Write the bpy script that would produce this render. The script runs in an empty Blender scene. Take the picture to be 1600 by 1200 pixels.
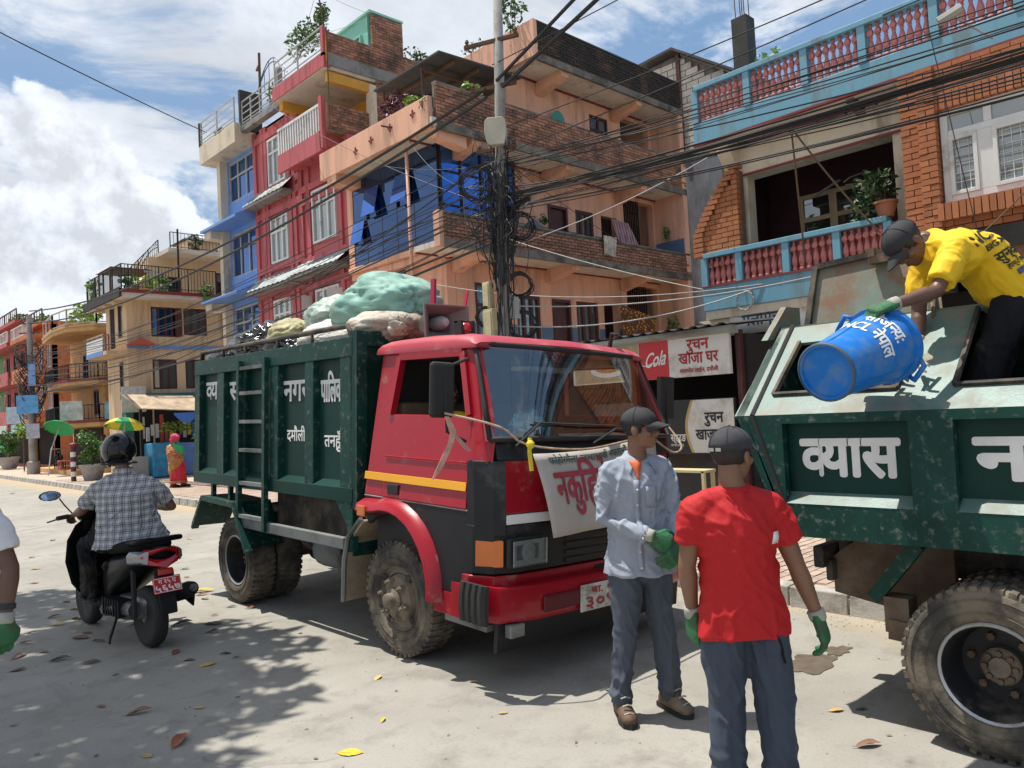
import bpy, bmesh, math, random
from mathutils import Vector as V, Matrix, noise
R = math.radians
rnd = random.Random(7)
sc = bpy.context.scene
col = sc.collection
# ---------------------------------------------------------------- camera
cam = bpy.data.objects.new('camera', bpy.data.cameras.new('camera'))
col.objects.link(cam)
cam.data.sensor_width = 36
cam.data.lens = 26.96
cam.data.clip_start = .05
cam.data.clip_end = 2000
r_, u_, f_ = V((.7263, -.6854, -.0529)), V((.0141, -.0622, .998)), V((.6872, .7255, .0355))
cam.matrix_world = Matrix(((r_.x, u_.x, -f_.x, 0), (r_.y, u_.y, -f_.y, 0), (r_.z, u_.z, -f_.z, 1.67), (0, 0, 0, 1)))
sc.camera = cam
# ---------------------------------------------------------------- sun and sky
SUN_EL, SUN_DIR = R(73), V((-.44, .9, 0)).normalized()
sun = bpy.data.objects.new('sun', bpy.data.lights.new('sun', 'SUN'))
col.objects.link(sun)
sun.data.energy = 5
sun.data.angle = R(.53)
sun.data.color = (1, .955, .87)
sd = V((SUN_DIR.x * math.cos(SUN_EL), SUN_DIR.y * math.cos(SUN_EL), math.sin(SUN_EL)))
sun.rotation_euler = sd.to_track_quat('Z', 'Y').to_euler()
sun.location = (0, 0, 60)
world = bpy.data.worlds.new('World')
sc.world = world
world.use_nodes = True
def sky():
 nt = world.node_tree
 N, L = nt.nodes, nt.links
 bg = N['Background']
 bg.inputs[1].default_value = .066
 st = N.new('ShaderNodeTexSky')
 st.sky_type = 'NISHITA'
 st.sun_disc = False
 st.sun_elevation = SUN_EL
 st.sun_rotation = math.atan2(SUN_DIR.x, SUN_DIR.y)
 st.dust_density = 1.2
 st.ozone_density = 1.5
 tc = N.new('ShaderNodeTexCoord')
 sep = N.new('ShaderNodeSeparateXYZ')
 L.new(tc.outputs['Generated'], sep.inputs[0])
 def m(op, a, b=None, c=None, clamp=False):
  n = N.new('ShaderNodeMath')
  n.operation = op
  n.use_clamp = clamp
  for i, q in enumerate((a, b, c)):
   if q is None: continue
   if isinstance(q, (int, float)): n.inputs[i].default_value = q
   else: L.new(q, n.inputs[i])
  return n.outputs[0]
 def vm(op, a, b):
  n = N.new('ShaderNodeVectorMath')
  n.operation = op
  for i, q in enumerate((a, b)):
   if isinstance(q, (tuple, list)): n.inputs[i].default_value = q
   else: L.new(q, n.inputs[i])
  return n
 def ns(vec, scale, detail, rough=.55, dist=0.):
  n = N.new('ShaderNodeTexNoise')
  n.inputs['Scale'].default_value = scale
  n.inputs['Detail'].default_value = detail
  n.inputs['Roughness'].default_value = rough
  n.inputs['Distortion'].default_value = dist
  L.new(vec, n.inputs['Vector'])
  return n.outputs[0]
 def sm(x, a, b):
  n = N.new('ShaderNodeMapRange')
  n.interpolation_type = 'SMOOTHSTEP'
  n.inputs[1].default_value, n.inputs[2].default_value = a, b
  L.new(x, n.inputs[0])
  return n.outputs[0]
 den = m('ADD', m('MAXIMUM', sep.outputs[2], 0.), .22)
 cx, cy = m('DIVIDE', sep.outputs[0], den), m('DIVIDE', sep.outputs[1], den)
 cb = N.new('ShaderNodeCombineXYZ')
 L.new(cx, cb.inputs[0]); L.new(cy, cb.inputs[1])
 flat = vm('ADD', cb.outputs[0], (3.1, 7.7, 0)).outputs[0]
 high = ns(flat, 1.9, 10, .62, .5)                      # broken high layer
 # more cover to the street's far end, clearer over the right-hand side
 side = vm('DOT_PRODUCT', tc.outputs['Generated'], (-.70, .71, 0)).outputs[1]
 cover = m('ADD', high, m('MULTIPLY', side, .10))
 mask1 = sm(cover, .42, .56)
 wisp = ns(flat, .5, 5, .6)
 mask1 = m('MAXIMUM', mask1, m('MULTIPLY', sm(wisp, .4, .8), .3))
 # heaped cumulus low over the far end of the street
 lump = ns(tc.outputs['Generated'], 13., 8, .6, .1)
 tot = None
 for d, rr in (((.205, .915, .345), .042), ((.195, .922, .322), .042), ((.228, .924, .307), .05), ((.252, .927, .276), .055), ((.232, .941, .248), .06), ((.285, .932, .237), .065), ((.33, .92, .21), .06), ((.2, .956, .2), .075), ((.25, .949, .19), .08), ((.38, .90, .19), .07), ((.17, .965, .15), .1), ((.3, .94, .15), .1), ((.0, .97, .16), .14), ((.45, .88, .13), .1)):
  dv = V(d).normalized()
  dist = vm('DISTANCE', tc.outputs['Generated'], tuple(dv)).outputs[1]
  g = m('SUBTRACT', 1., m('DIVIDE', dist, rr))
  tot = g if tot is None else m('MAXIMUM', tot, g)
 cum = m('ADD', tot, m('MULTIPLY', m('SUBTRACT', lump, .5), 2.0))
 mask2 = sm(cum, .1, .27)
 lump2 = ns(vm('ADD', tc.outputs['Generated'], (.012, .0, .028)).outputs[0], 13., 8, .6, .1)
 # brightness of the cloud itself: denser heaps greyer at their base
 b1 = m('ADD', 9.2, m('MULTIPLY', sm(ns(flat, 2.3, 6, .6), .3, .7), 4.4))
 b2 = m('MINIMUM', m('MAXIMUM', m('ADD', 11.4, m('MULTIPLY', m('SUBTRACT', lump, lump2), 20.)), 9.6), 13.5)
 def rgb(v, tint):
  n = vm('SCALE', tint, (0, 0, 0)); n.inputs[0].default_value = tint
  L.new(v, n.inputs['Scale'])
  return n.outputs[0]
 def mix(f, a, b):
  n = N.new('ShaderNodeMix'); n.data_type = 'RGBA'
  L.new(f, n.inputs[0]); L.new(a, n.inputs[6]); L.new(b, n.inputs[7])
  return n.outputs[2]
 # summer haze lifts the blue a little
 hz = N.new('ShaderNodeMix'); hz.data_type = 'RGBA'
 hz.inputs[0].default_value = .6
 L.new(st.outputs[0], hz.inputs[6]); hz.inputs[7].default_value = (3.6, 6.2, 10.2, 1)
 out = mix(m('MULTIPLY', mask1, .88), hz.outputs[2], rgb(b1, (.93, .97, 1.03)))
 out = mix(m('MULTIPLY', mask2, .93), out, rgb(b2, (.92, .97, 1.05)))
 L.new(out, bg.inputs[0])
sky()
sc.view_settings.view_transform = 'Standard'
sc.view_settings.look = 'None'
sc.view_settings.gamma = 1
sc.view_settings.use_curve_mapping = False
sc.view_settings.exposure = .28
sc.render.engine = 'CYCLES'
sc.cycles.use_denoising = True
sc.cycles.max_bounces = 6
sc.cycles.diffuse_bounces = 3
sc.cycles.glossy_bounces = 3
sc.cycles.transmission_bounces = 6
sc.cycles.transparent_max_bounces = 8
sc.cycles.caustics_reflective = False
sc.cycles.caustics_refractive = False
# ---------------------------------------------------------------- materials
MATS = {}
def mat(name, c, rough=.6, metal=0., var=.15, scale=3., dirt=None, dirt_amt=.0, dirt_scale=2., bump=0., bscale=60., coat=0., spec=.5, stretch=(1, 1, 1), rand=0., island=0., trans=0., alpha=1., emit=None, sheen=0.):
 """one weathered surface: base colour, tone noise, dirt patches, fine relief"""
 m = bpy.data.materials.new(name)
 m.use_nodes = True
 nt = m.node_tree
 N, L = nt.nodes, nt.links
 b = N['Principled BSDF']
 b.inputs['Roughness'].default_value = rough
 b.inputs['Metallic'].default_value = metal
 b.inputs['Specular IOR Level'].default_value = spec
 b.inputs['Coat Weight'].default_value = coat
 b.inputs['Coat Roughness'].default_value = .06
 if sheen: b.inputs['Sheen Weight'].default_value = sheen
 tc = N.new('ShaderNodeTexCoord')
 mp = N.new('ShaderNodeMapping')
 mp.inputs['Scale'].default_value = stretch
 L.new(tc.outputs['Object'], mp.inputs[0])
 vec = mp.outputs[0]
 def ns(s, det=6, ro=.6):
  n = N.new('ShaderNodeTexNoise')
  n.inputs['Scale'].default_value = s
  n.inputs['Detail'].default_value = det
  n.inputs['Roughness'].default_value = ro
  L.new(vec, n.inputs['Vector'])
  return n.outputs[0]
 def rng(x, a, b_, lo, hi):
  n = N.new('ShaderNodeMapRange')
  for i, q in enumerate((a, b_, lo, hi)): n.inputs[i + 1].default_value = q
  L.new(x, n.inputs[0])
  return n.outputs[0]
 hsv = N.new('ShaderNodeHueSaturation')
 hsv.inputs['Color'].default_value = (*c, 1)
 val = rng(ns(scale), .3, .7, 1 - var, 1 + var)
 if rand or island:
  if rand:
   src = N.new('ShaderNodeObjectInfo').outputs['Random']
  else:
   src = N.new('ShaderNodeNewGeometry').outputs['Random Per Island']
  k = rand or island
  q = rng(src, 0, 1, 1 - k, 1 + k)
  mu = N.new('ShaderNodeMath'); mu.operation = 'MULTIPLY'
  L.new(val, mu.inputs[0]); L.new(q, mu.inputs[1])
  val = mu.outputs[0]
 L.new(val, hsv.inputs['Value'])
 out = hsv.outputs[0]
 if dirt:
  mx = N.new('ShaderNodeMix'); mx.data_type = 'RGBA'
  f = rng(ns(dirt_scale, 9, .68), .62 - dirt_amt * .45, .72 - dirt_amt * .25, 0, .9)
  L.new(f, mx.inputs[0]); L.new(out, mx.inputs[6]); mx.inputs[7].default_value = (*dirt, 1)
  out = mx.outputs[2]
  rr = rng(f, 0, 1, rough, min(.95, rough + .3))
  L.new(rr, b.inputs['Roughness'])
 L.new(out, b.inputs['Base Color'])
 if bump:
  bn = N.new('ShaderNodeBump')
  bn.inputs['Strength'].default_value = min(1, bump)
  bn.inputs['Distance'].default_value = .01
  L.new(ns(bscale, 8, .65), bn.inputs['Height'])
  L.new(bn.outputs[0], b.inputs['Normal'])
 if trans: b.inputs['Transmission Weight'].default_value = trans
 if alpha < 1: b.inputs['Alpha'].default_value = alpha
 if emit:
  b.inputs['Emission Color'].default_value = (*emit[:3], 1)
  b.inputs['Emission Strength'].default_value = emit[3]
 MATS[name] = m
 return m
def glass_mat(name, tint, mirror=.35, clear=.0, rough=.02):
 """pane: tinted mirror layer over a dark or see-through body"""
 m = bpy.data.materials.new(name)
 m.use_nodes = True
 N, L = m.node_tree.nodes, m.node_tree.links
 b = N['Principled BSDF']
 b.inputs['Base Color'].default_value = (*tint, 1)
 b.inputs['Roughness'].default_value = rough
 b.inputs['Specular IOR Level'].default_value = .5
 out = b.outputs[0]
 if clear:
  t = N.new('ShaderNodeBsdfTransparent')
  t.inputs[0].default_value = (.86, .92, .9, 1)
  mx = N.new('ShaderNodeMixShader')
  mx.inputs[0].default_value = clear
  L.new(out, mx.inputs[1]); L.new(t.outputs[0], mx.inputs[2])
  out = mx.outputs[0]
 if mirror:
  g = N.new('ShaderNodeBsdfGlossy')
  k = max(tint) or 1
  g.inputs[0].default_value = (*[min(1, .06 + .94 * x / k) for x in tint], 1) if not clear else (1, 1, 1, 1)
  g.inputs['Roughness'].default_value = rough
  lw = N.new('ShaderNodeLayerWeight'); lw.inputs[0].default_value = .35
  mr = N.new('ShaderNodeMapRange'); mr.inputs[3].default_value = mirror; mr.inputs[4].default_value = min(1, mirror + .5)
  L.new(lw.outputs['Fresnel'], mr.inputs[0])
  mx = N.new('ShaderNodeMixShader')
  L.new(mr.outputs[0], mx.inputs[0]); L.new(out, mx.inputs[1]); L.new(g.outputs[0], mx.inputs[2])
  out = mx.outputs[0]
 L.new(out, N['Material Output'].inputs[0])
 MATS[name] = m
 return m
# ---------------------------------------------------------------- mesh helpers
ORG = {}
class MB:
 """collects simple shapes (world coordinates) and links them as one mesh object"""
 def __init__(s): s.v, s.f = [], []
 def add(s, vs, fs):
  k = len(s.v)
  s.v += [V(p) for p in vs]
  s.f += [tuple(i + k for i in f) for f in fs]
  return s
 def hexa(s, p):
  return s.add(p, [(0, 3, 2, 1), (4, 5, 6, 7), (0, 1, 5, 4), (1, 2, 6, 5), (2, 3, 7, 6), (3, 0, 4, 7)])
 def box(s, x0, x1, y0, y1, z0, z1):
  return s.hexa([(x0, y0, z0), (x1, y0, z0), (x1, y1, z0), (x0, y1, z0), (x0, y0, z1), (x1, y0, z1), (x1, y1, z1), (x0, y1, z1)])
 def obox(s, c, a, b, n):
  c, a, b, n = V(c), V(a), V(b), V(n)
  return s.hexa([c - a - b - n, c + a - b - n, c + a + b - n, c - a + b - n, c - a - b + n, c + a - b + n, c + a + b + n, c - a + b + n])
 def bar(s, p, q, w, h=None, up=(0, 0, 1)):
  p, q = V(p), V(q)
  d = (q - p)
  t = d.normalized()
  sd_ = t.cross(V(up))
  if sd_.length < 1e-4: sd_ = t.cross(V((1, 0, 0)))
  sd_.normalize()
  n = sd_.cross(t)
  return s.obox((p + q) / 2, d / 2, sd_ * w / 2, n * (h or w) / 2)
 def tube(s, pts, r, n=6, cap=True, flat=1., side=None):
  pts = [V(p) for p in pts]
  m = len(pts)
  rs = r if isinstance(r, (list, tuple)) else [r] * m
  rings, prev = [], None
  for i, p in enumerate(pts):
   t = (pts[min(i + 1, m - 1)] - pts[max(i - 1, 0)])
   t = t.normalized() if t.length > 1e-9 else V((0, 0, 1))
   if prev is None:
    a = V(side) if side is not None else (V((0, 0, 1)) if abs(t.z) < .9 else V((1, 0, 0)))
   else: a = prev
   a = a - t * a.dot(t)
   if a.length < 1e-6: a = t.orthogonal()
   a.normalize()
   prev = a
   b = t.cross(a)
   rings.append([p + (a * math.cos(2 * math.pi * j / n) + b * math.sin(2 * math.pi * j / n) * flat) * rs[i] for j in range(n)])
  return s.loft(rings, cap)
 def loft(s, rings, cap=True, closed=True):
  k, n = len(s.v), len(rings[0])
  for rg in rings: s.v += [V(p) for p in rg]
  for i in range(len(rings) - 1):
   for j in range(n if closed else n - 1):
    a, b = k + i * n + j, k + i * n + (j + 1) % n
    s.f.append((a, b, b + n, a + n))
  if cap and closed:
   s.f.append(tuple(k + j for j in reversed(range(n))))
   s.f.append(tuple(k + (len(rings) - 1) * n + j for j in range(n)))
  return s
 def lathe(s, prof, c=(0, 0, 0), axis=(0, 0, 1), n=16, cap=True):
  """prof: (radius, height) pairs along the axis"""
  t = V(axis).normalized()
  a = t.orthogonal().normalized()
  b = t.cross(a)
  c = V(c)
  return s.loft([[c + t * h + (a * math.cos(2 * math.pi * j / n) + b * math.sin(2 * math.pi * j / n)) * max(r, 1e-4) for j in range(n)] for r, h in prof], cap)
 def prism(s, poly, d):
  poly, d = [V(p) for p in poly], V(d)
  return s.loft([poly, [p + d for p in poly]], True)
 def ball(s, c, r, n=10, m=7):
  c = V(c)
  r = V(r) if isinstance(r, (tuple, list, V)) else V((r, r, r))
  rings = []
  for i in range(m + 1):
   a = math.pi * (i / m) * .98 + .01 * math.pi
   rings.append([c + V((math.sin(a) * math.cos(2 * math.pi * j / n) * r.x, math.sin(a) * math.sin(2 * math.pi * j / n) * r.y, -math.cos(a) * r.z)) for j in range(n)])
  return s.loft(rings, True)
 def xf(s, M, k=0):
  for i in range(k, len(s.v)): s.v[i] = M @ s.v[i]
  return s
 def mesh(s, name, org=(0, 0, 0)):
  me = bpy.data.meshes.new(name)
  o = V(org)
  me.from_pydata([tuple(p - o) for p in s.v], [], s.f)
  bm = bmesh.new(); bm.from_mesh(me)
  bmesh.ops.recalc_face_normals(bm, faces=bm.faces)
  bm.to_mesh(me); bm.free()
  return me
 def build(s, name, m, parent=None, smooth=False, bevel=0., sub=0, org=None, angle=None):
  if parent is not None: o_ = ORG[parent]
  elif org is not None: o_ = V(org)
  else:
   xs, ys, zs = [p.x for p in s.v], [p.y for p in s.v], [p.z for p in s.v]
   o_ = V(((min(xs) + max(xs)) / 2, (min(ys) + max(ys)) / 2, min(zs)))
  me = s.mesh(name, o_)
  me.materials.append(m)
  return put(name, me, parent, o_ if parent is None else V((0, 0, 0)), o_, smooth, bevel, sub, angle)
def put(name, me, parent=None, loc=(0, 0, 0), org=None, smooth=False, bevel=0., sub=0, angle=None):
 o = bpy.data.objects.new(name, me)
 col.objects.link(o)
 o.location = loc
 if parent is not None: o.parent = parent
 ORG[o] = V(org) if org is not None else (ORG[parent] if parent is not None else V(loc))
 if smooth:
  me.polygons.foreach_set('use_smooth', [True] * len(me.polygons))
  if angle: me.set_sharp_from_angle(angle=R(angle))
 if bevel:
  b = o.modifiers.new('bevel', 'BEVEL')
  b.width, b.segments, b.limit_method, b.angle_limit = bevel, 2, 'ANGLE', R(35)
 if sub:
  q = o.modifiers.new('sub', 'SUBSURF')
  q.levels = q.render_levels = sub
 return o
def thing(name, label, cat, loc=(0, 0, 0), group=None, kind=None):
 o = bpy.data.objects.new(name, None)
 o.empty_display_size = .2
 col.objects.link(o)
 o.location = loc
 ORG[o] = V(loc)
 return tag(o, label, cat, group, kind)
def tag(o, label=None, cat=None, group=None, kind=None):
 for k, q in (('label', label), ('category', cat), ('group', group), ('kind', kind)):
  if q: o[k] = q
 return o
def kids(o): return [c for c in col.objects if c.parent == o]
def copy_tree(o, parent=None, table=None):
 if table is None:
  table = {}
  for c in col.objects:
   if c.parent: table.setdefault(c.parent, []).append(c)
 c = o.copy()
 col.objects.link(c)
 if parent is not None: c.parent = parent
 ORG[c] = V(ORG.get(o, (0, 0, 0)))
 for ch in table.get(o, []): copy_tree(ch, c, table)
 return c
def box(name, x0, x1, y0, y1, z0, z1, m, parent=None, bevel=0.):
 return MB().box(x0, x1, y0, y1, z0, z1).build(name, m, parent, bevel=bevel)
def sag(p, q, d, n=10):
 p, q = V(p), V(q)
 return [p.lerp(q, i / n) - V((0, 0, 4 * d * (i / n) * (1 - i / n))) for i in range(n + 1)]
# ---------------------------------------------------------------- lettering (Devanagari typed in visual order; '~' = drop the last letter's stem to make its half form)
def glyphs(s, size, bold):
 c = bpy.data.curves.new('lettering', 'FONT')
 c.body, c.size, c.offset = s, size, bold * size
 c.extrude = 0
 c.resolution_u = 4
 o = bpy.data.objects.new('lettering', c)
 col.objects.link(o)
 dg = bpy.context.evaluated_depsgraph_get()
 me = bpy.data.meshes.new_from_object(o.evaluated_get(dg))
 bpy.data.objects.remove(o)
 bpy.data.curves.remove(c)
 bm = bmesh.new(); bm.from_mesh(me); bpy.data.meshes.remove(me)
 return bm
def lettering(s, height, m, parent, place, name='lettering', bold=.02, width=None, shear=0., depth=.0, align='C', warp=None):
 """flat lettering; place(u, v) -> world point, u to the right and v up in metres"""
 verts, faces, x = [], [], 0.
 parts = s.replace('~', '~|').split('|')
 for p in parts:
  half = p.endswith('~')
  p = p.rstrip('~')
  if not p: continue
  bm = glyphs(p, 1., min(bold, .003))
  if not bm.verts: bm.free(); continue
  x0, x1 = min(v.co.x for v in bm.verts), max(v.co.x for v in bm.verts)
  if half:
   x1 -= .17
   bmesh.ops.bisect_plane(bm, geom=bm.verts[:] + bm.edges[:] + bm.faces[:], plane_co=(x1, 0, 0), plane_no=(1, 0, 0), clear_outer=True)
  k = len(verts)
  bm.verts.index_update()
  verts += [(v.co.x - (x0 if x == 0 else 0) + x, v.co.y) for v in bm.verts]
  faces += [tuple(v.index + k for v in f.verts) for f in bm.faces]
  x += x1 - (x0 if x == 0 else 0) - (0.01 if half else 0)
  bm.free()
 if not verts: return None
 ys = [q[1] for q in verts]; xs = [q[0] for q in verts]
 kx = ky = height / .72
 w0, w1 = min(xs), max(xs)
 if width: kx = width / (w1 - w0)
 off = {'C': (w0 + w1) / 2, 'L': w0, 'R': w1}[align]
 mb = MB()
 e = max(0, bold - .003) * .62
 for i, (a, b) in enumerate(((0, 0), (e, 0), (-e, 0), (0, e), (0, -e), (e * .7, e * .7), (-e * .7, e * .7), (e * .7, -e * .7), (-e * .7, -e * .7)) if e else ((0, 0),)):   # thick brush: shifted coats, each a hair proud of the last
  vs = []
  for q in verts:
   u, v = (q[0] - off) * kx + shear * q[1] * ky + a * ky, (q[1] - .33 + b) * ky
   p = V(place(u, v))
   if i:
    n = (V(place(u + .003, v)) - p).cross(V(place(u, v + .003)) - p)
    if n.length > 0: p += n.normalized() * .0002 * i
   vs.append(p)
  mb.add(vs, faces)
 me = bpy.data.meshes.new(name)
 o_ = ORG[parent]
 me.from_pydata([tuple(p - o_) for p in mb.v], [], mb.f)
 me.materials.append(m)
 return put(name, me, parent, (0, 0, 0), o_)
def plane(o, du, dv):
 o, du, dv = V(o), V(du).normalized(), V(dv).normalized()
 return lambda u, v: o + du * u + dv * v
# ---------------------------------------------------------------- palette
BLK = (.012, .012, .013)
GRIME = (.09, .075, .055)
DUST = (.36, .30, .22)
mat('salmon_paint', (.80, .44, .30), .75, var=.08, scale=1.2, dirt=(.44, .26, .18), dirt_amt=.3, dirt_scale=1.1, bump=.15, stretch=(2.2, 2.2, .25))
mat('maroon_wood', (.075, .022, .022), .5, var=.25)
mat('dado_blue', (.10, .17, .27), .6, var=.1)
mat('soffit_white', (.66, .58, .5), .8, var=.08, dirt=(.35, .3, .25), dirt_amt=.2)
mat('red_paint', (.50, .105, .115), .6, var=.12, scale=1.5, dirt=(.26, .07, .075), dirt_amt=.3, bump=.1, stretch=(2.2, 2.2, .25))
mat('ochre_paint', (.66, .33, .05), .7, var=.1)
mat('blue_paint', (.14, .30, .68), .55, var=.1, dirt=(.3, .33, .4), dirt_amt=.2)
mat('cream_paint', (.68, .49, .31), .75, var=.07, scale=1., dirt=(.45, .32, .2), dirt_amt=.28, bump=.1, stretch=(2.2, 2.2, .2))
mat('tan_paint', (.58, .33, .13), .75, var=.1, dirt=(.3, .18, .1), dirt_amt=.2)
mat('column_cream', (.68, .58, .44), .7, var=.07, dirt=(.35, .28, .2), dirt_amt=.25, stretch=(1, 1, .3))
mat('teal_paint', (.15, .36, .48), .55, var=.1, scale=2, dirt=(.16, .23, .26), dirt_amt=.32, bump=.1, stretch=(2, 2, .3))
mat('baluster_red', (.52, .175, .16), .6, var=.15, dirt=(.2, .07, .06), dirt_amt=.25, dirt_scale=9)
mat('trim_red', (.22, .03, .03), .6)
mat('white_frame', (.72, .72, .7), .5, var=.05, dirt=(.4, .38, .33), dirt_amt=.15)
mat('grey_frame', (.42, .42, .40), .5)
mat('brick', (.40, .145, .06), .85, var=.14, scale=14, rand=.2, bump=.5, bscale=90, dirt=(.22, .13, .09), dirt_amt=.12, dirt_scale=12)
mat('mortar', (.20, .105, .065), .95, var=.2, bump=.5)
mat('old_brick', (.34, .165, .105), .9, var=.2, scale=10, island=.35, bump=.5, dirt=(.06, .052, .046), dirt_amt=.34, dirt_scale=1.6)
mat('old_brick_piece', (.34, .165, .105), .9, var=.2, scale=10, rand=.35, bump=.5, dirt=(.06, .05, .045), dirt_amt=.4, dirt_scale=1.6)
mat('mossy_brick', (.12, .065, .045), .95, var=.25, scale=6, island=.4, bump=.6, dirt=(.022, .022, .02), dirt_amt=.75, dirt_scale=1.5)
mat('old_mortar', (.2, .175, .145), .95, var=.25, dirt=(.06, .055, .05), dirt_amt=.4, bump=.5)
mat('cement', (.30, .29, .275), .9, var=.2, scale=2, dirt=(.12, .115, .11), dirt_amt=.4, bump=.4)
mat('dark_cement', (.05, .048, .045), .95, var=.3, bump=.4)
mat('grey_plaster', (.22, .24, .27), .9, var=.25, scale=1.2, dirt=(.1, .105, .115), dirt_amt=.45, dirt_scale=1.1, bump=.3, stretch=(1, 1, .4))
mat('pale_block', (.52, .48, .43), .9, var=.15, island=.15, bump=.4)
mat('tin_dark', (.06, .06, .065), .7, metal=.2, var=.3, dirt=(.1, .07, .05), dirt_amt=.3)
mat('tin_grey', (.36, .41, .41), .55, metal=.3, var=.2, dirt=(.16, .12, .09), dirt_amt=.35, stretch=(1, .3, 1))
mat('iron_black', (.02, .02, .022), .5, metal=.4, var=.2)
mat('iron_rust', (.13, .07, .045), .8, metal=.2, var=.3)
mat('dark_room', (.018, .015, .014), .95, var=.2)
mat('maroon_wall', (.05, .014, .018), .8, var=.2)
mat('curtain', (.62, .62, .60), .9, var=.12, scale=1.2, stretch=(12, 12, .4))
mat('leaf_green', (.07, .16, .03), .55, var=.3, island=.45)
mat('leaf_lime', (.2, .33, .04), .55, var=.3, island=.4)
mat('leaf_purple', (.11, .025, .05), .5, var=.3, island=.4)
mat('leaf_dark', (.035, .085, .025), .55, var=.3, island=.45)
mat('stem_brown', (.12, .08, .05), .85, var=.2)
mat('concrete_pole', (.36, .345, .32), .85, var=.14, scale=4, dirt=(.2, .18, .16), dirt_amt=.35, bump=.3)
mat('kerb_concrete', (.42, .40, .365), .9, var=.16, scale=3, rand=.12, dirt=(.2, .175, .14), dirt_amt=.3, dirt_scale=3, bump=.5)
mat('paver', (.40, .305, .245), .9, var=.14, scale=5, rand=.16, dirt=(.42, .35, .27), dirt_amt=.35, dirt_scale=2, bump=.4)
mat('terracotta', (.36, .15, .08), .8, var=.15)
mat('pot_concrete', (.36, .34, .32), .9, var=.15, dirt=(.2, .18, .16), dirt_amt=.3)
mat('cable_black', (.016, .016, .017), .55, var=.2)
mat('cable_grey', (.35, .34, .32), .6)
mat('meter_cream', (.55, .48, .28), .55, var=.1, dirt=(.3, .25, .16), dirt_amt=.3)
mat('white_paint', (.76, .75, .72), .55, var=.06)
mat('sign_white', (.72, .70, .66), .5, var=.04, dirt=(.45, .4, .34), dirt_amt=.2)
mat('sign_red', (.55, .02, .025), .4, var=.04)
mat('sign_black', (.022, .022, .024), .4)
mat('ink_red', (.42, .02, .03), .5)
mat('ink_black', (.02, .02, .022), .5)
mat('ink_white', (.78, .77, .74), .5)
mat('ink_navy', (.04, .06, .12), .5)
mat('gold', (.55, .38, .14), .4)
mat('shutter', (.26, .2, .08), .5, metal=.3, var=.2, dirt=(.1, .08, .05), dirt_amt=.4)
mat('tarp_red', (.50, .09, .05), .6)
mat('tarp_blue', (.06, .2, .6), .55)
mat('tarp_grey', (.33, .33, .31), .6)
mat('umb_green', (.02, .36, .12), .6)
mat('umb_yellow', (.72, .62, .05), .6)
mat('cooler_blue', (.03, .26, .45), .5, var=.3, scale=6)
glass_mat('pane_dark', (.03, .033, .035), .12)
glass_mat('pane_blue', (.002, .014, .045), .12)  # bay glass, colour darkened for the dark hills it would mirror
glass_mat('pane_azure', (.012, .075, .28), .42)  # same bay glass, its sky reflection painted in as a brighter blue
glass_mat('pane_navy', (.006, .028, .085), .25)
glass_mat('pane_grey', (.09, .10, .10), .16)
glass_mat('pane_curtain', (.24, .26, .26), .1)
mt = MATS
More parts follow.
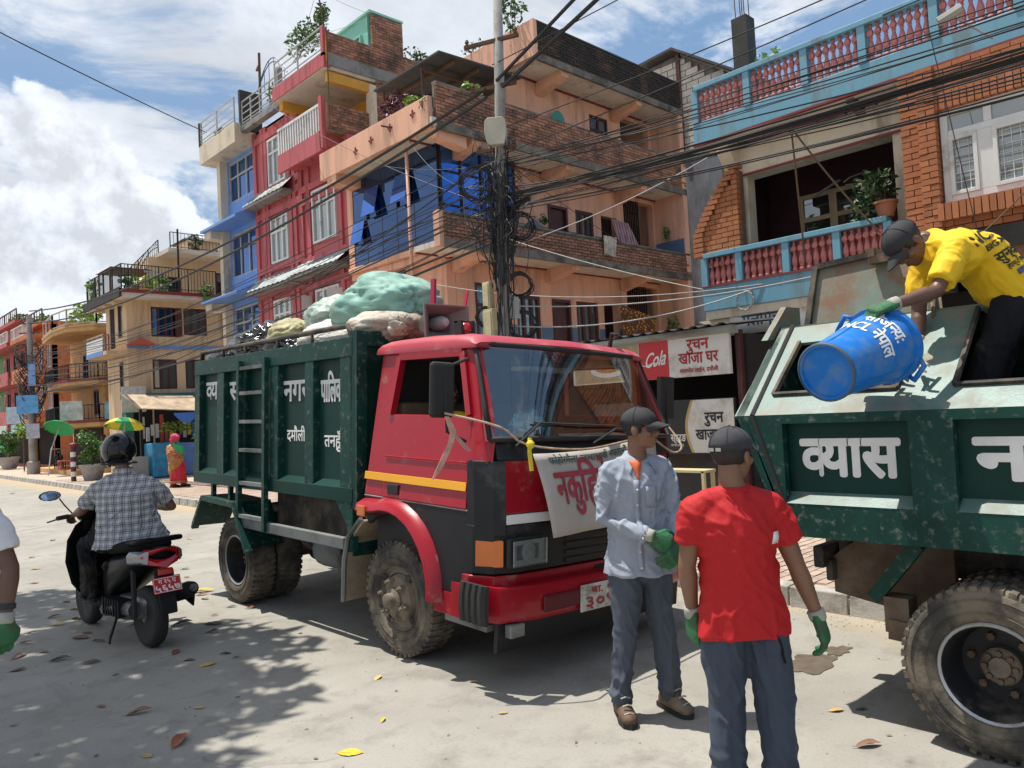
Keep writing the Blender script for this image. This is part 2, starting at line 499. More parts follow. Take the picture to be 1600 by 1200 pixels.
def road_mat():
 m = bpy.data.materials.new('dusty_concrete_road')
 m.use_nodes = True
 N, L = m.node_tree.nodes, m.node_tree.links
 b = N['Principled BSDF']
 b.inputs['Specular IOR Level'].default_value = .3
 tc = N.new('ShaderNodeTexCoord')
 def ns(s, det=8, ro=.62, st=(1, 1, 1)):
  mp = N.new('ShaderNodeMapping'); mp.inputs['Scale'].default_value = st
  L.new(tc.outputs['Object'], mp.inputs[0])
  n = N.new('ShaderNodeTexNoise')
  for k, q in (('Scale', s), ('Detail', det), ('Roughness', ro)): n.inputs[k].default_value = q
  L.new(mp.outputs[0], n.inputs['Vector'])
  return n.outputs[0]
 def rng(x, a, c, lo=0., hi=1.):
  n = N.new('ShaderNodeMapRange')
  for i, q in enumerate((a, c, lo, hi)): n.inputs[i + 1].default_value = q
  L.new(x, n.inputs[0])
  return n.outputs[0]
 def mix(f, a, c, fac=None):
  n = N.new('ShaderNodeMix'); n.data_type = 'RGBA'
  if isinstance(f, float): n.inputs[0].default_value = f
  else: L.new(f, n.inputs[0])
  for i, q in ((6, a), (7, c)):
   if isinstance(q, tuple): n.inputs[i].default_value = (*q, 1)
   else: L.new(q, n.inputs[i])
  return n.outputs[2]
 out = mix(rng(ns(.7), .35, .65), (.27, .254, .224), (.35, .332, .295))
 out = mix(rng(ns(3.2, 10, .7), .5, .72), out, (.215, .20, .175))
 out = mix(rng(ns(60, 4, .7), .55, .75, 0, .6), out, (.16, .15, .135))
 out = mix(rng(ns(95, 3, .6), .62, .75, 0, .7), out, (.44, .42, .38))
 out = mix(rng(ns(2.2, 8, .7, (3, .25, 1)), .58, .75, 0, .5), out, (.19, .178, .155))  # tyre scrubs along the road
 # repaired patches, hairline cracks, oil drips
 vo = N.new('ShaderNodeTexVoronoi'); vo.feature = 'DISTANCE_TO_EDGE'; vo.inputs['Scale'].default_value = .42
 wv = N.new('ShaderNodeVectorMath'); wv.operation = 'MULTIPLY_ADD'; wv.inputs[1].default_value = (.5, .5, .5)
 cn = N.new('ShaderNodeTexNoise'); cn.inputs['Scale'].default_value = 2.; cn.inputs['Detail'].default_value = 8; L.new(tc.outputs['Object'], cn.inputs['Vector'])
 L.new(cn.outputs['Color'], wv.inputs[0]); L.new(tc.outputs['Object'], wv.inputs[2]); L.new(wv.outputs[0], vo.inputs['Vector'])
 crk = N.new('ShaderNodeMath'); crk.operation = 'MULTIPLY'
 L.new(rng(vo.outputs['Distance'], .0, .007, 1, 0), crk.inputs[0]); L.new(rng(ns(.9), .54, .68), crk.inputs[1])
 out = mix(crk.outputs[0], out, (.15, .14, .125))
 out = mix(rng(ns(1.1, 3, .4), .66, .70, 0, .35), out, (.17, .16, .145))
 out = mix(rng(ns(4.5, 5, .55), .70, .76, 0, .55), out, (.12, .11, .095))
 # blown sand collecting along the kerb
 sep = N.new('ShaderNodeSeparateXYZ'); L.new(tc.outputs['Object'], sep.inputs[0])
 ma = N.new('ShaderNodeMath'); ma.operation = 'MULTIPLY_ADD'
 L.new(ns(1.6, 8, .65), ma.inputs[0]); ma.inputs[1].default_value = 1.5; L.new(sep.outputs[0], ma.inputs[2])
 out = mix(rng(ma.outputs[0], 6.1, 6.75, 0, .8), out, (.42, .33, .205))
 L.new(out, b.inputs['Base Color'])
 b.inputs['Roughness'].default_value = .88
 bn = N.new('ShaderNodeBump'); bn.inputs['Strength'].default_value = .55; bn.inputs['Distance'].default_value = .006
 ad = N.new('ShaderNodeMath'); ad.operation = 'ADD'
 L.new(ns(45, 8, .75), ad.inputs[0]); L.new(ns(7, 6, .6), ad.inputs[1])
 L.new(ad.outputs[0], bn.inputs['Height']); L.new(bn.outputs[0], b.inputs['Normal'])
 return m
# ---------------------------------------------------------------- ground, road, kerb, pavement
def kerb_x(y): return 5.70 + .033 * y if y < 16 else 6.23 + .009 * (y - 16)
def ground():
 g = MB().add([(-700, -700, -.02), (700, -700, -.02), (700, 700, -.02), (-700, 700, -.02)], [(0, 1, 2, 3)]).build('ground', mat('earth', (.28, .25, .2), .95, var=.2, scale=.3), org=(0, 0, -.02))
 tag(g, kind='structure')
 ys = [-25, -8, 0, 4, 8, 12, 16, 30, 60, 120, 300]
 m = MB()
 for i in range(len(ys) - 1):
  a, b = ys[i], ys[i + 1]
  m.add([(-14, a, 0), (kerb_x(a) + .02, a, 0), (kerb_x(b) + .02, b, 0), (-14, b, 0)], [(0, 1, 2, 3)])
 tag(m.build('road', road_mat(), org=(0, 0, 0)), kind='structure')
 m = MB()
 for i in range(len(ys) - 1):
  a, b = ys[i], ys[i + 1]
  m.hexa([(kerb_x(a) + .19, a, -.02), (40, a, -.02), (40, b, -.02), (kerb_x(b) + .19, b, -.02), (kerb_x(a) + .19, a, .125), (40, a, .125), (40, b, .125), (kerb_x(b) + .19, b, .125)])
 pv = m.build('pavement', mat('paving_bed', (.47, .35, .27), .9, var=.14, scale=1.5, dirt=(.46, .39, .30), dirt_amt=.4, bump=.4), org=(7, 5, 0))
 tag(pv, kind='structure')
 # paving bricks that can be told apart lie near the kerb, the rest are one sheet of joined bricks
 me = MB().hexa([(-.096, -.046, 0), (.096, -.046, 0), (.096, .046, 0), (-.096, .046, 0), (-.092, -.042, .02), (.092, -.042, .02), (.092, .042, .02), (-.092, .042, .02)]).mesh('paver')
 me.materials.append(mt['paver'])
 cells = []
 for iy in range(int(1.2 / .1), int(30 / .1)):
  y = iy * .1
  x = kerb_x(y) + .19 + .1 + (.1 if iy % 2 else 0)
  while x < 8.4:
   cells.append((x, y)); x += .2
 cells.sort(key=lambda c: c[0] * .687 + c[1] * .725 + (6 if c[1] > 4.4 or c[1] < 1.6 else 0))
 rest = MB()
 for i, (x, y) in enumerate(cells):
  dz = rnd.uniform(-.002, .003)
  if i < 298:
   o = put('paver', me, pv, V((x, y, .124 + dz)) - ORG[pv])
   o.rotation_euler = (rnd.uniform(-.015, .015), rnd.uniform(-.01, .01), rnd.uniform(-.02, .02))
  elif i < 9000:
   rest.add([V((x + a * .096, y + b * .046, .124 + c)) for a, b, c in ((-1, -1, 0), (1, -1, 0), (1, 1, 0), (-1, 1, 0), (-.96, -.92, .018), (.96, -.92, .018), (.96, .92, .018), (-.96, .92, .018))], [(4, 5, 6, 7), (0, 1, 5, 4), (1, 2, 6, 5), (2, 3, 7, 6), (3, 0, 4, 7)])
 tag(rest.build('paver_field', mat('paver_far', (.40, .305, .245), .9, var=.14, scale=2, island=.16, dirt=(.42, .35, .27), dirt_amt=.35, dirt_scale=2), pv), kind='stuff')
 # kerb stones
 kb = MB()
 for i in range(len(ys) - 1):
  a, b = ys[i], ys[i + 1]
  kb.hexa([(kerb_x(a) + .015, a, -.02), (kerb_x(a) + .185, a, -.02), (kerb_x(b) + .185, b, -.02), (kerb_x(b) + .015, b, -.02), (kerb_x(a) + .015, a, .12), (kerb_x(a) + .185, a, .12), (kerb_x(b) + .185, b, .12), (kerb_x(b) + .015, b, .12)])
 k = kb.build('kerb', mt['cement'], org=(6, 5, 0))
 tag(k, kind='structure')
 y = -2.
 shapes = []
 for q in range(5):
  b = MB()
  L_ = .235 + .0
  j = [rnd.uniform(-.006, .006) for _ in range(8)]
  b.hexa([(j[0], -L_, -.01), (.185, -L_, -.01), (.185, L_, -.01), (j[1], L_, -.01), (.02 + j[2], -L_ + .004, .158 + j[3]), (.178, -L_ + .004, .155 + j[4]), (.178, L_ - .004, .155 + j[5]), (.02 + j[6], L_ - .004, .158 + j[7])])
  me = b.mesh('kerb_stone'); me.materials.append(mt['kerb_concrete']); shapes.append(me)
 while y < 62:
  o = put('kerb_stone', shapes[rnd.randrange(5)], k, V((kerb_x(y) - .004 + rnd.uniform(-.006, .006), y, 0)) - ORG[k])
  o.rotation_euler = (0, rnd.uniform(-.012, .012), -math.atan(.033 if y < 16 else .009) + rnd.uniform(-.01, .01))
  bv = o.modifiers.new('bevel', 'BEVEL'); bv.width = .012; bv.segments = 2
  y += .48
 # wet stain left beside the second truck
 for cx, cy, rr in ((4.62, 2.3, .17), (4.95, 2.28, .09)):
  pts = []
  for i in range(28):
   a = i / 28 * 2 * math.pi
   r = rr * (1 + .45 * noise.noise((math.cos(a) * 1.7 + cx, math.sin(a) * 1.7, 3)) + .12 * math.sin(a * 7))
   pts.append((cx + r * math.cos(a) * 1.2, cy + r * math.sin(a) * .8, .004))
  tag(MB().add(pts, [tuple(range(28))]).build('water_stain', mat('wet_stain', (.13, .105, .075), .45, var=.3, scale=14) if 'wet_stain' not in MATS else mt['wet_stain'], org=(cx, cy, .004)), kind='stuff')
 # grit blown along the kerb and over the road
 g = MB()
 rn = random.Random(9)
 for i in range(2600):
  y = rn.uniform(.5, 16) if i % 3 else rn.uniform(1, 9)
  x = kerb_x(y) - abs(rn.gauss(0, .22)) - .01 if i % 3 else rn.uniform(.4, kerb_x(y))
  s = rn.uniform(.003, .011) * (1 if i % 3 else .8)
  a = rn.uniform(0, 6.28)
  p = [(x + s * math.cos(a + k * 1.5708) * rn.uniform(.6, 1.2), y + s * math.sin(a + k * 1.5708) * rn.uniform(.6, 1.2), .001) for k in range(4)]
  g.add(p + [(x + rn.uniform(-.3, .3) * s, y, .001 + s * rn.uniform(.5, 1))], [(0, 1, 4), (1, 2, 4), (2, 3, 4), (3, 0, 4)])
 tag(g.build('gravel', mat('grit', (.33, .28, .21), .9, var=.2, island=.45), None), kind='stuff')
ground()
# ---------------------------------------------------------------- building helpers
def pt(ax, c, u, z, d=0.):
 """a facade point: ax 'X' faces -X (along the street), 'Y' faces -Y; d = metres in front of the face"""
 return V((c - d, u, z)) if ax == 'X' else V((u, c - d, z))
def fbox(mb, ax, c, d0, d1, u0, u1, z0, z1):
 """box on a facade from d0 to d1 metres in front of the face"""
 if ax == 'X': mb.box(c - d1, c - d0, min(u0, u1), max(u0, u1), z0, z1)
 else: mb.box(min(u0, u1), max(u0, u1), c - d1, c - d0, z0, z1)
 return mb
def wall(ax, c, th, u0, u1, z0, z1, holes=()):
 mb = MB()
 us = sorted({u0, u1, *[min(max(h[i], u0), u1) for h in holes for i in (0, 1)]})
 zs = sorted({z0, z1, *[min(max(h[i], z0), z1) for h in holes for i in (2, 3)]})
 for a, b in zip(us, us[1:]):
  run = None
  for p, q in zip(zs, zs[1:]):
   um, zm = (a + b) / 2, (p + q) / 2
   if any(h[0] < um < h[1] and h[2] < zm < h[3] for h in holes):
    if run: fbox(mb, ax, c, -th, 0, a, b, *run)
    run = None
   else: run = (run[0], q) if run else (p, q)
  if run: fbox(mb, ax, c, -th, 0, a, b, *run)
 return mb
def window(par, ax, c, u0, u1, z0, z1, fm, gm, cols=2, trans=0., fw=.06, rec=.08, bars=0, name='window', curtain=False):
 """frame with mullions set into its opening; the panes are sub-parts"""
 m = MB()
 d0, d1 = -rec - .05, -rec + .03
 for a, b, p, q in ((u0, u0 + fw, z0, z1), (u1 - fw, u1, z0, z1), (u0 + fw, u1 - fw, z0, z0 + fw), (u0 + fw, u1 - fw, z1 - fw, z1)): fbox(m, ax, c, d0, d1, a, b, p, q)
 zt = z1 - fw - trans if trans else z1 - fw
 if trans: fbox(m, ax, c, d0, d1 - .006, u0 + fw, u1 - fw, zt - fw, zt)
 for i in range(1, cols):
  u = u0 + (u1 - u0) * i / cols
  fbox(m, ax, c, d0, d1 - .009, u - fw * .55, u + fw * .55, z0 + fw, z1 - fw)
 w = m.build(name, fm, par)
 zz = [(z0 + fw * .9, zt - (fw if trans else 0))] + ([(zt, z1 - fw * .9)] if trans else [])
 for i in range(cols):
  for p, q in zz:
   a, b = u0 + (u1 - u0) * i / cols, u0 + (u1 - u0) * (i + 1) / cols
   fbox(MB(), ax, c, -rec - .03, -rec - .022, a + fw * .5, b - fw * .5, p, q).build('pane', gm, w)
 if bars:
  g = MB()
  for i in range(1, bars):
   u = u0 + (u1 - u0) * i / bars
   fbox(g, ax, c, -rec + .035, -rec + .047, u - .006, u + .006, z0 + .02, z1 - .02)
  for i in range(1, 6):
   z = z0 + (z1 - z0) * i / 6
   fbox(g, ax, c, -rec + .032, -rec + .035, u0 + .02, u1 - .02, z - .006, z + .006)
  g.build('grille', mt['white_frame'], w)
 return w
def railing(par, pts, h, m, gap=.12, posts=1.2, name='railing', r=.012, mid=0):
 """bar railing along a polyline (points at floor level)"""
 mb = MB()
 for a, b in zip(pts, pts[1:]):
  a, b = V(a), V(b)
  n = max(1, int((b - a).length / gap))
  up = V((0, 0, h))
  mb.bar(a + up, b + up, r * 3.2, r * 2.4)
  mb.bar(a + up * .12, b + up * .12, r * 2, r * 2)
  for k in range(mid): mb.bar(a + up * (k + 1) / (mid + 1), b + up * (k + 1) / (mid + 1), r * 2, r * 2)
  for i in range(n + 1):
   p = a.lerp(b, i / n)
   big = i % max(1, int(posts / gap)) == 0
   mb.bar(p, p + up, r * (3 if big else 1.3), r * (3 if big else 1.3), up=(1, 0, 0))
 return mb.build(name, m, par)
def foliage(mb, c, r, n, size, rng=rnd, drop=.0, flat=1.):
 """many small two-triangle leaves through a rounded volume"""
 c = V(c)
 for _ in range(n):
  d = V((rng.gauss(0, 1), rng.gauss(0, 1), rng.gauss(0, 1))).normalized() * (rng.random() ** .45)
  p = c + V((d.x * r[0], d.y * r[1], d.z * r[2]))
  a = V((rng.gauss(0, 1), rng.gauss(0, 1), rng.gauss(0, .6) - drop)).normalized()
  b = a.cross(V((rng.gauss(0, 1), rng.gauss(0, 1), rng.gauss(0, 1)))).normalized()
  s = size * rng.uniform(.6, 1.35)
  k = len(mb.v)
  mb.v += [p - a * s, p + b * s * .42 + a * .1 * s, p + a * s, p - b * s * .42 + a * .1 * s]
  mb.f += [(k, k + 1, k + 2, k + 3)]
 return mb
def brick_run(ax, c, u0, u1, z0, z1, bl=.2, bh=.075, gap=.012, depth=.05, out=.0, skip=(), jit=.004):
 """list of (centre, half sizes) for running-bond bricks on a facade"""
 res, row, z = [], 0, z0
 while z + bh * .6 < z1:
  h = min(bh, z1 - z)
  u = u0 - (bl / 2 if row % 2 else 0)
  while u < u1 - .01:
   a, b = max(u, u0), min(u + bl - gap, u1)
   if b - a > .03 and not any(s[0] < (a + b) / 2 < s[1] and s[2] < z + h / 2 < s[3] for s in skip):
    d = out + rnd.uniform(-jit, jit)
    res.append((pt(ax, c, (a + b) / 2, z + (h - gap) / 2, d), (b - a) / 2, (h - gap) / 2, depth))
   u += bl
  z += bh; row += 1
 return res
_unit = {}
def lay_bricks(par, lst, ax, m, msingle=None, singles=300, stuffname='brick_field'):
 """the bricks that show largest are objects, the rest one joined mesh"""
 lst = sorted(lst, key=lambda b: (b[0] - V((0, 0, 1.67))).length)
 if singles:
  if m.name not in _unit:
   me = MB().hexa([(-1, -1, -1), (1, -1, -1), (1, 1, -1), (-1, 1, -1), (-1, -1, 1), (1, -1, 1), (1, 1, 1), (-1, 1, 1)]).mesh('brick')
   me.materials.append(msingle or m)
   _unit[m.name] = me
  for p, a, h, d in lst[:singles]:
   o = put('brick', _unit[m.name], par, p - ORG[par])
   o.scale = (d, a, h) if ax == 'X' else (a, d, h)
   o.rotation_euler = (rnd.uniform(-.008, .008), rnd.uniform(-.008, .008), rnd.uniform(-.008, .008))
 mb = MB()
 for p, a, h, d in lst[singles:]:
  e = (d, a, h) if ax == 'X' else (a, d, h)
  mb.box(p.x - e[0], p.x + e[0], p.y - e[1], p.y + e[1], p.z - e[2], p.z + e[2])
 if mb.v: tag(mb.build(stuffname, m, par), kind='stuff')
# ---------------------------------------------------------------- house with the blue balconies, right
def baluster_mesh(h):
 k = h / .5
 prof = [(.045, 0), (.045, .05), (.03, .06), (.034, .09), (.05, .15), (.046, .2), (.026, .27), (.022, .3), (.032, .315), (.022, .33), (.04, .365), (.045, .39), (.036, .42), (.022, .445), (.03, .46), (.03, .5)]
 m = MB().lathe([(r * .92, z * k) for r, z in prof], n=10)
 me = m.mesh('baluster')
 me.materials.append(mt['baluster_red'])
 me.polygons.foreach_set('use_smooth', [True] * len(me.polygons))
 return me
def balustrade(par, x, ys, z0, z1, back=None):
 """posts at the given Y, rails, and turned balusters standing between them"""
 h = z1 - z0
 me = baluster_mesh(h)
 MB().box(x - .03, x + .17, ys[-1], ys[0], z1, z1 + .075).build('hand_rail', mt['teal_paint'], par, bevel=.008)
 for y in ys:
  MB().box(x - .015, x + .15, y - .05, y + .05, z0, z1).build('post', mt['teal_paint'], par)
 for a, b in zip(ys, ys[1:]):
  n = max(1, int(round((a - b - .1) / .098)))
  for i in range(n):
   y = a - .05 - (a - b - .1) * (i + .5) / n
   put('baluster', me, par, V((x + .06, y, z0)) - ORG[par])
  for i in range(n):
   y = a - .05 - (a - b - .1) * (i + .5) / n
  fr = MB()   # raised rosettes joining neighbouring balusters
  for i in range(n):
   y = a - .05 - (a - b - .1) * (i + .5) / n
   fr.lathe([(.012, -.05), (.04, -.045), (.043, -.02), (.02, -.012)], (x + .06, y, z0 + h * .73), (1, 0, 0), 8)
  fr.build('rosettes', mt['baluster_red'], par)
  if back: MB().box(x + .11, x + .135, b + .05, a - .05, z0, z1).build('back_panel', mt['baluster_red'], par)
def right_house():
 h = thing('brick_house', 'orange brick house with two blue balconies and red balusters behind the right truck', 'house', (12, 3, .125))
 tl, cr = mt['teal_paint'], mt['column_cream']
 Y0, Y1 = 6.42, -3.
 # lower balcony
 MB().box(10.2, 12.2, 3.5, Y0, 3.03, 3.40).build('balcony_slab', tl, h, bevel=.01)
 MB().box(10.18, 10.2, 3.5, Y0, 3.385, 3.41).build('trim', mt['trim_red'], h)
 MB().box(10.22, 12.2, 3.5, Y0 - .02, 2.9, 3.03).build('beam', cr, h)
 balustrade(h, 10.2, [6.37, 5.79, 5.06, 4.34, 3.68], 3.41, 3.83, True)
 # upper balcony
 MB().box(10.2, 13.2, Y1, Y0, 5.60, 5.93).build('balcony_slab', tl, h, bevel=.01)
 MB().box(10.19, 10.5, Y1, Y0 + .008, 5.575, 5.604).build('trim', mt['trim_red'], h)
 MB().box(10.26, 13.1, Y1, Y0 - .05, 5.55, 5.598).build('soffit', mt['soffit_white'], h)
 balustrade(h, 10.2, [6.36, 5.49, 4.62, 3.84, 2.98, 2.1, 1.2, .3, -.6], 5.93, 6.42)
 # roof terrace floor behind, stub column with bent bars
 MB().box(10.6, 10.98, 3.43, 6.1, 5.06, 5.55).build('beam', cr, h)
 MB().prism([(10.24, 6.12, 5.548), (10.6, 6.12, 5.548), (10.6, 6.12, 5.1)], (0, -.22, 0)).build('corbel', cr, h)
 MB().box(10.57, 10.6, 3.43, 5.88, 5.5, 5.548).build('trim', mt['trim_red'], h)
 MB().box(10.585, 10.6, 3.43, 6.1, 5.04, 5.075).build('trim', mt['trim_red'], h)
 for y in (5.92, 3.58): MB().box(10.62, 10.86, y - .115, y + .115, 3.4, 5.07).build('column', cr, h, bevel=.01)
 # recessed room behind the balcony
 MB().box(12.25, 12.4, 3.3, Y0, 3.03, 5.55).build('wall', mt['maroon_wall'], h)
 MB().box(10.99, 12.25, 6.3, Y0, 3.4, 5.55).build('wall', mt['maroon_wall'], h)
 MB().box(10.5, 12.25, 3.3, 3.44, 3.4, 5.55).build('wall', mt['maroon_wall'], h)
 for a, b in ((5.75, 5.2), (5.2, 4.65)):
  d = MB()
  for u0, u1, z0, z1 in ((a, a - .06, 3.4, 4.95), (b + .06, b, 3.4, 4.95), (a - .06, b + .06, 4.88, 4.95), (a - .06, b + .06, 4.5, 4.57), (a - .06, b + .06, 3.41, 3.9)): d.box(12.19, 12.24, u1, u0, z0, z1)
  d = d.build('balcony_door', mt['cream_paint'], h)
  MB().box(12.215, 12.225, b + .06, a - .06, 3.9, 4.88).build('pane', mt['pane_dark'], d)
 # brick front to the right
 holes = [(1.25, 2.98, 3.87, 5.0)]
 wall('X', 10.16, .25, Y1, 3.42, 2.95, 5.56, holes).build('wall', mt['mortar'], h)
 b = brick_run('X', 10.16, -.2, 3.0, 3.52, 5.56, .2, .076, .01, .05, .0, [(1.2, 3.02, 3.66, 5.22)]) + brick_run('X', 10.16, 3.2, 3.42, 3.52, 5.56, .22, .076, .01, .05, .0)
 b += brick_run('X', 10.1, 3.0, 3.2, 3.52, 5.56, .2, .076, .01, .06, .01)
 b += brick_run('X', 10.38, 5.82, 6.5, 3.9, 5.14, .2, .076, .01, .05, .0)
 # the wing beside the left column has a curved edge
 def edge(z): return 6.55 - max(0, z - 4.2) * .55 - max(0, z - 4.2) ** 2 * .2
 b = [q for q in b if not (q[0].y > 5.8 and q[0].y + q[1] > edge(q[0].z) + .03)]
 z = 3.9
 while z < 5.12:
  b.append((V((10.37, edge(z) - .03, z + .03)), .085, .031, .07)); z += .076
 for i in range(24):   # upright courses over and under the window
  y = 3.0 - i * .078
  b.append((V((10.12, y, 5.1)), .033, .1, .06))
  b.append((V((10.1, y, 3.765)), .033, .1, .08))
 lay_bricks(h, b, 'X', mt['brick'], singles=300)
 MB().prism([(10.42, 5.82, 3.4), (10.42, edge(3.5) - .04, 3.4), (10.42, edge(4.2) - .05, 4.2), (10.42, edge(4.7) - .05, 4.7), (10.42, edge(5.1) - .05, 5.1), (10.42, 5.82, 5.1)], (.12, 0, 0)).build('wing_wall', mt['mortar'], h)
 MB().box(10.12, 10.2, -3, 3.3, 3.25, 3.5).build('sign_band', mt['dark_cement'], h)
 # the window
 w = MB()
 def fr(u0, u1, z0, z1, d=.06): w.box(10.16 - .02 + (0 if d > .05 else .02), 10.22, u1, u0, z0, z1)
 for q in ((2.98, 2.9, 3.87, 5.0), (1.33, 1.25, 3.87, 5.0), (2.9, 1.33, 3.87, 3.96), (2.9, 1.33, 4.92, 5.0), (2.9, 1.33, 4.66, 4.74), (2.6, 2.44, 3.96, 4.66), (2.52, 2.44, 4.74, 4.92), (1.9, 1.8, 3.96, 4.66)): fr(*q)
 w = w.build('window', mt['white_frame'], h, bevel=.006)
 for a, c in ((2.9, 2.6), (2.44, 1.9), (1.8, 1.33)):
  s = MB()
  for q in ((a, a - .045, 3.96, 4.66), (c + .045, c, 3.96, 4.66), (a - .045, c + .045, 3.96, 4.005), (a - .045, c + .045, 4.615, 4.66)): s.box(10.125, 10.17, q[1], q[0], q[2], q[3])
  s.build('casement', mt['white_frame'], w, bevel=.004)
  MB().box(10.175, 10.18, c + .045, a - .045, 4.0, 4.62).build('pane', mt['pane_curtain'], w)
  g = MB()
  n = max(3, int((a - c) / .085))
  for i in range(1, n): y = a - (a - c) * i / n; g.box(10.166, 10.172, y - .004, y + .004, 4.0, 4.62)
  for i in range(1, 6): g.box(10.164, 10.166, c + .04, a - .04, 4.0 + i * .105, 4.008 + i * .105)
  g.build('grille', mt['white_frame'], w)
 MB().box(10.175, 10.18, 1.33, 2.9, 4.74, 4.92).build('pane', mt['pane_curtain'], w)
 cu = MB()
 ring = [[(10.34 + .025 * math.sin(i * .9), 2.92 - i * .02, z) for i in range(82)] for z in (3.9, 4.98)]
 cu.loft(ring, False, False).build('curtain', mt['curtain'], w)
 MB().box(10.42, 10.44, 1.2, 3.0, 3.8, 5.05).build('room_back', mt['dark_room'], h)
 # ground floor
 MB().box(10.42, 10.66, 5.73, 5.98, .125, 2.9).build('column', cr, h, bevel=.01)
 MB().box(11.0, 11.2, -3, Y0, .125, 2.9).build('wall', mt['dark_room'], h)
 MB().box(10.5, 10.75, -3, 2.2, .125, 3.0).build('wall', mt['cement'], h)
 for i in range(26):
  MB().box(10.5 + .012 * (i % 2), 10.53 + .012 * (i % 2), 4.1, 5.72, .14 + i * .094, .226 + i * .094).build('shutter_slat', mt['shutter'], h)
 MB().box(10.44, 10.54, 4.0, 4.1, .125, 2.6).build('shutter_rail', mt['shutter'], h)
 sb = MB().box(10.26, 10.34, 4.7, 6.03, 2.62, 2.9).build('sign_board', mt['sign_white'], h)
 lettering('मेलिम्च', .17, mt['ink_navy'], sb, plane((10.256, 5.52, 2.82), (0, -1, 0), (0, 0, 1)), width=.62, bold=.03)
 sc_ = MB().box(10.27, 10.33, 4.9, 6.0, 2.47, 2.617).build('sign_strip', mt['sign_white'], h)
 lettering('फोन: ०६५-५६०३०८', .07, mt['ink_black'], sc_, plane((10.266, 5.5, 2.545), (0, -1, 0), (0, 0, 1)), width=.7, bold=.03)
 MB().prism([(10.3, 6.6, 2.9), (10.3, 5.99, 2.62), (10.3, 5.99, 2.9)], (.6, 0, 0)).build('bracket', cr, h)
 MB().box(12.4, 17.5, -3, Y0 - .02, .125, 5.59).build('wall', mt['cement'], h)
 st = MB().box(11.0, 11.26, 5.85, 6.11, 5.935, 7.7).build('stub_column', mt['dark_cement'], h)
 rb = MB()
 for dx, dy, zz in ((.05, .05, 8.2), (.2, .05, 8.35), (.05, .2, 8.1), (.2, .2, 8.4), (.13, .13, 8.9)): rb.tube([(11 + dx, 5.85 + dy, 7.6), (11 + dx, 5.85 + dy + .01, zz)], .008, 5)
 rb.build('rebar', mt['iron_rust'], st)
 # brackets under the eave
 for y in (3.2, 4.05, 2.2, 1.2): MB().hexa([(10.24, y - .05, 5.5), (10.6, y - .05, 5.38), (10.6, y + .05, 5.38), (10.24, y + .05, 5.5), (10.24, y - .05, 5.549), (10.6, y - .05, 5.549), (10.6, y + .05, 5.549), (10.24, y + .05, 5.549)]).build('bracket', mt['maroon_wood'], h)
 # a few festoon lamp holders hang under the soffit
 lh = MB()
 for i in range(11):
  y = 6.2 - i * .4
  lh.tube([(10.45, y, 5.55), (10.45, y, 5.47)], .006, 5).ball((10.45, y, 5.45), .022, 6, 4)
 lh.build('lamp_holders', mt['iron_black'], h)
 # potted shrub on the rail end and wall plants
 p = thing('potted_plant', 'leafy shrub in a terracotta pot on the lower blue balcony beside the brick pillar', 'plant', (10.3, 3.82, 3.905))
 MB().lathe([(.09, 0), (.14, .17), (.155, .17), (.155, .2), (.13, .2)], (10.3, 3.72, 3.905), n=14).build('pot', mt['terracotta'], p, smooth=True, angle=40)
 fo = MB(); foliage(fo, (10.28, 3.84, 4.3), (.18, .3, .3), 260, .05); foliage(fo, (10.26, 3.98, 4.05), (.14, .16, .2), 120, .05)
 fo.build('foliage', mt['leaf_dark'], p)
 s = MB()
 for i in range(7): s.tube([(10.3, 3.72, 4.08), (10.3 + rnd.uniform(-.1, .1), 3.78 + rnd.uniform(-.1, .2), 4.3), (10.28 + rnd.uniform(-.15, .15), 3.85 + rnd.uniform(-.25, .25), 4.5)], .006, 4)
 s.build('stem', mt['stem_brown'], p)
 for i, (y, z) in enumerate(((5.1, 6.55), (5.3, 6.55), (2.4, 5.98))):
  q = MB(); foliage(q, (10.4, y, z + .05), (.1, .12, .09), 40, .04)
  tag(q.build('creeper', mt['leaf_lime'], None), ['lime green creeper poking over the blue roof rail at its left half', 'small lime creeper on the blue roof rail nearest the stub column', 'tuft of green weed on the blue ledge at the far right'][i], 'plant')
 # wall lamp / fan inside
 f = MB().tube([(12.2, 4.55, 4.9), (11.9, 4.6, 5.0), (11.8, 4.75, 4.95), (11.8, 4.85, 4.9)], .012, 6)
 f.bar((11.8, 4.9, 4.95), (11.8, 5.3, 4.8), .07, .012).bar((11.8, 4.8, 4.85), (11.7, 4.6, 4.8), .07, .012)
 tag(f.build('wall_fan', mt['grey_frame'], None), 'grey wall fan in the dark recess behind the lower blue balcony', 'fan')
right_house()
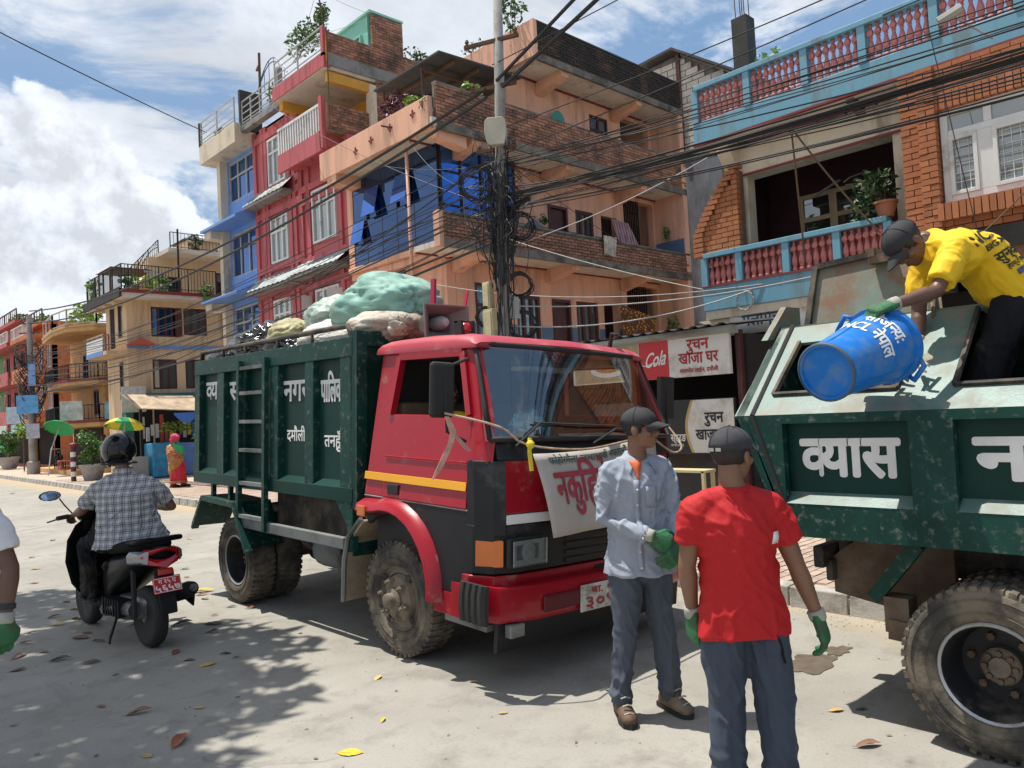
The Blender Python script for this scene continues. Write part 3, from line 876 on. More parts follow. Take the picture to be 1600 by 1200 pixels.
# ---------------------------------------------------------------- snack stall in front of it
def snack_stall():
 s = thing('snack_stall', 'roadside snack stall with tin roof and red and white signboards', 'stall', (9.4, 6.2, .125))
 MB().box(8.72, 8.8, 5.0, 5.07, .125, 2.55).build('post', mt['maroon_wood'], s)
 MB().box(8.72, 8.8, 8.2, 8.27, .125, 2.55).build('post', mt['maroon_wood'], s)
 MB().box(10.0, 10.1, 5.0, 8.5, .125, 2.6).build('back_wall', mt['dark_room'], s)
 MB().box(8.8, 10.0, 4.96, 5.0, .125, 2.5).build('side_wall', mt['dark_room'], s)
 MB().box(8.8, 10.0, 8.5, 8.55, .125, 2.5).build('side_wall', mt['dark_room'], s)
 # corrugated sheet roof
 rf = []
 n = 76
 for e, (x, z) in enumerate(((8.42, 2.62), (10.15, 2.78))):
  rf.append([(x, 8.7 - i * .05, z + .018 * math.sin(i * math.pi / 2 + .8)) for i in range(n)])
 rb = [[(p[0], p[1], p[2] - .006) for p in r] for r in rf]
 m = MB().loft(rf, False, False).loft(rb, False, False)
 m.build('tin_roof', mt['tin_dark'], s)
 MB().hexa([(8.5, 4.98, 2.55), (8.66, 4.98, 2.5), (8.66, 8.3, 2.5), (8.5, 8.3, 2.55), (8.5, 4.98, 2.6), (8.66, 4.98, 2.6), (8.66, 8.3, 2.6), (8.5, 8.3, 2.6)]).build('fascia', mt['tin_grey'], s)
 b = MB().box(8.62, 8.68, 5.1, 7.75, 2.0, 2.53).build('sign_board', mt['sign_white'], s, bevel=.005)
 MB().box(8.612, 8.619, 6.02, 6.5, 2.0, 2.53).build('red_panel', mt['sign_red'], b)
 pl = plane((8.606, 6.28, 2.27), (0, -1, 0), (0, 0, 1))
 lettering('Cola', .2, mt['ink_white'], b, lambda u, v: pl(u + .04, v + .1 * u), width=.34, shear=.35, bold=.02)
 sw = [pl(-.2, -.06), pl(-.1, -.085), pl(0, -.05), pl(.1, -.055), pl(.19, .0)]
 MB().tube(sw, [.002, .008, .01, .008, .003], 5).build('swash', mt['ink_white'], b)
 pw = plane((8.616, 5.56, 2.0), (0, -1, 0), (0, 0, 1))
 lettering('रुचन', .15, mt['ink_red'], b, lambda u, v: pw(u + .0, v + .42), width=.34, bold=.035)
 lettering('खाजा घर', .15, mt['ink_red'], b, lambda u, v: pw(u, v + .245), width=.6, bold=.035)
 lettering('मालपोत लाईन, दमौली', .055, mt['ink_red'], b, lambda u, v: pw(u, v + .08), width=.58, bold=.03)
 # picture half of the board: plate of noodles, bottle
 MB().box(8.612, 8.619, 6.52, 7.7, 2.02, 2.51).build('picture_panel', mat('poster_tan', (.42, .33, .2), .5, var=.2, scale=5), b)
 def disc(y, z, ry, rz, x, m, name):
  MB().prism([(x, y + ry * math.cos(a * .2618), z + rz * math.sin(a * .2618)) for a in range(24)], (.003, 0, 0)).build(name, m, b)
 disc(7.05, 2.2, .34, .12, 8.606, mt['ink_white'], 'plate_print')
 disc(7.05, 2.22, .25, .075, 8.601, mat('noodle_print', (.5, .2, .06), .5, var=.4, scale=25), 'noodle_print')
 disc(6.95, 2.23, .07, .03, 8.597, mt['ink_red'], 'garnish_print')
 disc(7.14, 2.22, .06, .03, 8.597, mt['ink_red'], 'garnish_print')
 MB().lathe([(.035, 0), (.04, .1), (.03, .15), (.036, .2), (.03, .27), (.014, .34), (.014, .4)], (8.625, 6.66, 2.06), n=10).build('bottle_print', mt['ink_red'], b)
 lettering('COKE', .1, mt['ink_white'], b, plane((8.6, 7.42, 2.42), (0, -1, 0), (0, 0, 1)), width=.36, bold=.03)
 # lower board with the yellow arc
 b2 = MB().box(8.66, 8.72, 5.1, 7.4, .98, 1.7).build('sign_board', mt['sign_black'], s, bevel=.005)
 arc = []
 for i in range(13):
  a = i / 12
  arc.append((a, 5.66 + .14 * math.sin(math.pi * (.15 + .75 * a)) ** 1.2))
 def shape(x, off, name, m):
  pts = [(x, y + off, 1.0 + .69 * a) for a, y in arc] + [(x, 5.11, 1.69), (x, 5.11, 1.0)]
  MB().prism(pts, (.003, 0, 0)).build(name, m, b2)
 shape(8.654, .045, 'gold_arc', mt['gold'])
 shape(8.649, 0, 'white_panel', mt['sign_white'])
 lettering('रुचन', .14, mt['ink_black'], b2, plane((8.645, 5.4, 1.46), (0, -1, 0), (0, 0, 1)), width=.28, bold=.04)
 lettering('खाजा घर', .14, mt['ink_black'], b2, plane((8.645, 5.42, 1.24), (0, -1, 0), (0, 0, 1)), width=.52, bold=.04)
 lettering('स्ट्रङ', .1, mt['ink_white'], b2, plane((8.654, 5.96, 1.2), (0, -1, 0), (0, 0, 1)), width=.24, bold=.03)
 lettering('STRONG', .03, mt['ink_white'], b2, plane((8.654, 5.98, 1.1), (0, -1, 0), (0, 0, 1)), width=.2, bold=.02)
 # counter inside, jars
 MB().box(8.9, 9.4, 5.4, 8.3, .125, 1.0).build('counter', mt['tin_dark'], s)
 # bench in front
 t = thing('bench', 'pale yellow metal bench frame standing before the stall', 'bench', (8.1, 5.5, .125))
 cm = mt['meter_cream']
 MB().box(8.05, 8.3, 5.2, 5.85, .80, .83).build('seat', cm, t)
 for x in (8.07, 8.27):
  for y in (5.23, 5.82): MB().box(x - .02, x + .02, y - .02, y + .02, .125, .82).build('leg', cm, t)
 MB().bar((8.27, 5.25, .4), (8.27, 5.8, .4), .03).build('stretcher', cm, t)
snack_stall()
# ---------------------------------------------------------------- salmon house with the brick balconies
def motif(par, x, y, z, s):
 m = MB()
 for a in range(4):
  d = V((0, math.cos(a * math.pi / 2), math.sin(a * math.pi / 2))) * s
  m.ball(V((x, y, z)) + d * .62, (.02, .3 * s + abs(d.y) * .25, .3 * s + abs(d.z) * .25), 6, 4)
 return m.build('flower_motif', mt['trim_red'], par)
def salmon_house():
 h = thing('corner_house', 'salmon corner house with old brick balcony walls and blue mirror glass bay', 'house', (14, 14, .125))
 sa, mw = mt['salmon_paint'], mt['maroon_wood']
 XR = 18.5
 # street side wall, bay, ledges
 wall('X', 10.6, .25, 13.1, 16.62, .125, 7.75, [(13.7, 14.6, 3.4, 4.55), (14.95, 15.85, 3.4, 4.55), (13.35, 14.6, .13, 2.4)]).build('wall', sa, h)
 for a, b in ((13.7, 14.6), (14.95, 15.85)): window(h, 'X', 10.6, a, b, 3.4, 4.55, mw, mt['pane_dark'], 3, bars=9)
 MB().box(10.22, 10.62, 12.72, 16.5, 5.28, 5.42).build('ledge', sa, h, bevel=.02)
 MB().box(10.32, 10.62, 12.8, 16.5, 5.12, 5.28).build('ledge', sa, h, bevel=.02)
 MB().box(10.3, 10.6, 16.3, 16.55, 5.42, 7.76).build('pilaster', sa, h)
 # mirror glass bay: individual panes on the street side and round the corner
 gy = [16.3, 15.72, 15.06, 14.45, 13.78, 12.9]
 gz = [5.45, 5.95, 6.5, 7.22, 7.74]
 bay = MB()
 for y in gy: bay.box(10.313, 10.36, y - .012, y + .012, 5.43, 7.76)
 for z in gz: bay.box(10.312, 10.355, 12.9, 16.3, z - .01, z + .01)
 gx = [10.38, 10.95, 11.55, 12.15, 12.6]
 for x in gx: bay.box(x - .025, x + .025, 12.85, 12.92, 5.4, 7.76)
 for z in (5.45, 6.25, 7.0, 7.74): bay.box(10.38, 12.6, 12.855, 12.915, z - .02, z + .02)
 bay = bay.build('bay_frame', mt['iron_black'], h)
 opened = {(1, 2): 13, (3, 2): 15, (0, 1): 13}
 for i in range(5):
  for k in range(4):
   a, b = gy[i] - .012, gy[i + 1] + .012
   z0, z1 = gz[k] + .01, gz[k + 1] - .01
   m = MB().box(10.315, 10.325, b, a, z0, z1)
   t = opened.get((i, k))
   if t:   # top-hung lights pushed open
    m = MB().box(10.27, 10.282, b + .03, a - .03, z0, z1)
    m.xf(Matrix.Translation((10.3, 0, z1)) @ Matrix.Rotation(R(t), 4, 'Y') @ Matrix.Translation((-10.3, 0, -z1)))
    MB().box(10.36, 10.37, b, a, z0, z1).build('pane', mt['pane_blue'], bay)
   m.build('pane', mt['pane_azure' if t else 'pane_blue'], bay)
 for i in range(4):
  for z0, z1 in ((5.45, 6.25), (6.25, 7.0), (7.0, 7.74)):
   MB().box(gx[i] + .025, gx[i + 1] - .025, 12.88, 12.89, z0 + .02, z1 - .02).build('pane', mt['pane_azure'], bay)
 MB().box(10.7, 12.6, 13.4, 16.2, 5.4, 7.7).build('room_back', mt['dark_room'], h)
 MB().tube([(9.85, 13.35, 7.5), (9.85, 13.33, 3.0)], .04, 8).build('drain_pipe', sa, h, smooth=True)
 # terrace over the bay
 MB().box(9.62, 13, 12.12, 16.4, 7.6, 7.76).build('slab', mt['soffit_white'], h)
 MB().box(9.6, 9.72, 12.2, 16.6, 7.56, 8.22).build('parapet', sa, h, bevel=.01)
 MB().box(9.62, 10.6, 15.9, 16.3, 7.35, 7.6).build('bracket', sa, h)
 MB().hexa([(9.8, 12.2, 7.42), (10.6, 12.2, 7.3), (10.6, 12.5, 7.3), (9.8, 12.5, 7.42), (9.8, 12.2, 7.6), (10.6, 12.2, 7.6), (10.6, 12.5, 7.6), (9.8, 12.5, 7.6)]).build('bracket', sa, h)
 for y, z in ((14.95, 7.84), (14.3, 7.9), (13.55, 7.95), (12.72, 7.99)): motif(h, 9.59, y, z, .085)
 MB().tube([(9.6, 13.5, 7.94), (9.3, 13.45, 7.9)], .02, 6).build('spout', mw, h)
 # right-hand front, three storeys
 holes = [(12.7, 13.5, 2.9, 4.45), (13.93, 14.6, 2.7, 4.42), (14.84, 15.7, 2.9, 4.42), (15.95, 16.55, 2.7, 4.42), (16.97, 18.4, 2.7, 5.0),
             (13.96, 14.67, 5.25, 6.82), (15.0, 15.71, 5.7, 6.84), (16.03, 16.72, 5.25, 6.82), (17.03, 18.4, 5.25, 7.44), (11.4, 11.9, 2.9, 4.65)]
 wall('Y', 13.1, .2, 10.86, XR, .125, 7.6, holes).build('wall', sa, h)
 wall('Y', 13.1, .2, 13.7, XR, 7.6, 9.9, [(15.78, 16.55, 7.7, 9.55), (17.1, 18.4, 7.7, 9.75)]).build('wall', sa, h)
 MB().box(13.72, 13.9, 13.3, 17, 7.6, 9.9).build('wall', sa, h)
 MB().box(XR, XR + .2, 12.1, 17, .125, 9.9).build('end_wall', sa, h)
 # dado bands
 def dado(*q): MB().box(*q).build('dado', mt['dado_blue'], h)
 for u0, u1 in ((10.62, 11.38), (11.92, 12.68), (13.52, 13.91), (14.62, 14.82), (15.72, 15.93), (16.57, 16.95)): dado(u0, u1, 13.085, 13.097, 2.7, 3.72)
 for u0, u1 in ((12.7, 13.94), (14.69, 14.98), (15.73, 16.01), (16.74, 17.01)): dado(u0, u1, 13.085, 13.097, 5.2, 6.22)
 dado(XR - .012, XR - .003, 12.14, 14.4, 5.25, 6.3); dado(XR - .012, XR - .003, 12.14, 14.4, 2.7, 3.72)
 for u0, u1, z0, z1 in ((12.7, 13.5, 2.9, 4.45), (14.84, 15.7, 2.9, 4.42), (15.0, 15.71, 5.7, 6.84)): window(h, 'Y', 13.1, u0, u1, z0, z1, mw, mt['pane_grey'], 3, fw=.08, rec=.04)
 window(h, 'Y', 13.1, 11.4, 11.9, 2.9, 4.65, mw, mt['pane_dark'], 1, trans=.4, fw=.07, rec=.04)
 window(h, 'Y', 13.1, 15.78, 16.55, 7.7, 9.55, mw, mat('shutter_slate', (.12, .13, .17), .6), 2, trans=.3, fw=.06, rec=.04)
 for u0, u1, z0, z1 in ((13.93, 14.6, 2.7, 4.42), (13.96, 14.67, 5.25, 6.82)):
  d = MB()
  fbox(d, 'Y', 13.1, -.04, .03, u0, u0 + .07, z0, z1); fbox(d, 'Y', 13.1, -.04, .03, u1 - .07, u1, z0, z1); fbox(d, 'Y', 13.1, -.04, .03, u0 + .07, u1 - .07, z1 - .07, z1)
  d = d.build('door', mw, h)
  fbox(MB(), 'Y', 13.1, -.09, -.05, u0 + .07, u1 - .07, z0, z1 - .07).build('door_leaf', mw, d)
 rm = MB()
 for u0, u1, z0, z1 in ((15.95, 16.55, 2.7, 4.42), (16.03, 16.72, 5.25, 6.82)): rm.box(u0 - .1, u1 + .1, 13.9, 13.95, z0, z1)
 for z0, z1 in ((2.7, 5.0), (5.25, 7.44), (7.7, 9.75)): rm.box(16.9, 18.45, 14.4, 14.45, z0, z1)
 rm.build('room_back', mat('room_brown', (.05, .022, .02), .9), h)
 for u0, u1, z0, z1 in ((17.05, 17.75, 5.3, 7.44), (17.0, 17.9, 3.0, 5.0)):   # lattice gates
  g = MB()
  n = 9
  for i in range(n + 1): u = u0 + (u1 - u0) * i / n; g.box(u - .012, u + .012, 13.13, 13.16, z0, z1)
  for i in range(7): z = z0 + (z1 - z0) * i / 6; g.box(u0, u1, 13.12, 13.13, z - .012, z + .012)
  g.build('lattice_gate', mt['iron_black'], h)
 MB().hexa([(17.4, 13.4, 2.7), (18.4, 13.4, 2.7), (18.4, 14.3, 2.7), (17.4, 14.3, 2.7), (17.4, 13.4, 3.7), (18.4, 13.4, 2.9), (18.4, 14.3, 2.9), (17.4, 14.3, 3.7)]).build('stair_side', mt['dado_blue'], h)
 MB().hexa([(17.6, 13.4, 5.2), (18.4, 13.4, 5.2), (18.4, 14.3, 5.2), (17.6, 14.3, 5.2), (17.6, 13.4, 6.3), (18.4, 13.4, 5.4), (18.4, 14.3, 5.4), (17.6, 14.3, 6.3)]).build('stair_side', mt['dado_blue'], h)
 # slabs with tapered brackets, red edge line on the soffits
 for z, x0 in ((5.17, 9.75), (7.6, 9.75), (9.9, 12.85)):
  MB().box(x0, XR, 12.16, 13.1, z - .02, z + .1).build('slab', mt['soffit_white'], h)
  MB().box(x0, XR + .19, 12.085, 12.16, z - .07, z + .1).build('slab_edge', mt['old_mortar'], h)
  MB().box(x0, XR, 13.03, 13.09, z - .05, z - .021).build('trim', mt['trim_red'], h)
  for x in (10.75, 13.75, 16.7):
   if x < x0 - .2: continue
   MB().hexa([(x, 12.2, z - .16), (x + .26, 12.2, z - .16), (x + .26, 13.09, z - .36), (x, 13.09, z - .36), (x, 12.2, z - .022), (x + .26, 12.2, z - .022), (x + .26, 13.09, z - .022), (x, 13.09, z - .022)]).build('bracket', sa, h)
 # old brick parapets
 for z0, z1, x0, m in ((5.27, 5.82, 9.75, 'old_brick'), (7.7, 8.5, 9.75, 'old_brick'), (10.0, 10.76, 12.85, 'mossy_brick')):
  MB().box(x0, XR + .19, 12.13, 12.22, z0, z1 - .01).build('parapet_core', mt['old_mortar' if m == 'old_brick' else 'dark_cement'], h)
  b = brick_run('Y', 12.13, x0, XR + .19, z0, z1, .23, .073, .014, .02, .008, jit=.008)
  lay_bricks(h, b, 'Y', mt[m], mt['old_brick_piece'], 300 if z0 < 5.3 else 0)
  MB().box(x0, XR + .19, 12.1, 12.24, z1 - .012, z1 + .03).build('coping', mt['old_mortar' if m == 'old_brick' else 'dark_cement'], h)
 MB().box(9.64, 9.75, 12.07, 12.26, 5.1, 5.84).build('end_pier', sa, h)
 MB().box(12.74, 12.86, 12.1, 15.6, 9.92, 10.79).build('parapet', sa, h)
 MB().box(12.86, XR, 13.1, 17, 9.9, 10.0).build('roof', mt['cement'], h)
 MB().box(10.6, XR, 14.6, 17, .125, 7.6).build('core', mt['dark_room'], h)
 # lean-to sheet roof over the terrace
 MB().hexa([(10.2, 12.5, 9.4), (12.7, 12.5, 9.5), (12.7, 15, 9.45), (10.2, 15, 9.4), (10.2, 12.5, 9.44), (12.7, 12.5, 9.54), (12.7, 15, 9.49), (10.2, 15, 9.44)]).build('sheet_roof', mt['tin_dark'], h)
 rf = MB()
 for x in (10.7, 11.4, 12.1): rf.bar((x, 12.6, 9.36), (x, 14.9, 9.36), .05, .07)
 rf.bar((10.25, 13.2, 9.3), (12.6, 13.2, 9.36), .05).bar((10.4, 14.6, 9.3), (12.6, 14.6, 9.36), .05)
 for x, y in ((10.35, 13.3), (12.4, 13.0), (10.35, 14.8)): rf.bar((x, y, 7.7), (x, y, 9.36), .05, up=(1, 0, 0))
 rf.build('roof_frame', mt['iron_rust'], h)
 MB().box(12.7, 13.7, 13.1, 15, 7.7, 9.9).build('inner_wall', mt['salmon_paint'], h)
 # things on it
 def clump(name, lab, c, r, n, s, m, stems=5):
  p = thing(name, lab, 'plant', (c[0], c[1], c[2] - r[2]))
  foliage(MB(), c, r, n, s).build('foliage', mt[m], p)
  q = MB()
  for i in range(stems): q.tube([(c[0], c[1], c[2] - r[2]), (c[0] + rnd.uniform(-1, 1) * r[0] * .7, c[1] + rnd.uniform(-1, 1) * r[1] * .7, c[2] + r[2] * .3)], .01, 4)
  q.build('stem', mt['stem_brown'], p)
 clump('croton_plant', 'deep purple croton bush on the salmon terrace wall', (9.85, 13.7, 8.55), (.2, .5, .32), 260, .07, 'leaf_purple')
 clump('terrace_plant', 'yellow green shoots beside the purple croton on the salmon terrace', (9.8, 13.05, 8.4), (.12, .22, .16), 70, .06, 'leaf_lime')
 clump('weed_tuft', 'thin weeds growing from the corner of the salmon terrace wall', (9.62, 12.35, 8.1), (.08, .14, .18), 50, .04, 'leaf_green')
 clump('terrace_plant', 'leafy green plant on the brick terrace wall left of the utility pole', (10.9, 12.3, 8.7), (.3, .15, .16), 120, .06, 'leaf_lime')
 clump('rooftop_shrub', 'tall loose shrub on the salmon roof corner behind the utility pole', (12.75, 12.75, 11.3), (.28, .4, .6), 190, .08, 'leaf_green')
 clump('rooftop_weed', 'small weeds on the salmon roof edge left of the utility pole', (12.8, 14.3, 10.95), (.1, .5, .16), 60, .05, 'leaf_green')
 clump('hanging_plant', 'green hanging plant by the first floor door of the salmon house', (13.6, 12.9, 6.35), (.12, .12, .16), 60, .05, 'leaf_green')
 clump('wall_plant', 'trailing plant in a green holder on the end wall of the salmon upper balcony', (18.3, 12.6, 6.5), (.1, .12, .2), 60, .05, 'leaf_green')
 clump('climber', 'thin climber on the end wall of the lower salmon balcony', (18.2, 12.5, 3.8), (.15, .2, .45), 110, .06, 'leaf_green')
 # laundry
 def cloth(name, lab, pts, m):
  n = 14
  a, b, c, d = [V(p) for p in pts]
  rings = []
  for k in range(9):
   t = k / 8
   rings.append([a.lerp(b, i / n).lerp(d.lerp(c, i / n), t) + V((0, .035 * math.sin(i * 1.7 + t) * (.4 + t), 0)) for i in range(n + 1)])
  mb = MB().loft(rings, False, False)
  o = mb.build(name, m)
  o.modifiers.new('solid', 'SOLIDIFY').thickness = .006
  tag(o, lab, 'laundry')
  return o
 def pattern(name, c1, c2, kind):
  m = mat(name, c1, .8, var=.1)
  N, L = m.node_tree.nodes, m.node_tree.links
  tc = N.new('ShaderNodeTexCoord')
  if kind == 'stripe':
   t = N.new('ShaderNodeTexWave'); t.inputs['Scale'].default_value = 4.5; t.inputs['Distortion'].default_value = .4; out = t.outputs['Fac']
  else:
   t = N.new('ShaderNodeTexVoronoi'); t.inputs['Scale'].default_value = 13; out = t.outputs['Distance']
  L.new(tc.outputs['Object'], t.inputs['Vector'])
  r = N.new('ShaderNodeMapRange'); r.inputs[1].default_value, r.inputs[2].default_value = (.45, .55) if kind == 'stripe' else (.28, .42)
  L.new(out, r.inputs[0])
  x = N.new('ShaderNodeMix'); x.data_type = 'RGBA'
  x.inputs[6].default_value = (*c1, 1); x.inputs[7].default_value = (*c2, 1)
  L.new(r.outputs[0], x.inputs[0]); L.new(x.outputs[2], N['Principled BSDF'].inputs['Base Color'])
  return m
 cloth('curtain_cloth', 'striped pink curtain hanging out of the upper salmon doorway', [(16.3, 12.98, 6.75), (17.0, 12.95, 6.7), (17.25, 12.6, 5.6), (16.45, 12.7, 5.75)], pattern('stripe_pink', (.5, .32, .3), (.22, .12, .16), 'stripe'))
 cloth('printed_cloth', 'orange leopard print cloth hung before the lower salmon doorway', [(16.0, 12.6, 4.35), (17.3, 12.4, 4.0), (17.1, 12.5, 2.9), (16.1, 12.6, 3.0)], pattern('leopard', (.62, .26, .03), (.1, .04, .015), 'spots'))
 cloth('rag', 'pale crumpled rag draped over the middle of the lower brick parapet', [(14.75, 12.0, 5.9), (15.25, 12.0, 5.9), (15.2, 12.05, 5.4), (14.85, 12.05, 5.45)], mat('rag_grey', (.5, .46, .4), .9, var=.3, scale=8))
 b = MB().lathe([(.13, 0), (.2, .12), (.2, .15), (.1, .28), (.06, .3)], (12.9, 12.6, 5.85), n=12)
 tag(b.build('washing_bundle', mat('bundle_blue', (.1, .16, .26), .8), None, smooth=True), 'dark blue bundle on the lower brick parapet right of the utility pole', 'bundle')
 d = MB().lathe([(.02, 0), (.1, .01), (.2, .05), (.24, .1)], (14.35, 13.02, 9.0), (0, -1, 0), 14)
 tag(d.build('wall_dish', mat('dish_teal', (.05, .3, .25), .6), None), 'small teal dish on the top floor salmon wall', 'dish')
salmon_house()
# ---------------------------------------------------------------- red house
def red_house():
 h = thing('red_house', 'tall red house with white windows and a raw brick roof storey', 'house', (13, 19.5, .125))
 rp, wf = mt['red_paint'], mt['white_frame']
 X = 10.6
 wins = []
 for z0 in (3.95, 6.4, 8.72):
  wins.append((20.15, 21.2, z0, z0 + 1.35 if z0 < 8 else z0 + 1.4))
 for z0 in (3.7, 6.42): wins.append((17.5, 18.72, z0 + .1, z0 + 1.55))
 holes = wins + [(16.7, 19.4, 9.0, 10.62)]
 wall('X', X, .25, 16.75, 22.2, .125, 10.62, holes).build('wall', rp, h)
 for i, w in enumerate(wins):
  window(h, 'X', X, *w, wf, mt['pane_curtain'], 3, trans=.35, fw=.06, rec=-.05)
  MB().loft([[(X + .2 + .03 * math.sin(k * 1.1), w[0] + (w[1] - w[0]) * k / 30, z) for k in range(31)] for z in (w[2], w[3])], False, False).build('curtain', mt['curtain'], h)
 # open shutters of the lower right window
 for y, a in ((18.85, 1), (17.45, -1)):
  MB().obox((X - .22, y + .05 * a, 4.5), (.22, .06 * a, 0), (0, 0, .62), (.012, .02, 0)).build('open_shutter', wf, h)
 # relief grid of pilasters and bands
 for y in (22.12, 21.62, 21.4, 19.98, 19.72, 19.35, 18.95, 17.32, 16.85): MB().box(X - .06, X, y - .09, y + .09, 3.2, 10.6 if y > 19.5 else 9.0).build('pilaster', rp, h)
 for z in (5.55, 5.95, 6.28, 7.95, 8.3, 8.62, 10.3, 3.85):
  MB().box(X - .066, X - .001, 19.36, 22.19, z - .1, z + .1).build('band', rp, h)
  if z < 8.5: MB().box(X - .067, X - .002, 16.76, 19.34, z - .25, z - .07).build('band', rp, h)
 # shade sheets over the windows
 for y0, y1, z, x in ((19.7, 22.3, 8.42, .42), (19.5, 22.4, 5.78, .45), (16.8, 19.5, 5.82, .5)):
  a = [(X, y0 + (y1 - y0) * k / 40, z + .34 + .012 * math.sin(k * 1.57)) for k in range(41)]
  b = [(X - x, p[1], z - .10 + .012 * math.sin(k * 1.57)) for k, p in enumerate(a)]
  MB().loft([a, b, [(q[0], q[1], q[2] - .012) for q in b]], False, False).build('sheet_awning', mt['tin_grey'], h)
  MB().box(X - x + .01, X, y0, y1, z - .20, z - .13).build('ledge', mt['cement'], h)
 # balcony
 MB().box(10.03, X, 17.12, 19.43, 8.72, 9.0).build('balcony_slab', rp, h)
 MB().box(9.95, 10.03, 17.1, 19.45, 8.55, 9.05).build('balcony_front', rp, h)
 m = MB()
 n = 17
 for i in range(n): y = 17.2 + 2.2 * i / (n - 1); m.box(9.98, 10.02, y - .028, y + .028, 9.05, 9.72)
 m.box(9.97, 10.03, 17.1, 19.45, 9.72, 9.79)
 m.build('balcony_railing', wf, h)
 MB().box(9.95, 10.05, 17.0, 17.14, 8.6, 9.95).build('post', rp, h)
 op = mt['ochre_paint']
 MB().box(11.9, 12.0, 16.9, 19.5, 9.0, 10.6).build('loggia_back', op, h)
 MB().box(10.6, 12, 19.38, 19.5, 9.0, 10.6).build('loggia_side', op, h)
 MB().box(10.1, 12, 16.85, 17.0, 10.3, 10.55).build('beam', op, h)
 MB().box(10.1, 12, 19.3, 19.5, 10.35, 10.6).build('beam', op, h)
 MB().box(11.3, 11.5, 16.78, 16.98, 9.0, 10.5).build('column', mt['column_cream'], h)
 MB().box(9.98, 12.0, 16.82, 19.6, 10.6, 10.68).build('soffit', mt['soffit_white'], h)
 MB().box(10.05, X - .05, 16.9, 17.05, 9.0, 9.75).build('brick_panel', mt['old_brick'], h)
 bl = brick_run('Y', 16.9, 10.1, 11.9, 9.0, 9.75, .23, .075, .012, .02, .0, jit=.004)
 lay_bricks(h, bl, 'Y', mt['old_brick'], None, 0)
 # roof storey in bare brick
 MB().box(9.95, 10.15, 16.78, 19.6, 10.62, 10.98).build('parapet', rp, h)
 MB().box(9.95, 10.05, 16.78, 16.9, 10.9, 11.65).build('post', rp, h)
 MB().box(10.05, 14.5, 16.76, 16.95, 10.68, 10.98).build('slab_edge', mt['cement'], h)
 MB().box(10.06, 14.5, 16.82, 16.98, 10.98, 11.55).build('brick_core', mt['old_mortar'], h)
 MB().box(11.55, 12.45, 16.82, 16.98, 11.5, 12.5).build('brick_core', mt['old_mortar'], h)
 bl = brick_run('Y', 16.81, 10.06, 14.5, 10.98, 11.56, .23, .075, .012, .03, .0) + brick_run('Y', 16.81, 11.45, 12.45, 11.56, 12.5, .23, .075, .012, .03, .0)
 bl += brick_run('Y', 16.81, 11.5, 14.5, 9.0, 10.68, .23, .075, .012, .03, .0)
 lay_bricks(h, bl, 'Y', mt['old_brick'], None, 0)
 MB().box(11.5, 14.5, 16.83, 17.05, 9.0, 10.68).build('brick_core', mt['old_mortar'], h)
 mint = mat('mint_paint', (.28, .62, .5), .6, var=.08)
 MB().box(11.46, 11.56, 17.0, 18.5, 11.0, 12.52).build('stair_room', mint, h)
 MB().box(11.4, 12.5, 16.8, 18.5, 12.5, 12.56).build('stair_roof', mint, h)
 window(h, 'X', 11.45, 17.25, 17.9, 11.3, 12.05, mint, mt['pane_grey'], 2, fw=.05, rec=-.04)
 MB().box(10.85, 14.5, 17.1, 22.19, .125, 8.7).build('core', mt['dark_room'], h)
 MB().box(X, 14.5, 19.5, 22.2, 10.55, 10.62).build('roof', mt['cement'], h)
 # roof edge on the left part with steel rails
 MB().box(10.2, 10.4, 19.6, 22.3, 10.62, 10.8).build('parapet', mt['cement'], h)
 MB().box(10.15, 10.3, 19.62, 19.75, 10.7, 11.7).build('post', mt['cement'], h)
 MB().box(10.2, 10.9, 22.2, 22.32, 10.7, 11.95).build('side_panel', mt['dark_cement'], h)
 railing(h, [(10.25, 19.75, 10.8), (10.25, 22.2, 10.8)], .75, mt['grey_frame'], .6, .6, r=.012, mid=3)
 railing(h, [(10.05, 16.95, 10.98), (10.05, 19.6, 10.98)], .75, mt['grey_frame'], .9, .9, r=.012, mid=3)
 ar = MB()
 for k in (0, .12): ar.tube([(10.6, 19.9 + 1.9 * i / 12, 11.6 + (.8 + k) * math.sin(math.pi * i / 12 * .85 + .2)) for i in range(13)], .015, 5)
 for i in range(1, 12, 2): ar.tube([(10.6, 19.9 + 1.9 * i / 12, 11.55), (10.6, 19.9 + 1.9 * i / 12, 11.6 + .9 * math.sin(math.pi * i / 12 * .85 + .2))], .01, 4)
 ar.build('arched_rail', mat('rail_blue', (.05, .08, .25), .5), h)
 # roof plants, prayer flag pole, aerial masts
 for nm, lb, c, r, n, m in (('rooftop_shrub', 'leafy green shrub spilling over the red house roof rail', (10.3, 18.2, 12.0), (.4, 1.0, .42), 420, 'leaf_green'),
                               ('rooftop_shrub', 'small shrub at the brick corner of the red house roof', (10.2, 17.2, 12.2), (.2, .3, .3), 120, 'leaf_green'),
                               ('rooftop_plant', 'lime plants behind the rail on the red house roof', (10.35, 20.2, 11.2), (.2, .5, .3), 130, 'leaf_lime'),
                               ('rooftop_vine', 'thin vine right of the bare brick stair tower', (13.0, 16.9, 11.7), (.5, .2, .35), 110, 'leaf_green')):
  p = thing(nm, lb, 'plant', (c[0], c[1], c[2] - r[2]))
  foliage(MB(), c, r, n, .075).build('foliage', mt[m], p)
  q = MB()
  for i in range(6): q.tube([(c[0] + rnd.uniform(-.2, .2) * r[0], c[1] + rnd.uniform(-.8, .8) * r[1], c[2] - r[2]), (c[0] + rnd.uniform(-.6, .6) * r[0], c[1] + rnd.uniform(-.9, .9) * r[1], c[2] + r[2] * .4)], .012, 4)
  q.build('stem', mt['stem_brown'], p)
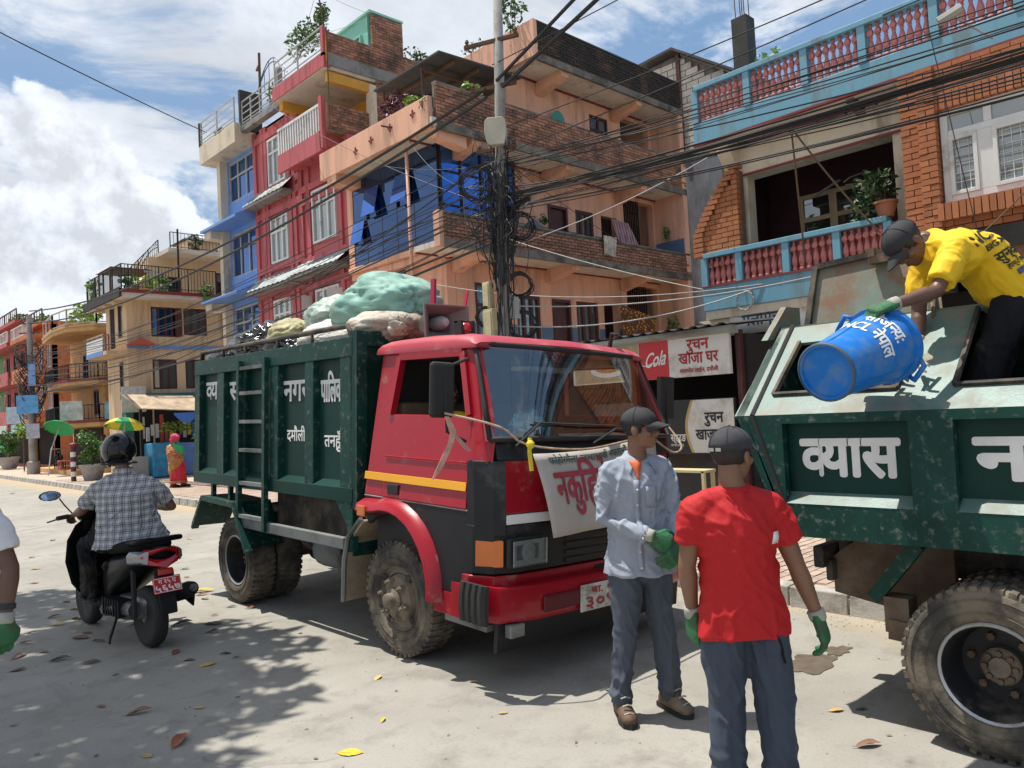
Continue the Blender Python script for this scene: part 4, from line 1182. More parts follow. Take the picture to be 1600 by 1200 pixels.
 fl = thing('prayer_flag', 'thin bamboo pole with an orange prayer flag before the red house', 'flag', (10.02, 16.72, 9.0))
 MB().tube([(10.02, 16.72, 9.0), (10.02, 16.7, 11.6)], .018, 6).build('pole', mt['stem_brown'], fl)
 a = [[(10.02 - .015 * math.sin(z * 9 + k), 16.7 + .03 * k * (1 + .3 * math.sin(z * 5)), z) for k in range(4)] for z in [10.75 + .08 * i for i in range(10)]]
 o = MB().loft(a, False, False).build('flag', mat('flag_orange', (.75, .32, .02), .7), fl)
 o.modifiers.new('s', 'SOLIDIFY').thickness = .004
 mm = MB().tube([(10.1, 16.9, 11.5), (10.08, 17.0, 12.2), (10.04, 17.1, 12.8)], .025, 6)
 tag(mm.build('crooked_pole', mt['stem_brown'], None), 'crooked wooden pole on the red house brick corner', 'pole')
 tag(MB().tube([(10.3, 21.05, 10.7), (10.3, 21.0, 12.65)], .04, 8).bar((10.2, 20.8, 12.2), (10.4, 21.4, 12.3), .06).build('steel_mast', mt['iron_rust'], None), 'rusty steel mast standing on the left roof edge of the red house', 'pole')
 for p, q, k in (((10.04, 17.1, 12.75), (10.3, 18.6, 11.9), 'cable'), ((10.04, 17.1, 12.75), (11.5, 16.9, 12.5), 'cable'), ((10.1, 18.6, 12.0), (11.4, 17.2, 12.4), 'cable')):
  tag(MB().tube(sag(p, q, .05), .006, 4).build('aerial_wire', mt['cable_grey'], None), 'thin aerial wire strung above the red house roof', 'wire', 'aerial wires above the red house roof')
red_house()
# ---------------------------------------------------------------- blue glass house
def blue_house():
 h = thing('blue_house', 'narrow blue and cream house with strip windows left of the red house', 'house', (13, 23.6, .125))
 bp, cp = mt['blue_paint'], mt['column_cream']
 X = 10.6
 strips = [(4.2, 5.45), (6.45, 7.85), (8.9, 10.2)]
 wall('X', X, .2, 22.22, 24.3, .125, 10.6, [(22.3, 24.15, a, b) for a, b in strips]).build('wall', bp, h)
 for a, b in strips: window(h, 'X', X, 22.3, 24.15, a, b, mt['grey_frame'], mt['pane_navy'] if a > 8 else mt['pane_navy'], 3, trans=.42, fw=.05, rec=.06)
 for z, w in ((5.75, .75), (8.1, .7)):
  MB().hexa([(X - w, 22.2, z - .1), (X, 22.2, z - .1), (X, 24.6, z - .1), (X - w, 24.9, z - .1), (X - w, 22.2, z - .02), (X, 22.2, z + .3), (X, 24.6, z + .3), (X - w, 24.9, z - .02)]).build('sloped_shade', bp, h)
  MB().box(X - w + .1, X, 24.3, 24.8, z - .35, z - .105).build('bracket', cp, h)
 MB().box(10.35, 10.75, 24.22, 24.46, .125, 10.6).build('corner_column', cp, h)
 MB().box(10.0, 14, 22.22, 24.95, 10.3, 10.9).build('roof_beam', cp, h)
 MB().box(10.0, 10.1, 24.9, 24.98, 10.9, 11.7).build('side_panel', mt['dark_cement'], h)
 railing(h, [(10.05, 22.3, 10.9), (10.05, 24.9, 10.9)], .8, mt['grey_frame'], .9, .9, r=.013, mid=3)
 MB().box(X + .25, 14, 22.3, 24.3, .125, 10.3).build('core', mt['dark_room'], h)
 p = MB(); foliage(p, (10.2, 23.8, 11.1), (.1, .3, .15), 70, .06)
 tag(p.build('rooftop_plant', mt['leaf_purple'], None), 'dark reddish potted plants on the blue house roof edge', 'plant')
blue_house()
# ---------------------------------------------------------------- cream house with the black roof rail
def cream_house():
 h = thing('cream_house', 'cream house with dark framed windows and black railed roof terraces', 'house', (10, 29, .125))
 cp, mw = mt['cream_paint'], mt['maroon_wood']
 Y, X = 28.0, 8.5
 holes = [(9.3, 10.3, 4.95, 6.0), (10.42, 11.25, 5.03, 6.0), (9.3, 10.12, 3.1, 4.15), (10.42, 11.3, 3.1, 4.15)]
 wall('Y', Y, .2, X, 13.5, .125, 6.22, holes).build('wall', cp, h)
 window(h, 'Y', Y, 9.3, 10.05, 4.95, 6.0, mw, mt['pane_navy'], 3, fw=.06, rec=.03)
 MB().box(10.07, 10.3, 27.82, 27.87, 4.95, 5.97).build('open_shutter', mw, h)
 window(h, 'Y', Y, 10.42, 11.25, 5.03, 6.0, mw, mt['pane_grey'], 3, fw=.06, rec=.03)
 window(h, 'Y', Y, 9.3, 10.12, 3.1, 4.15, mw, mt['pane_grey'], 3, fw=.06, rec=.03)
 window(h, 'Y', Y, 10.42, 11.3, 3.1, 4.15, mw, mt['pane_grey'], 3, fw=.06, rec=.03)
 for z0, z1 in ((5.0, 6.0), (3.1, 4.1)): window(h, 'Y', Y, 11.86, 12.14, z0, z1, mw, mt['pane_dark'], 1, fw=.05, rec=-.04)
 MB().box(X - .03, 12.2, 27.93, 27.998, 4.52, 4.62).build('blue_band', mt['blue_paint'], h)
 wall('X', X, .2, 28.2, 30.3, .125, 6.22, [(28.45, 28.95, 4.95, 6.1), (29.3, 29.9, 4.65, 6.1), (28.45, 28.95, 3.05, 4.1)]).build('wall', cp, h)
 window(h, 'X', X, 28.45, 28.95, 4.95, 6.1, mw, mt['pane_grey'], 1, fw=.06, rec=.03)
 window(h, 'X', X, 28.45, 28.95, 3.05, 4.1, mw, mt['pane_grey'], 1, fw=.06, rec=.03)
 MB().box(8.53, 8.6, 29.3, 29.9, 4.65, 6.1).build('door', mt['dark_room'], h)
 # street balcony, roof slab
 MB().box(7.8, 8.5, 27.9, 30.2, 4.3, 4.42).build('balcony_slab', cp, h)
 MB().box(7.8, 7.86, 28.3, 30.2, 4.42, 4.88).build('balcony_front', mt['white_paint'], h)
 MB().box(7.785, 7.797, 28.3, 30.2, 4.3, 4.46).build('blue_band', mt['blue_paint'], h)
 railing(h, [(7.9, 27.95, 4.42), (7.83, 28.3, 4.42)], .55, mt['trim_red'], .14, 2)
 railing(h, [(7.83, 28.3, 4.88), (7.83, 30.2, 4.88)], .13, mt['grey_frame'], .5, .5, r=.01)
 MB().prism([(8.4, 27.5, 4.62), (9.3, 27.5, 4.62), (8.8, 27.5, 4.85)], (0, .45, 0)).build('tile_hood', mt['tarp_red'], h)
 n0 = len(col.objects)
 MB().box(8.15, 12.0, 27.35, 31.6, 6.95, 7.1).build('roof_slab', mt['soffit_white'], h)
 MB().box(8.1, 12.0, 27.3, 27.36, 7.09, 7.2).build('roof_edge', mt['trim_red'], h)
 MB().box(8.08, 8.16, 27.3, 31.6, 6.93, 7.22).build('roof_edge', mt['dark_cement'], h)
 for y in (28.3, 29.3, 30.4): MB().box(8.2, 8.5, y, y + .2, 6.8, 6.95).build('bracket', cp, h)
 MB().tube([(9.25, 27.95, .2), (9.25, 27.95, 6.15)], .03, 6).build('drain_pipe', mt['cream_paint'], h)
 railing(h, [(11.4, 27.4, 7.2), (8.2, 27.4, 7.2), (8.2, 31.5, 7.2)], .85, mt['iron_black'], .11, 1.0, r=.011)
 # upper storey set back
 wall('Y', 29.8, .2, 9.9, 13.5, 7.1, 8.9, [(10.55, 11.05, 7.1, 8.2), (12.4, 12.75, 7.3, 8.5)]).build('wall', cp, h)
 window(h, 'Y', 29.8, 10.55, 11.05, 7.1, 8.2, mw, mt['pane_dark'], 1, fw=.06, rec=.03)
 window(h, 'Y', 29.8, 12.4, 12.75, 7.3, 8.5, mw, mt['pane_dark'], 1, fw=.06, rec=.03)
 wall('X', 9.9, .2, 30.0, 31.6, 7.1, 8.9).build('wall', cp, h)
 MB().box(10.2, 13.5, 28.6, 31.5, 8.9, 9.05).build('roof_slab', mt['soffit_white'], h)
 MB().hexa([(9.2, 30.0, 7.6), (9.5, 30.0, 7.6), (11, 30.0, 8.9), (10.6, 30.0, 8.9), (9.2, 31, 7.6), (9.5, 31, 7.6), (11, 31, 8.9), (10.6, 31, 8.9)]).build('stair_flight', cp, h)
 railing(h, [(9.2, 29.95, 7.65), (10.3, 29.95, 8.9)], .7, mt['iron_black'], .11, .6, r=.012)
 railing(h, [(10.3, 28.7, 9.05), (13.2, 28.7, 9.05)], .6, mt['iron_black'], .13, 1.0, r=.01)
 ar = MB().tube([(9.6 + .7 * i / 10, 29.9, 8.4 + .9 * math.sin(math.pi / 2 * i / 10)) for i in range(11)], .015, 5).tube([(9.45 + .8 * i / 10, 29.9, 8.35 + 1.05 * math.sin(math.pi / 2 * i / 10)) for i in range(11)], .015, 5)
 ar.build('arched_rail', mt['iron_black'], h)
 MB().box(11.2, 12.4, 29.4, 30.6, 9.05, 9.6).build('water_tank_room', cp, h)
 MB().hexa([(11.0, 29.2, 9.6), (12.6, 29.2, 9.6), (12.6, 30.8, 9.6), (11.0, 30.8, 9.6), (11.4, 29.7, 9.8), (12.2, 29.7, 9.8), (12.2, 30.4, 9.8), (11.4, 30.4, 9.8)]).build('tank_roof', mt['tin_dark'], h)
 MB().tube([(10.45, 28.4, 7.1), (10.45, 28.35, 9.7)], .035, 6).build('mast', mt['iron_black'], h)
 MB().tube([(9.45, 28.2, 7.1), (9.45, 28.2, 8.0)], .02, 6).box(9.2, 9.8, 28.17, 28.23, 7.98, 8.04).ball((9.35, 28.2, 7.9), .07, 6, 5).build('lamp_post', mt['grey_frame'], h)
 for o in list(col.objects)[n0:]:
  if o.parent == h and o.name[:5] != 'drain': o.location.z -= .74
 MB().box(8.72, 13.5, 28.3, 30.2, 4.2, 6.15).build('core', mt['dark_room'], h)
 # shop front
 MB().box(8.2, 13.2, 27.7, 27.95, 2.75, 2.95).build('shop_beam', mat('shop_teal', (.03, .16, .17), .6), h)
 MB().box(8.25, 8.5, 27.6, 28.0, .125, 2.75).build('column', mat('shop_teal_dark', (.03, .12, .12), .6), h)
 MB().box(8.5, 13, 27.96, 27.99, .125, 2.75).build('shop_opening', mt['dark_room'], h)
 for i, (x, y, z, m, lab) in enumerate(((8.8, 28.3, 6.85, 'leaf_lime', 'bright green pot plant mid-way along the cream roof rail'), (9.4, 28.2, 6.9, 'leaf_lime', 'lime shrub on the cream roof terrace left of the mast'), (10.1, 29.0, 7.1, 'leaf_green', 'tall potted palm beside the mast on the cream roof'), (11.3, 28.9, 8.7, 'leaf_dark', 'bushes on the topmost cream roof before the tank room'), (8.5, 27.8, 6.8, 'leaf_dark', 'dark pot plants at the corner of the cream roof rail'), (11.0, 27.3, 6.6, 'leaf_green', 'small plant on the right end of the cream roof edge'), (8.3, 31.0, 7.1, 'leaf_lime', 'green shrub at the far end of the cream roof rail'))):
  p = MB(); foliage(p, (x, y, z), (.28, .28, .3), 110, .08); p.tube([(x, y, z - .45), (x, y, z)], .02, 5).lathe([(.1, -.5), (.15, -.25)], (x, y, z), n=8)
  tag(p.build('rooftop_plant', mt[m], None), lab, 'plant')
 rs = MB().hexa([(8.3, 28.5, 8.1), (9.6, 28.5, 8.1), (9.6, 30.0, 8.1), (8.1, 30.0, 8.1), (8.2, 28.5, 8.15), (9.5, 28.5, 8.15), (9.5, 30.0, 8.15), (8.2, 30.0, 8.15)])
 for x in (8.2, 9.5):
  for y in (28.6, 29.9): rs.bar((x, y, 7.1), (x, y, 8.1), .05, up=(1, 0, 0))
 rs.build('shade_frame', mt['iron_rust'], h).location.z -= .74
cream_house()
# ---------------------------------------------------------------- tan house and the row beyond
def tan_house():
 n0 = len(col.objects)
 h = thing('tan_house', 'tan house with curved balconies beyond the cream house', 'house', (10, 36, .125))
 tp = mt['tan_paint']
 wall('Y', 34.0, .2, 8.5, 12, .125, 6.1, [(9.0, 9.35, 3.8, 4.9), (8.75, 9.3, 2.4, 3.2)]).build('wall', tp, h)
 wall('X', 8.5, .2, 34.2, 39, .125, 6.1, [(34.8, 35.6, 2.4, 3.5), (36.2, 37.0, 3.7, 5.1)]).build('wall', tp, h)
 for a in ((34.8, 35.6, 2.4, 3.5), (36.2, 37.0, 3.7, 5.1)): window(h, 'X', 8.5, *a, mt['maroon_wood'], mt['pane_navy'], 2, fw=.07, rec=.04)
 for a in ((9.0, 9.35, 3.8, 4.9), (8.75, 9.3, 2.4, 3.2)): window(h, 'Y', 34.0, *a, mt['maroon_wood'], mt['pane_dark'], 1, fw=.06, rec=.04)
 for z in (1.95, 3.6, 5.75):
  poly = [(12, 33.0, z), (8.0, 33.0, z), (7.2, 34.2, z), (7.1, 36, z), (7.4, 39, z), (12, 39, z)]
  MB().prism(poly, (0, 0, .16)).build('balcony_slab', tp, h)
  MB().prism([(p[0] - .02 if p[0] < 9 else p[0], p[1] - .02, z + .165) for p in poly], (0, 0, .1)).build('slab_edge', mt['trim_red'] if z != 5.75 else mt['tan_paint'], h)
  if z < 5: railing(h, [(10, 33.05, z + .26), (8.02, 33.05, z + .26), (7.25, 34.2, z + .26), (7.15, 36, z + .26), (7.45, 39, z + .26)], .6, mt['iron_black'], .16, 2, r=.014)
  else: railing(h, [(12, 33.05, z + .26), (8.02, 33.05, z + .26), (7.25, 34.2, z + .26), (7.15, 36, z + .26), (7.45, 39, z + .26)], .65, mt['grey_frame'], .8, 2, r=.018)
 MB().box(8.3, 8.7, 33.2, 33.6, .125, 1.95).build('column', tp, h)
 MB().box(8.6, 12, 34.01, 34.05, .125, 1.95).build('shop_opening', mt['dark_room'], h)
 MB().box(8.44, 8.499, 34.3, 38.6, .2, 1.9).build('shop_opening', mt['dark_room'], h)
 MB().box(7.0, 12, 32.5, 39, .125, .3).build('shop_step', mt['tan_paint'], h)
 MB().box(8.7, 12, 34.3, 39, .3, 6).build('core', mt['dark_room'], h)
 MB().box(10.2, 12, 37.0, 39, 6.1, 7.4).build('roof_room', mat('roof_room_grey', (.28, .33, .42), .8), h)
 p = MB(); foliage(p, (8.0, 34.5, 6.5), (.6, 1.6, .5), 420, .11)
 tag(p.build('rooftop_shrub', mt['leaf_lime'], None), 'long lime green shrubs along the tan house roof rail', 'plant')
 for k, (x, y, z, w, hh, c, lab) in enumerate(((7.15, 33.5, 2.6, .9, .75, (.6, .6, .58), 'pale banner tied to the lower tan balcony'), (8.5, 32.95, 2.55, .75, .7, (.25, .5, .62), 'light blue banner with pink centre on the tan balcony'), (9.4, 32.9, 2.5, .5, .5, (.1, .32, .3), 'teal sign panel beside the light blue banner'))):
  b = MB().obox((x, y, z), (w / 2 * .8, -w / 2 * .3, 0), (0, 0, hh / 2), (.012, .02, 0))
  o = b.build('banner', mat('banner_%d' % k, c, .6, var=.35, scale=4), None)
  tag(o, lab, 'banner')
 for o in list(col.objects)[n0:]:
  if o.parent is None: o.location.x += .9
tan_house()
def far_house(y0, y1, zt, colr, lab, dark, seed, x=8.6):
 rn = random.Random(seed)
 h = thing('town_house', lab, 'house', (10, y0, .125))
 m = mat('far_paint_%d' % seed, colr, .75, var=.12, dirt=tuple(c * .5 for c in colr), dirt_amt=.25)
 n = int((zt - 2.4) / 2)
 holes, k = [], 0
 wd = (y1 - y0) / 3
 for i in range(n):
  for j in range(3): holes.append((y0 + wd * j + wd * .25, y0 + wd * j + wd * .75, 3.0 + i * 2.1, 4.3 + i * 2.1))
 wall('X', x, .2, y0, y1, .125, zt, holes + [(y0 + .3, y1 - .3, .2, 2.1)]).build('wall', m, h)
 MB().box(x, 12, y0, y0 + .2, .125, zt).build('wall', m, h)
 MB().box(x + .25, 12, y0 + .2, y1, .125, zt - .1).build('core', mt['dark_room'], h)
 for q in holes: window(h, 'X', x, *q, mt[dark], mt['pane_dark'], 2, fw=.08, rec=.05)
 for i in range(n + 1):
  z = 2.5 + i * 2.1
  if z > zt - .5: continue
  MB().box(x - .9, x, y0 + .05, y1 - .05, z - .12, z + .08).build('balcony_slab', m, h)
  if rn.random() < .7: railing(h, [(x - .85, y0 + .1, z + .08), (x - .85, y1 - .1, z + .08)], .6, mt['white_frame'] if rn.random() < .5 else mt['grey_frame'], .22, 2, r=.016)
  else: MB().box(x - .88, x - .8, y0 + .1, y1 - .1, z + .08, z + .6).build('balcony_front', m, h)
 MB().box(x - .5, 12, y0, y1, zt, zt + .15).build('roof', m, h)
 railing(h, [(x - .4, y0 + .1, zt + .15), (x - .4, y1, zt + .15)], .6, mt['iron_rust'], .5, 1.5, r=.02)
 MB().box(x - 1.0, x - .93, y0 + .2, y1 - .2, 1.9, 2.35).build('shop_sign', mat('far_sign_%d' % seed, rn.choice([(.55, .55, .55), (.2, .4, .6), (.5, .3, .3)]), .6, var=.35, scale=3), h)
 return h
far_house(43.0, 48, 7.2, (.55, .17, .06), 'orange shop house with red tiled hoods behind the far pole', 'white_frame', 1, 9.6)
far_house(48.2, 54, 7.9, (.46, .12, .11), 'brick red house with a parapet beyond the far pole', 'maroon_wood', 2, 9.5)
far_house(54.2, 60, 7.6, (.2, .32, .14), 'green painted house near the left edge of the street row', 'white_frame', 3, 9.7)
far_house(60.2, 68, 8.0, (.5, .46, .42), 'pale grey house at the far left end of the row', 'maroon_wood', 4, 9.6)
far_house(68.2, 82, 8.2, (.5, .25, .18), 'last pinkish house down the street', 'maroon_wood', 5, 9.6)
for i, (y, z, lab) in enumerate(((50.5, 8.3, 'rooftop plants on the brick red house'), (56.5, 8.0, 'rooftop greenery on the green house'), (63, 8.5, 'rooftop bushes on the pale grey house'), (45.5, 7.6, 'rooftop plants on the orange shop house'))):
 p = MB(); foliage(p, (9.7, y, z), (.5, 1.6, .35), 200, .13)
 tag(p.build('rooftop_plant', mt['leaf_green'], None), lab, 'plant')
def block_house():
 h = thing('block_house', 'unplastered pale block house with grey side wall behind the lane', 'house', (21, 11, .125))
 wall('X', 19.5, .2, 8.2, 13.8, .125, 8.9).build('wall', mt['grey_plaster'], h)
 MB().prism([(19.52, 8.2, 8.9), (19.52, 13.8, 8.9), (19.52, 13.8, 12.0), (19.52, 12.65, 12.05), (19.52, 9.5, 9.9), (19.52, 8.2, 9.0)], (.2, 0, 0)).build('gable', mt['old_mortar'], h)
 b = []
 for q in brick_run('X', 19.5, 8.2, 13.8, 8.9, 12.0, .42, .2, .025, .03, .0):
  top = 12.05 - max(0, 12.65 - q[0].y) * .7
  if q[0].z + .12 < top: b.append(q)
 lay_bricks(h, b, 'X', mt['pale_block'], None, 0)
 MB().box(19.4, 19.5, 12.55, 12.67, 8.9, 12.05).build('pipe', mt['iron_rust'], h)
 MB().hexa([(19.2, 12.65, 12.12), (22, 12.65, 12.12), (22, 14.0, 12.05), (19.2, 14.0, 12.05), (19.2, 12.65, 12.2), (22, 12.65, 12.2), (22, 14.0, 12.12), (19.2, 14.0, 12.12)]).build('tin_roof', mt['tin_dark'], h)
 MB().hexa([(19.2, 8.4, 9.2), (22, 8.4, 9.2), (22, 12.65, 12.12), (19.2, 12.65, 12.12), (19.2, 8.4, 9.28), (22, 8.4, 9.28), (22, 12.65, 12.2), (19.2, 12.65, 12.2)]).build('tin_roof', mt['tin_dark'], h)
block_house()
# ---------------------------------------------------------------- utility poles, cables
def main_pole():
 p = thing('utility_pole', 'weathered concrete utility pole wrapped in black cables before the salmon house', 'pole', (7.8, 8.3, .125))
 MB().lathe([(.10, 0), (.095, 3), (.08, 6), (.063, 9.3)], (7.71, 8.37, .125), (.024, -.021, 1), n=14).build('pole_shaft', mt['concrete_pole'], p, smooth=True)
 ir = mt['iron_rust']
 for z, l in ((7.25, .42), (6.55, .35), (5.6, .3)):
  MB().bar((7.8 - l * .4, 8.3 + l, z + .02), (7.8 + l * .4, 8.3 - l, z), .05).build('cross_arm', ir, p)
  for s in (-1, 1): MB().lathe([(.02, 0), (.035, .02), (.02, .04), (.035, .06), (.02, .1)], (7.8 + s * l * .36, 8.3 - s * l * .9, z + .03), n=8).build('insulator', ir, p)
 for z in (5.2, 5.35, 4.6, 3.9): MB().lathe([(.098, 0), (.105, .01), (.105, .05), (.098, .06)], (7.8, 8.3, z), n=12).build('clamp_band', mt['grey_frame'], p)
 # street lamp hung on the pole
 l = MB()
 l.loft([[(7.66 + dx * a, 8.16 + dy * a, z) for dx, dy in ((-.1, .12), (.1, -.12), (.22, -.02), (.02, .22))] for a, z in ((.8, 5.62), (1.05, 5.8), (1.0, 5.98), (.7, 6.03))])
 tag(l.build('street_lamp', mat('lamp_plastic', (.5, .46, .36), .4), None, bevel=.01), 'boxy cream street lamp fixed high on the cable covered pole', 'lamp')
 # meter boxes
 for x, y, z, w, hh, lab in ((7.66, 8.5, 3.42, .11, .2, 'narrow cream meter box on the pole, the upper one'), (7.6, 8.43, 2.98, .16, .22, 'wide cream meter box on the pole just over the truck cab'), (7.86, 8.16, 3.2, .08, .16, 'grey conduit box on the right of the cable covered pole')):
  m = MB().box(x - .05, x + .05, y - w * .7, y + w * .7, z - hh, z + hh)
  m.box(x - .062, x - .05, y - w * .55, y + w * .55, z - hh * .85, z + hh * .85)
  tag(m.build('meter_box', mt['grey_frame'] if 'grey' in lab else mt['meter_cream'], None, bevel=.015), lab, 'meter box')
 # bundle running down the pole: one mass of strands nobody could count
 rn = random.Random(3)
 m = MB()
 for k in range(38):
  a = rn.uniform(0, 6.28)
  z0, z1 = rn.uniform(2.4, 4.2), rn.uniform(4.6, 5.9)
  r0 = rn.uniform(.10, .17)
  pts, n = [], 9
  for i in range(n):
   t = i / (n - 1)
   aa = a + .7 * math.sin(t * 3 + k) + rn.uniform(-.25, .25)
   rr = r0 * (1 + .45 * math.sin(t * 6 + k * 1.7) * rn.random())
   pts.append((7.8 + rr * math.cos(aa), 8.3 + rr * math.sin(aa), z0 + (z1 - z0) * t))
  m.tube(smooth_path(pts, 2), rn.uniform(.006, .014), 4)
 for k in range(64):   # drooping loose ends and loops round the head of the bundle
  a = rn.uniform(0, 6.28)
  z = rn.uniform(4.3, 5.7)
  r0, r1 = rn.uniform(.15, .55), rn.uniform(.1, .3)
  b = a + rn.uniform(-1.4, 1.4)
  pts = [(7.8 + .12 * math.cos(a), 8.3 + .12 * math.sin(a), z), (7.8 + r0 * math.cos(a), 8.3 + r0 * math.sin(a), z - rn.uniform(-.1, .35)), (7.8 + r0 * math.cos(b), 8.3 + r0 * math.sin(b), z - rn.uniform(.2, .8)), (7.8 + r1 * math.cos(b), 8.3 + r1 * math.sin(b), z - rn.uniform(.4, 1.2)), (7.8 + .12 * math.cos(b), 8.3 + .12 * math.sin(b), z - rn.uniform(.3, 1.4))]
  m.tube(smooth_path(pts, 3), rn.uniform(.004, .009), 4)
 tag(m.build('cable_tangle', mt['cable_black'], p), kind='stuff')
 # coils hung on the pole
 coils = [(8.02, 8.1, 4.42, .2, 'biggest black cable coil on the right side of the pole'), (7.98, 8.14, 3.55, .18, 'black cable coil on the pole above the grey conduit box'), (7.97, 8.12, 2.95, .2, 'black cable coil lowest on the right of the pole'), (7.55, 8.5, 5.1, .26, 'loose wide cable coil on the left of the pole before the blue glass'), (7.6, 8.5, 3.1, .15, 'small cable coil by the cream meter boxes')]
 for x, y, z, r, lab in coils:
  c = MB()
  for k in range(7):
   rr = r * rn.uniform(.8, 1.1)
   ph = rn.uniform(0, 6)
   c.tube([(x + rr * .75 * math.cos(i * .4488) + rn.uniform(-.01, .01), y - rr * .7 * math.cos(i * .4488) + rn.uniform(-.02, .02) + .02 * math.sin(ph), z + rr * math.sin(i * .4488) + .02 * math.sin(ph)) for i in range(15)], .009, 4)
  tag(c.build('cable_coil', mt['cable_black'], None), lab, 'cable coil')
 cl = MB().tube([(7.86, 8.2, 4.6), (7.95, 8.05, 4.75), (8.05, 7.9, 4.82)], [.035, .055, .03], 8)
 tag(cl.build('cable_joint', mt['cable_black'], None), 'thick black cable joint sleeve on the pole below the blue glass', 'cable')
 q = thing('utility_pole', 'grey concrete pole with blue notices far down the left pavement', 'pole', (7.4, 36.9, .125))
 MB().lathe([(.24, 0), (.24, .5), (.15, .55), (.14, 3), (.10, 6.6)], (7.4, 36.9, .125), n=12).build('pole_shaft', mt['concrete_pole'], q, smooth=True, angle=40)
 for z in (6.4, 6.0): MB().bar((7.1, 37.2, z), (7.7, 36.6, z), .05).build('cross_arm', ir, q)
 t = MB()
 for k in range(50):
  a, z = rn.uniform(0, 6.28), rn.uniform(3.2, 5.8)
  pts = [(7.4 + .15 * math.cos(a), 36.9 + .15 * math.sin(a), z), (7.4 + .6 * math.cos(a), 36.9 + .6 * math.sin(a), z - .2), (7.4 + .4 * math.cos(a + 1), 36.9 + .4 * math.sin(a + 1), z - .9), (7.4 + .15 * math.cos(a + 1), 36.9 + .15 * math.sin(a + 1), z - 1.2)]
  t.tube(smooth_path(pts, 2), .02, 3)
 tag(t.build('cable_tangle', mt['cable_black'], q), kind='stuff')
 for x, y, z, w, hh, c, lab in ((7.15, 36.5, 3.0, .9, .75, (.1, .32, .6), 'blue notice board tied right of the far pole'), (6.9, 37.6, 2.6, .7, .7, (.45, .55, .62), 'pale blue notice board left of the far pole'), (7.3, 36.4, 1.9, .55, .6, (.4, .4, .48), 'small grey notice low on the far pole'), (7.3, 36.3, 4.2, .3, .9, (.2, .35, .65), 'narrow blue sign high on the far pole')):
  tag(MB().obox((x, y - .1, z), (w / 2 * .72, -w / 2 * .68, 0), (0, 0, hh / 2), (.01, .012, 0)).build('notice_board', mat('notice_%d' % int(z * 10), c, .5, var=.3, scale=5), None), lab, 'sign')
def smooth_path(pts, k):
 pts = [V(p) for p in pts]
 out = []
 P = [pts[0]] + pts + [pts[-1]]
 for i in range(1, len(P) - 2):
  for j in range(k):
   t = j / k
   a, b, c, d = P[i - 1], P[i], P[i + 1], P[i + 2]
   out.append(.5 * ((2 * b) + (c - a) * t + (2 * a - 5 * b + 4 * c - d) * t * t + (3 * b - a - 3 * c + d) * t ** 3))
 return out + [pts[-1]]
main_pole()
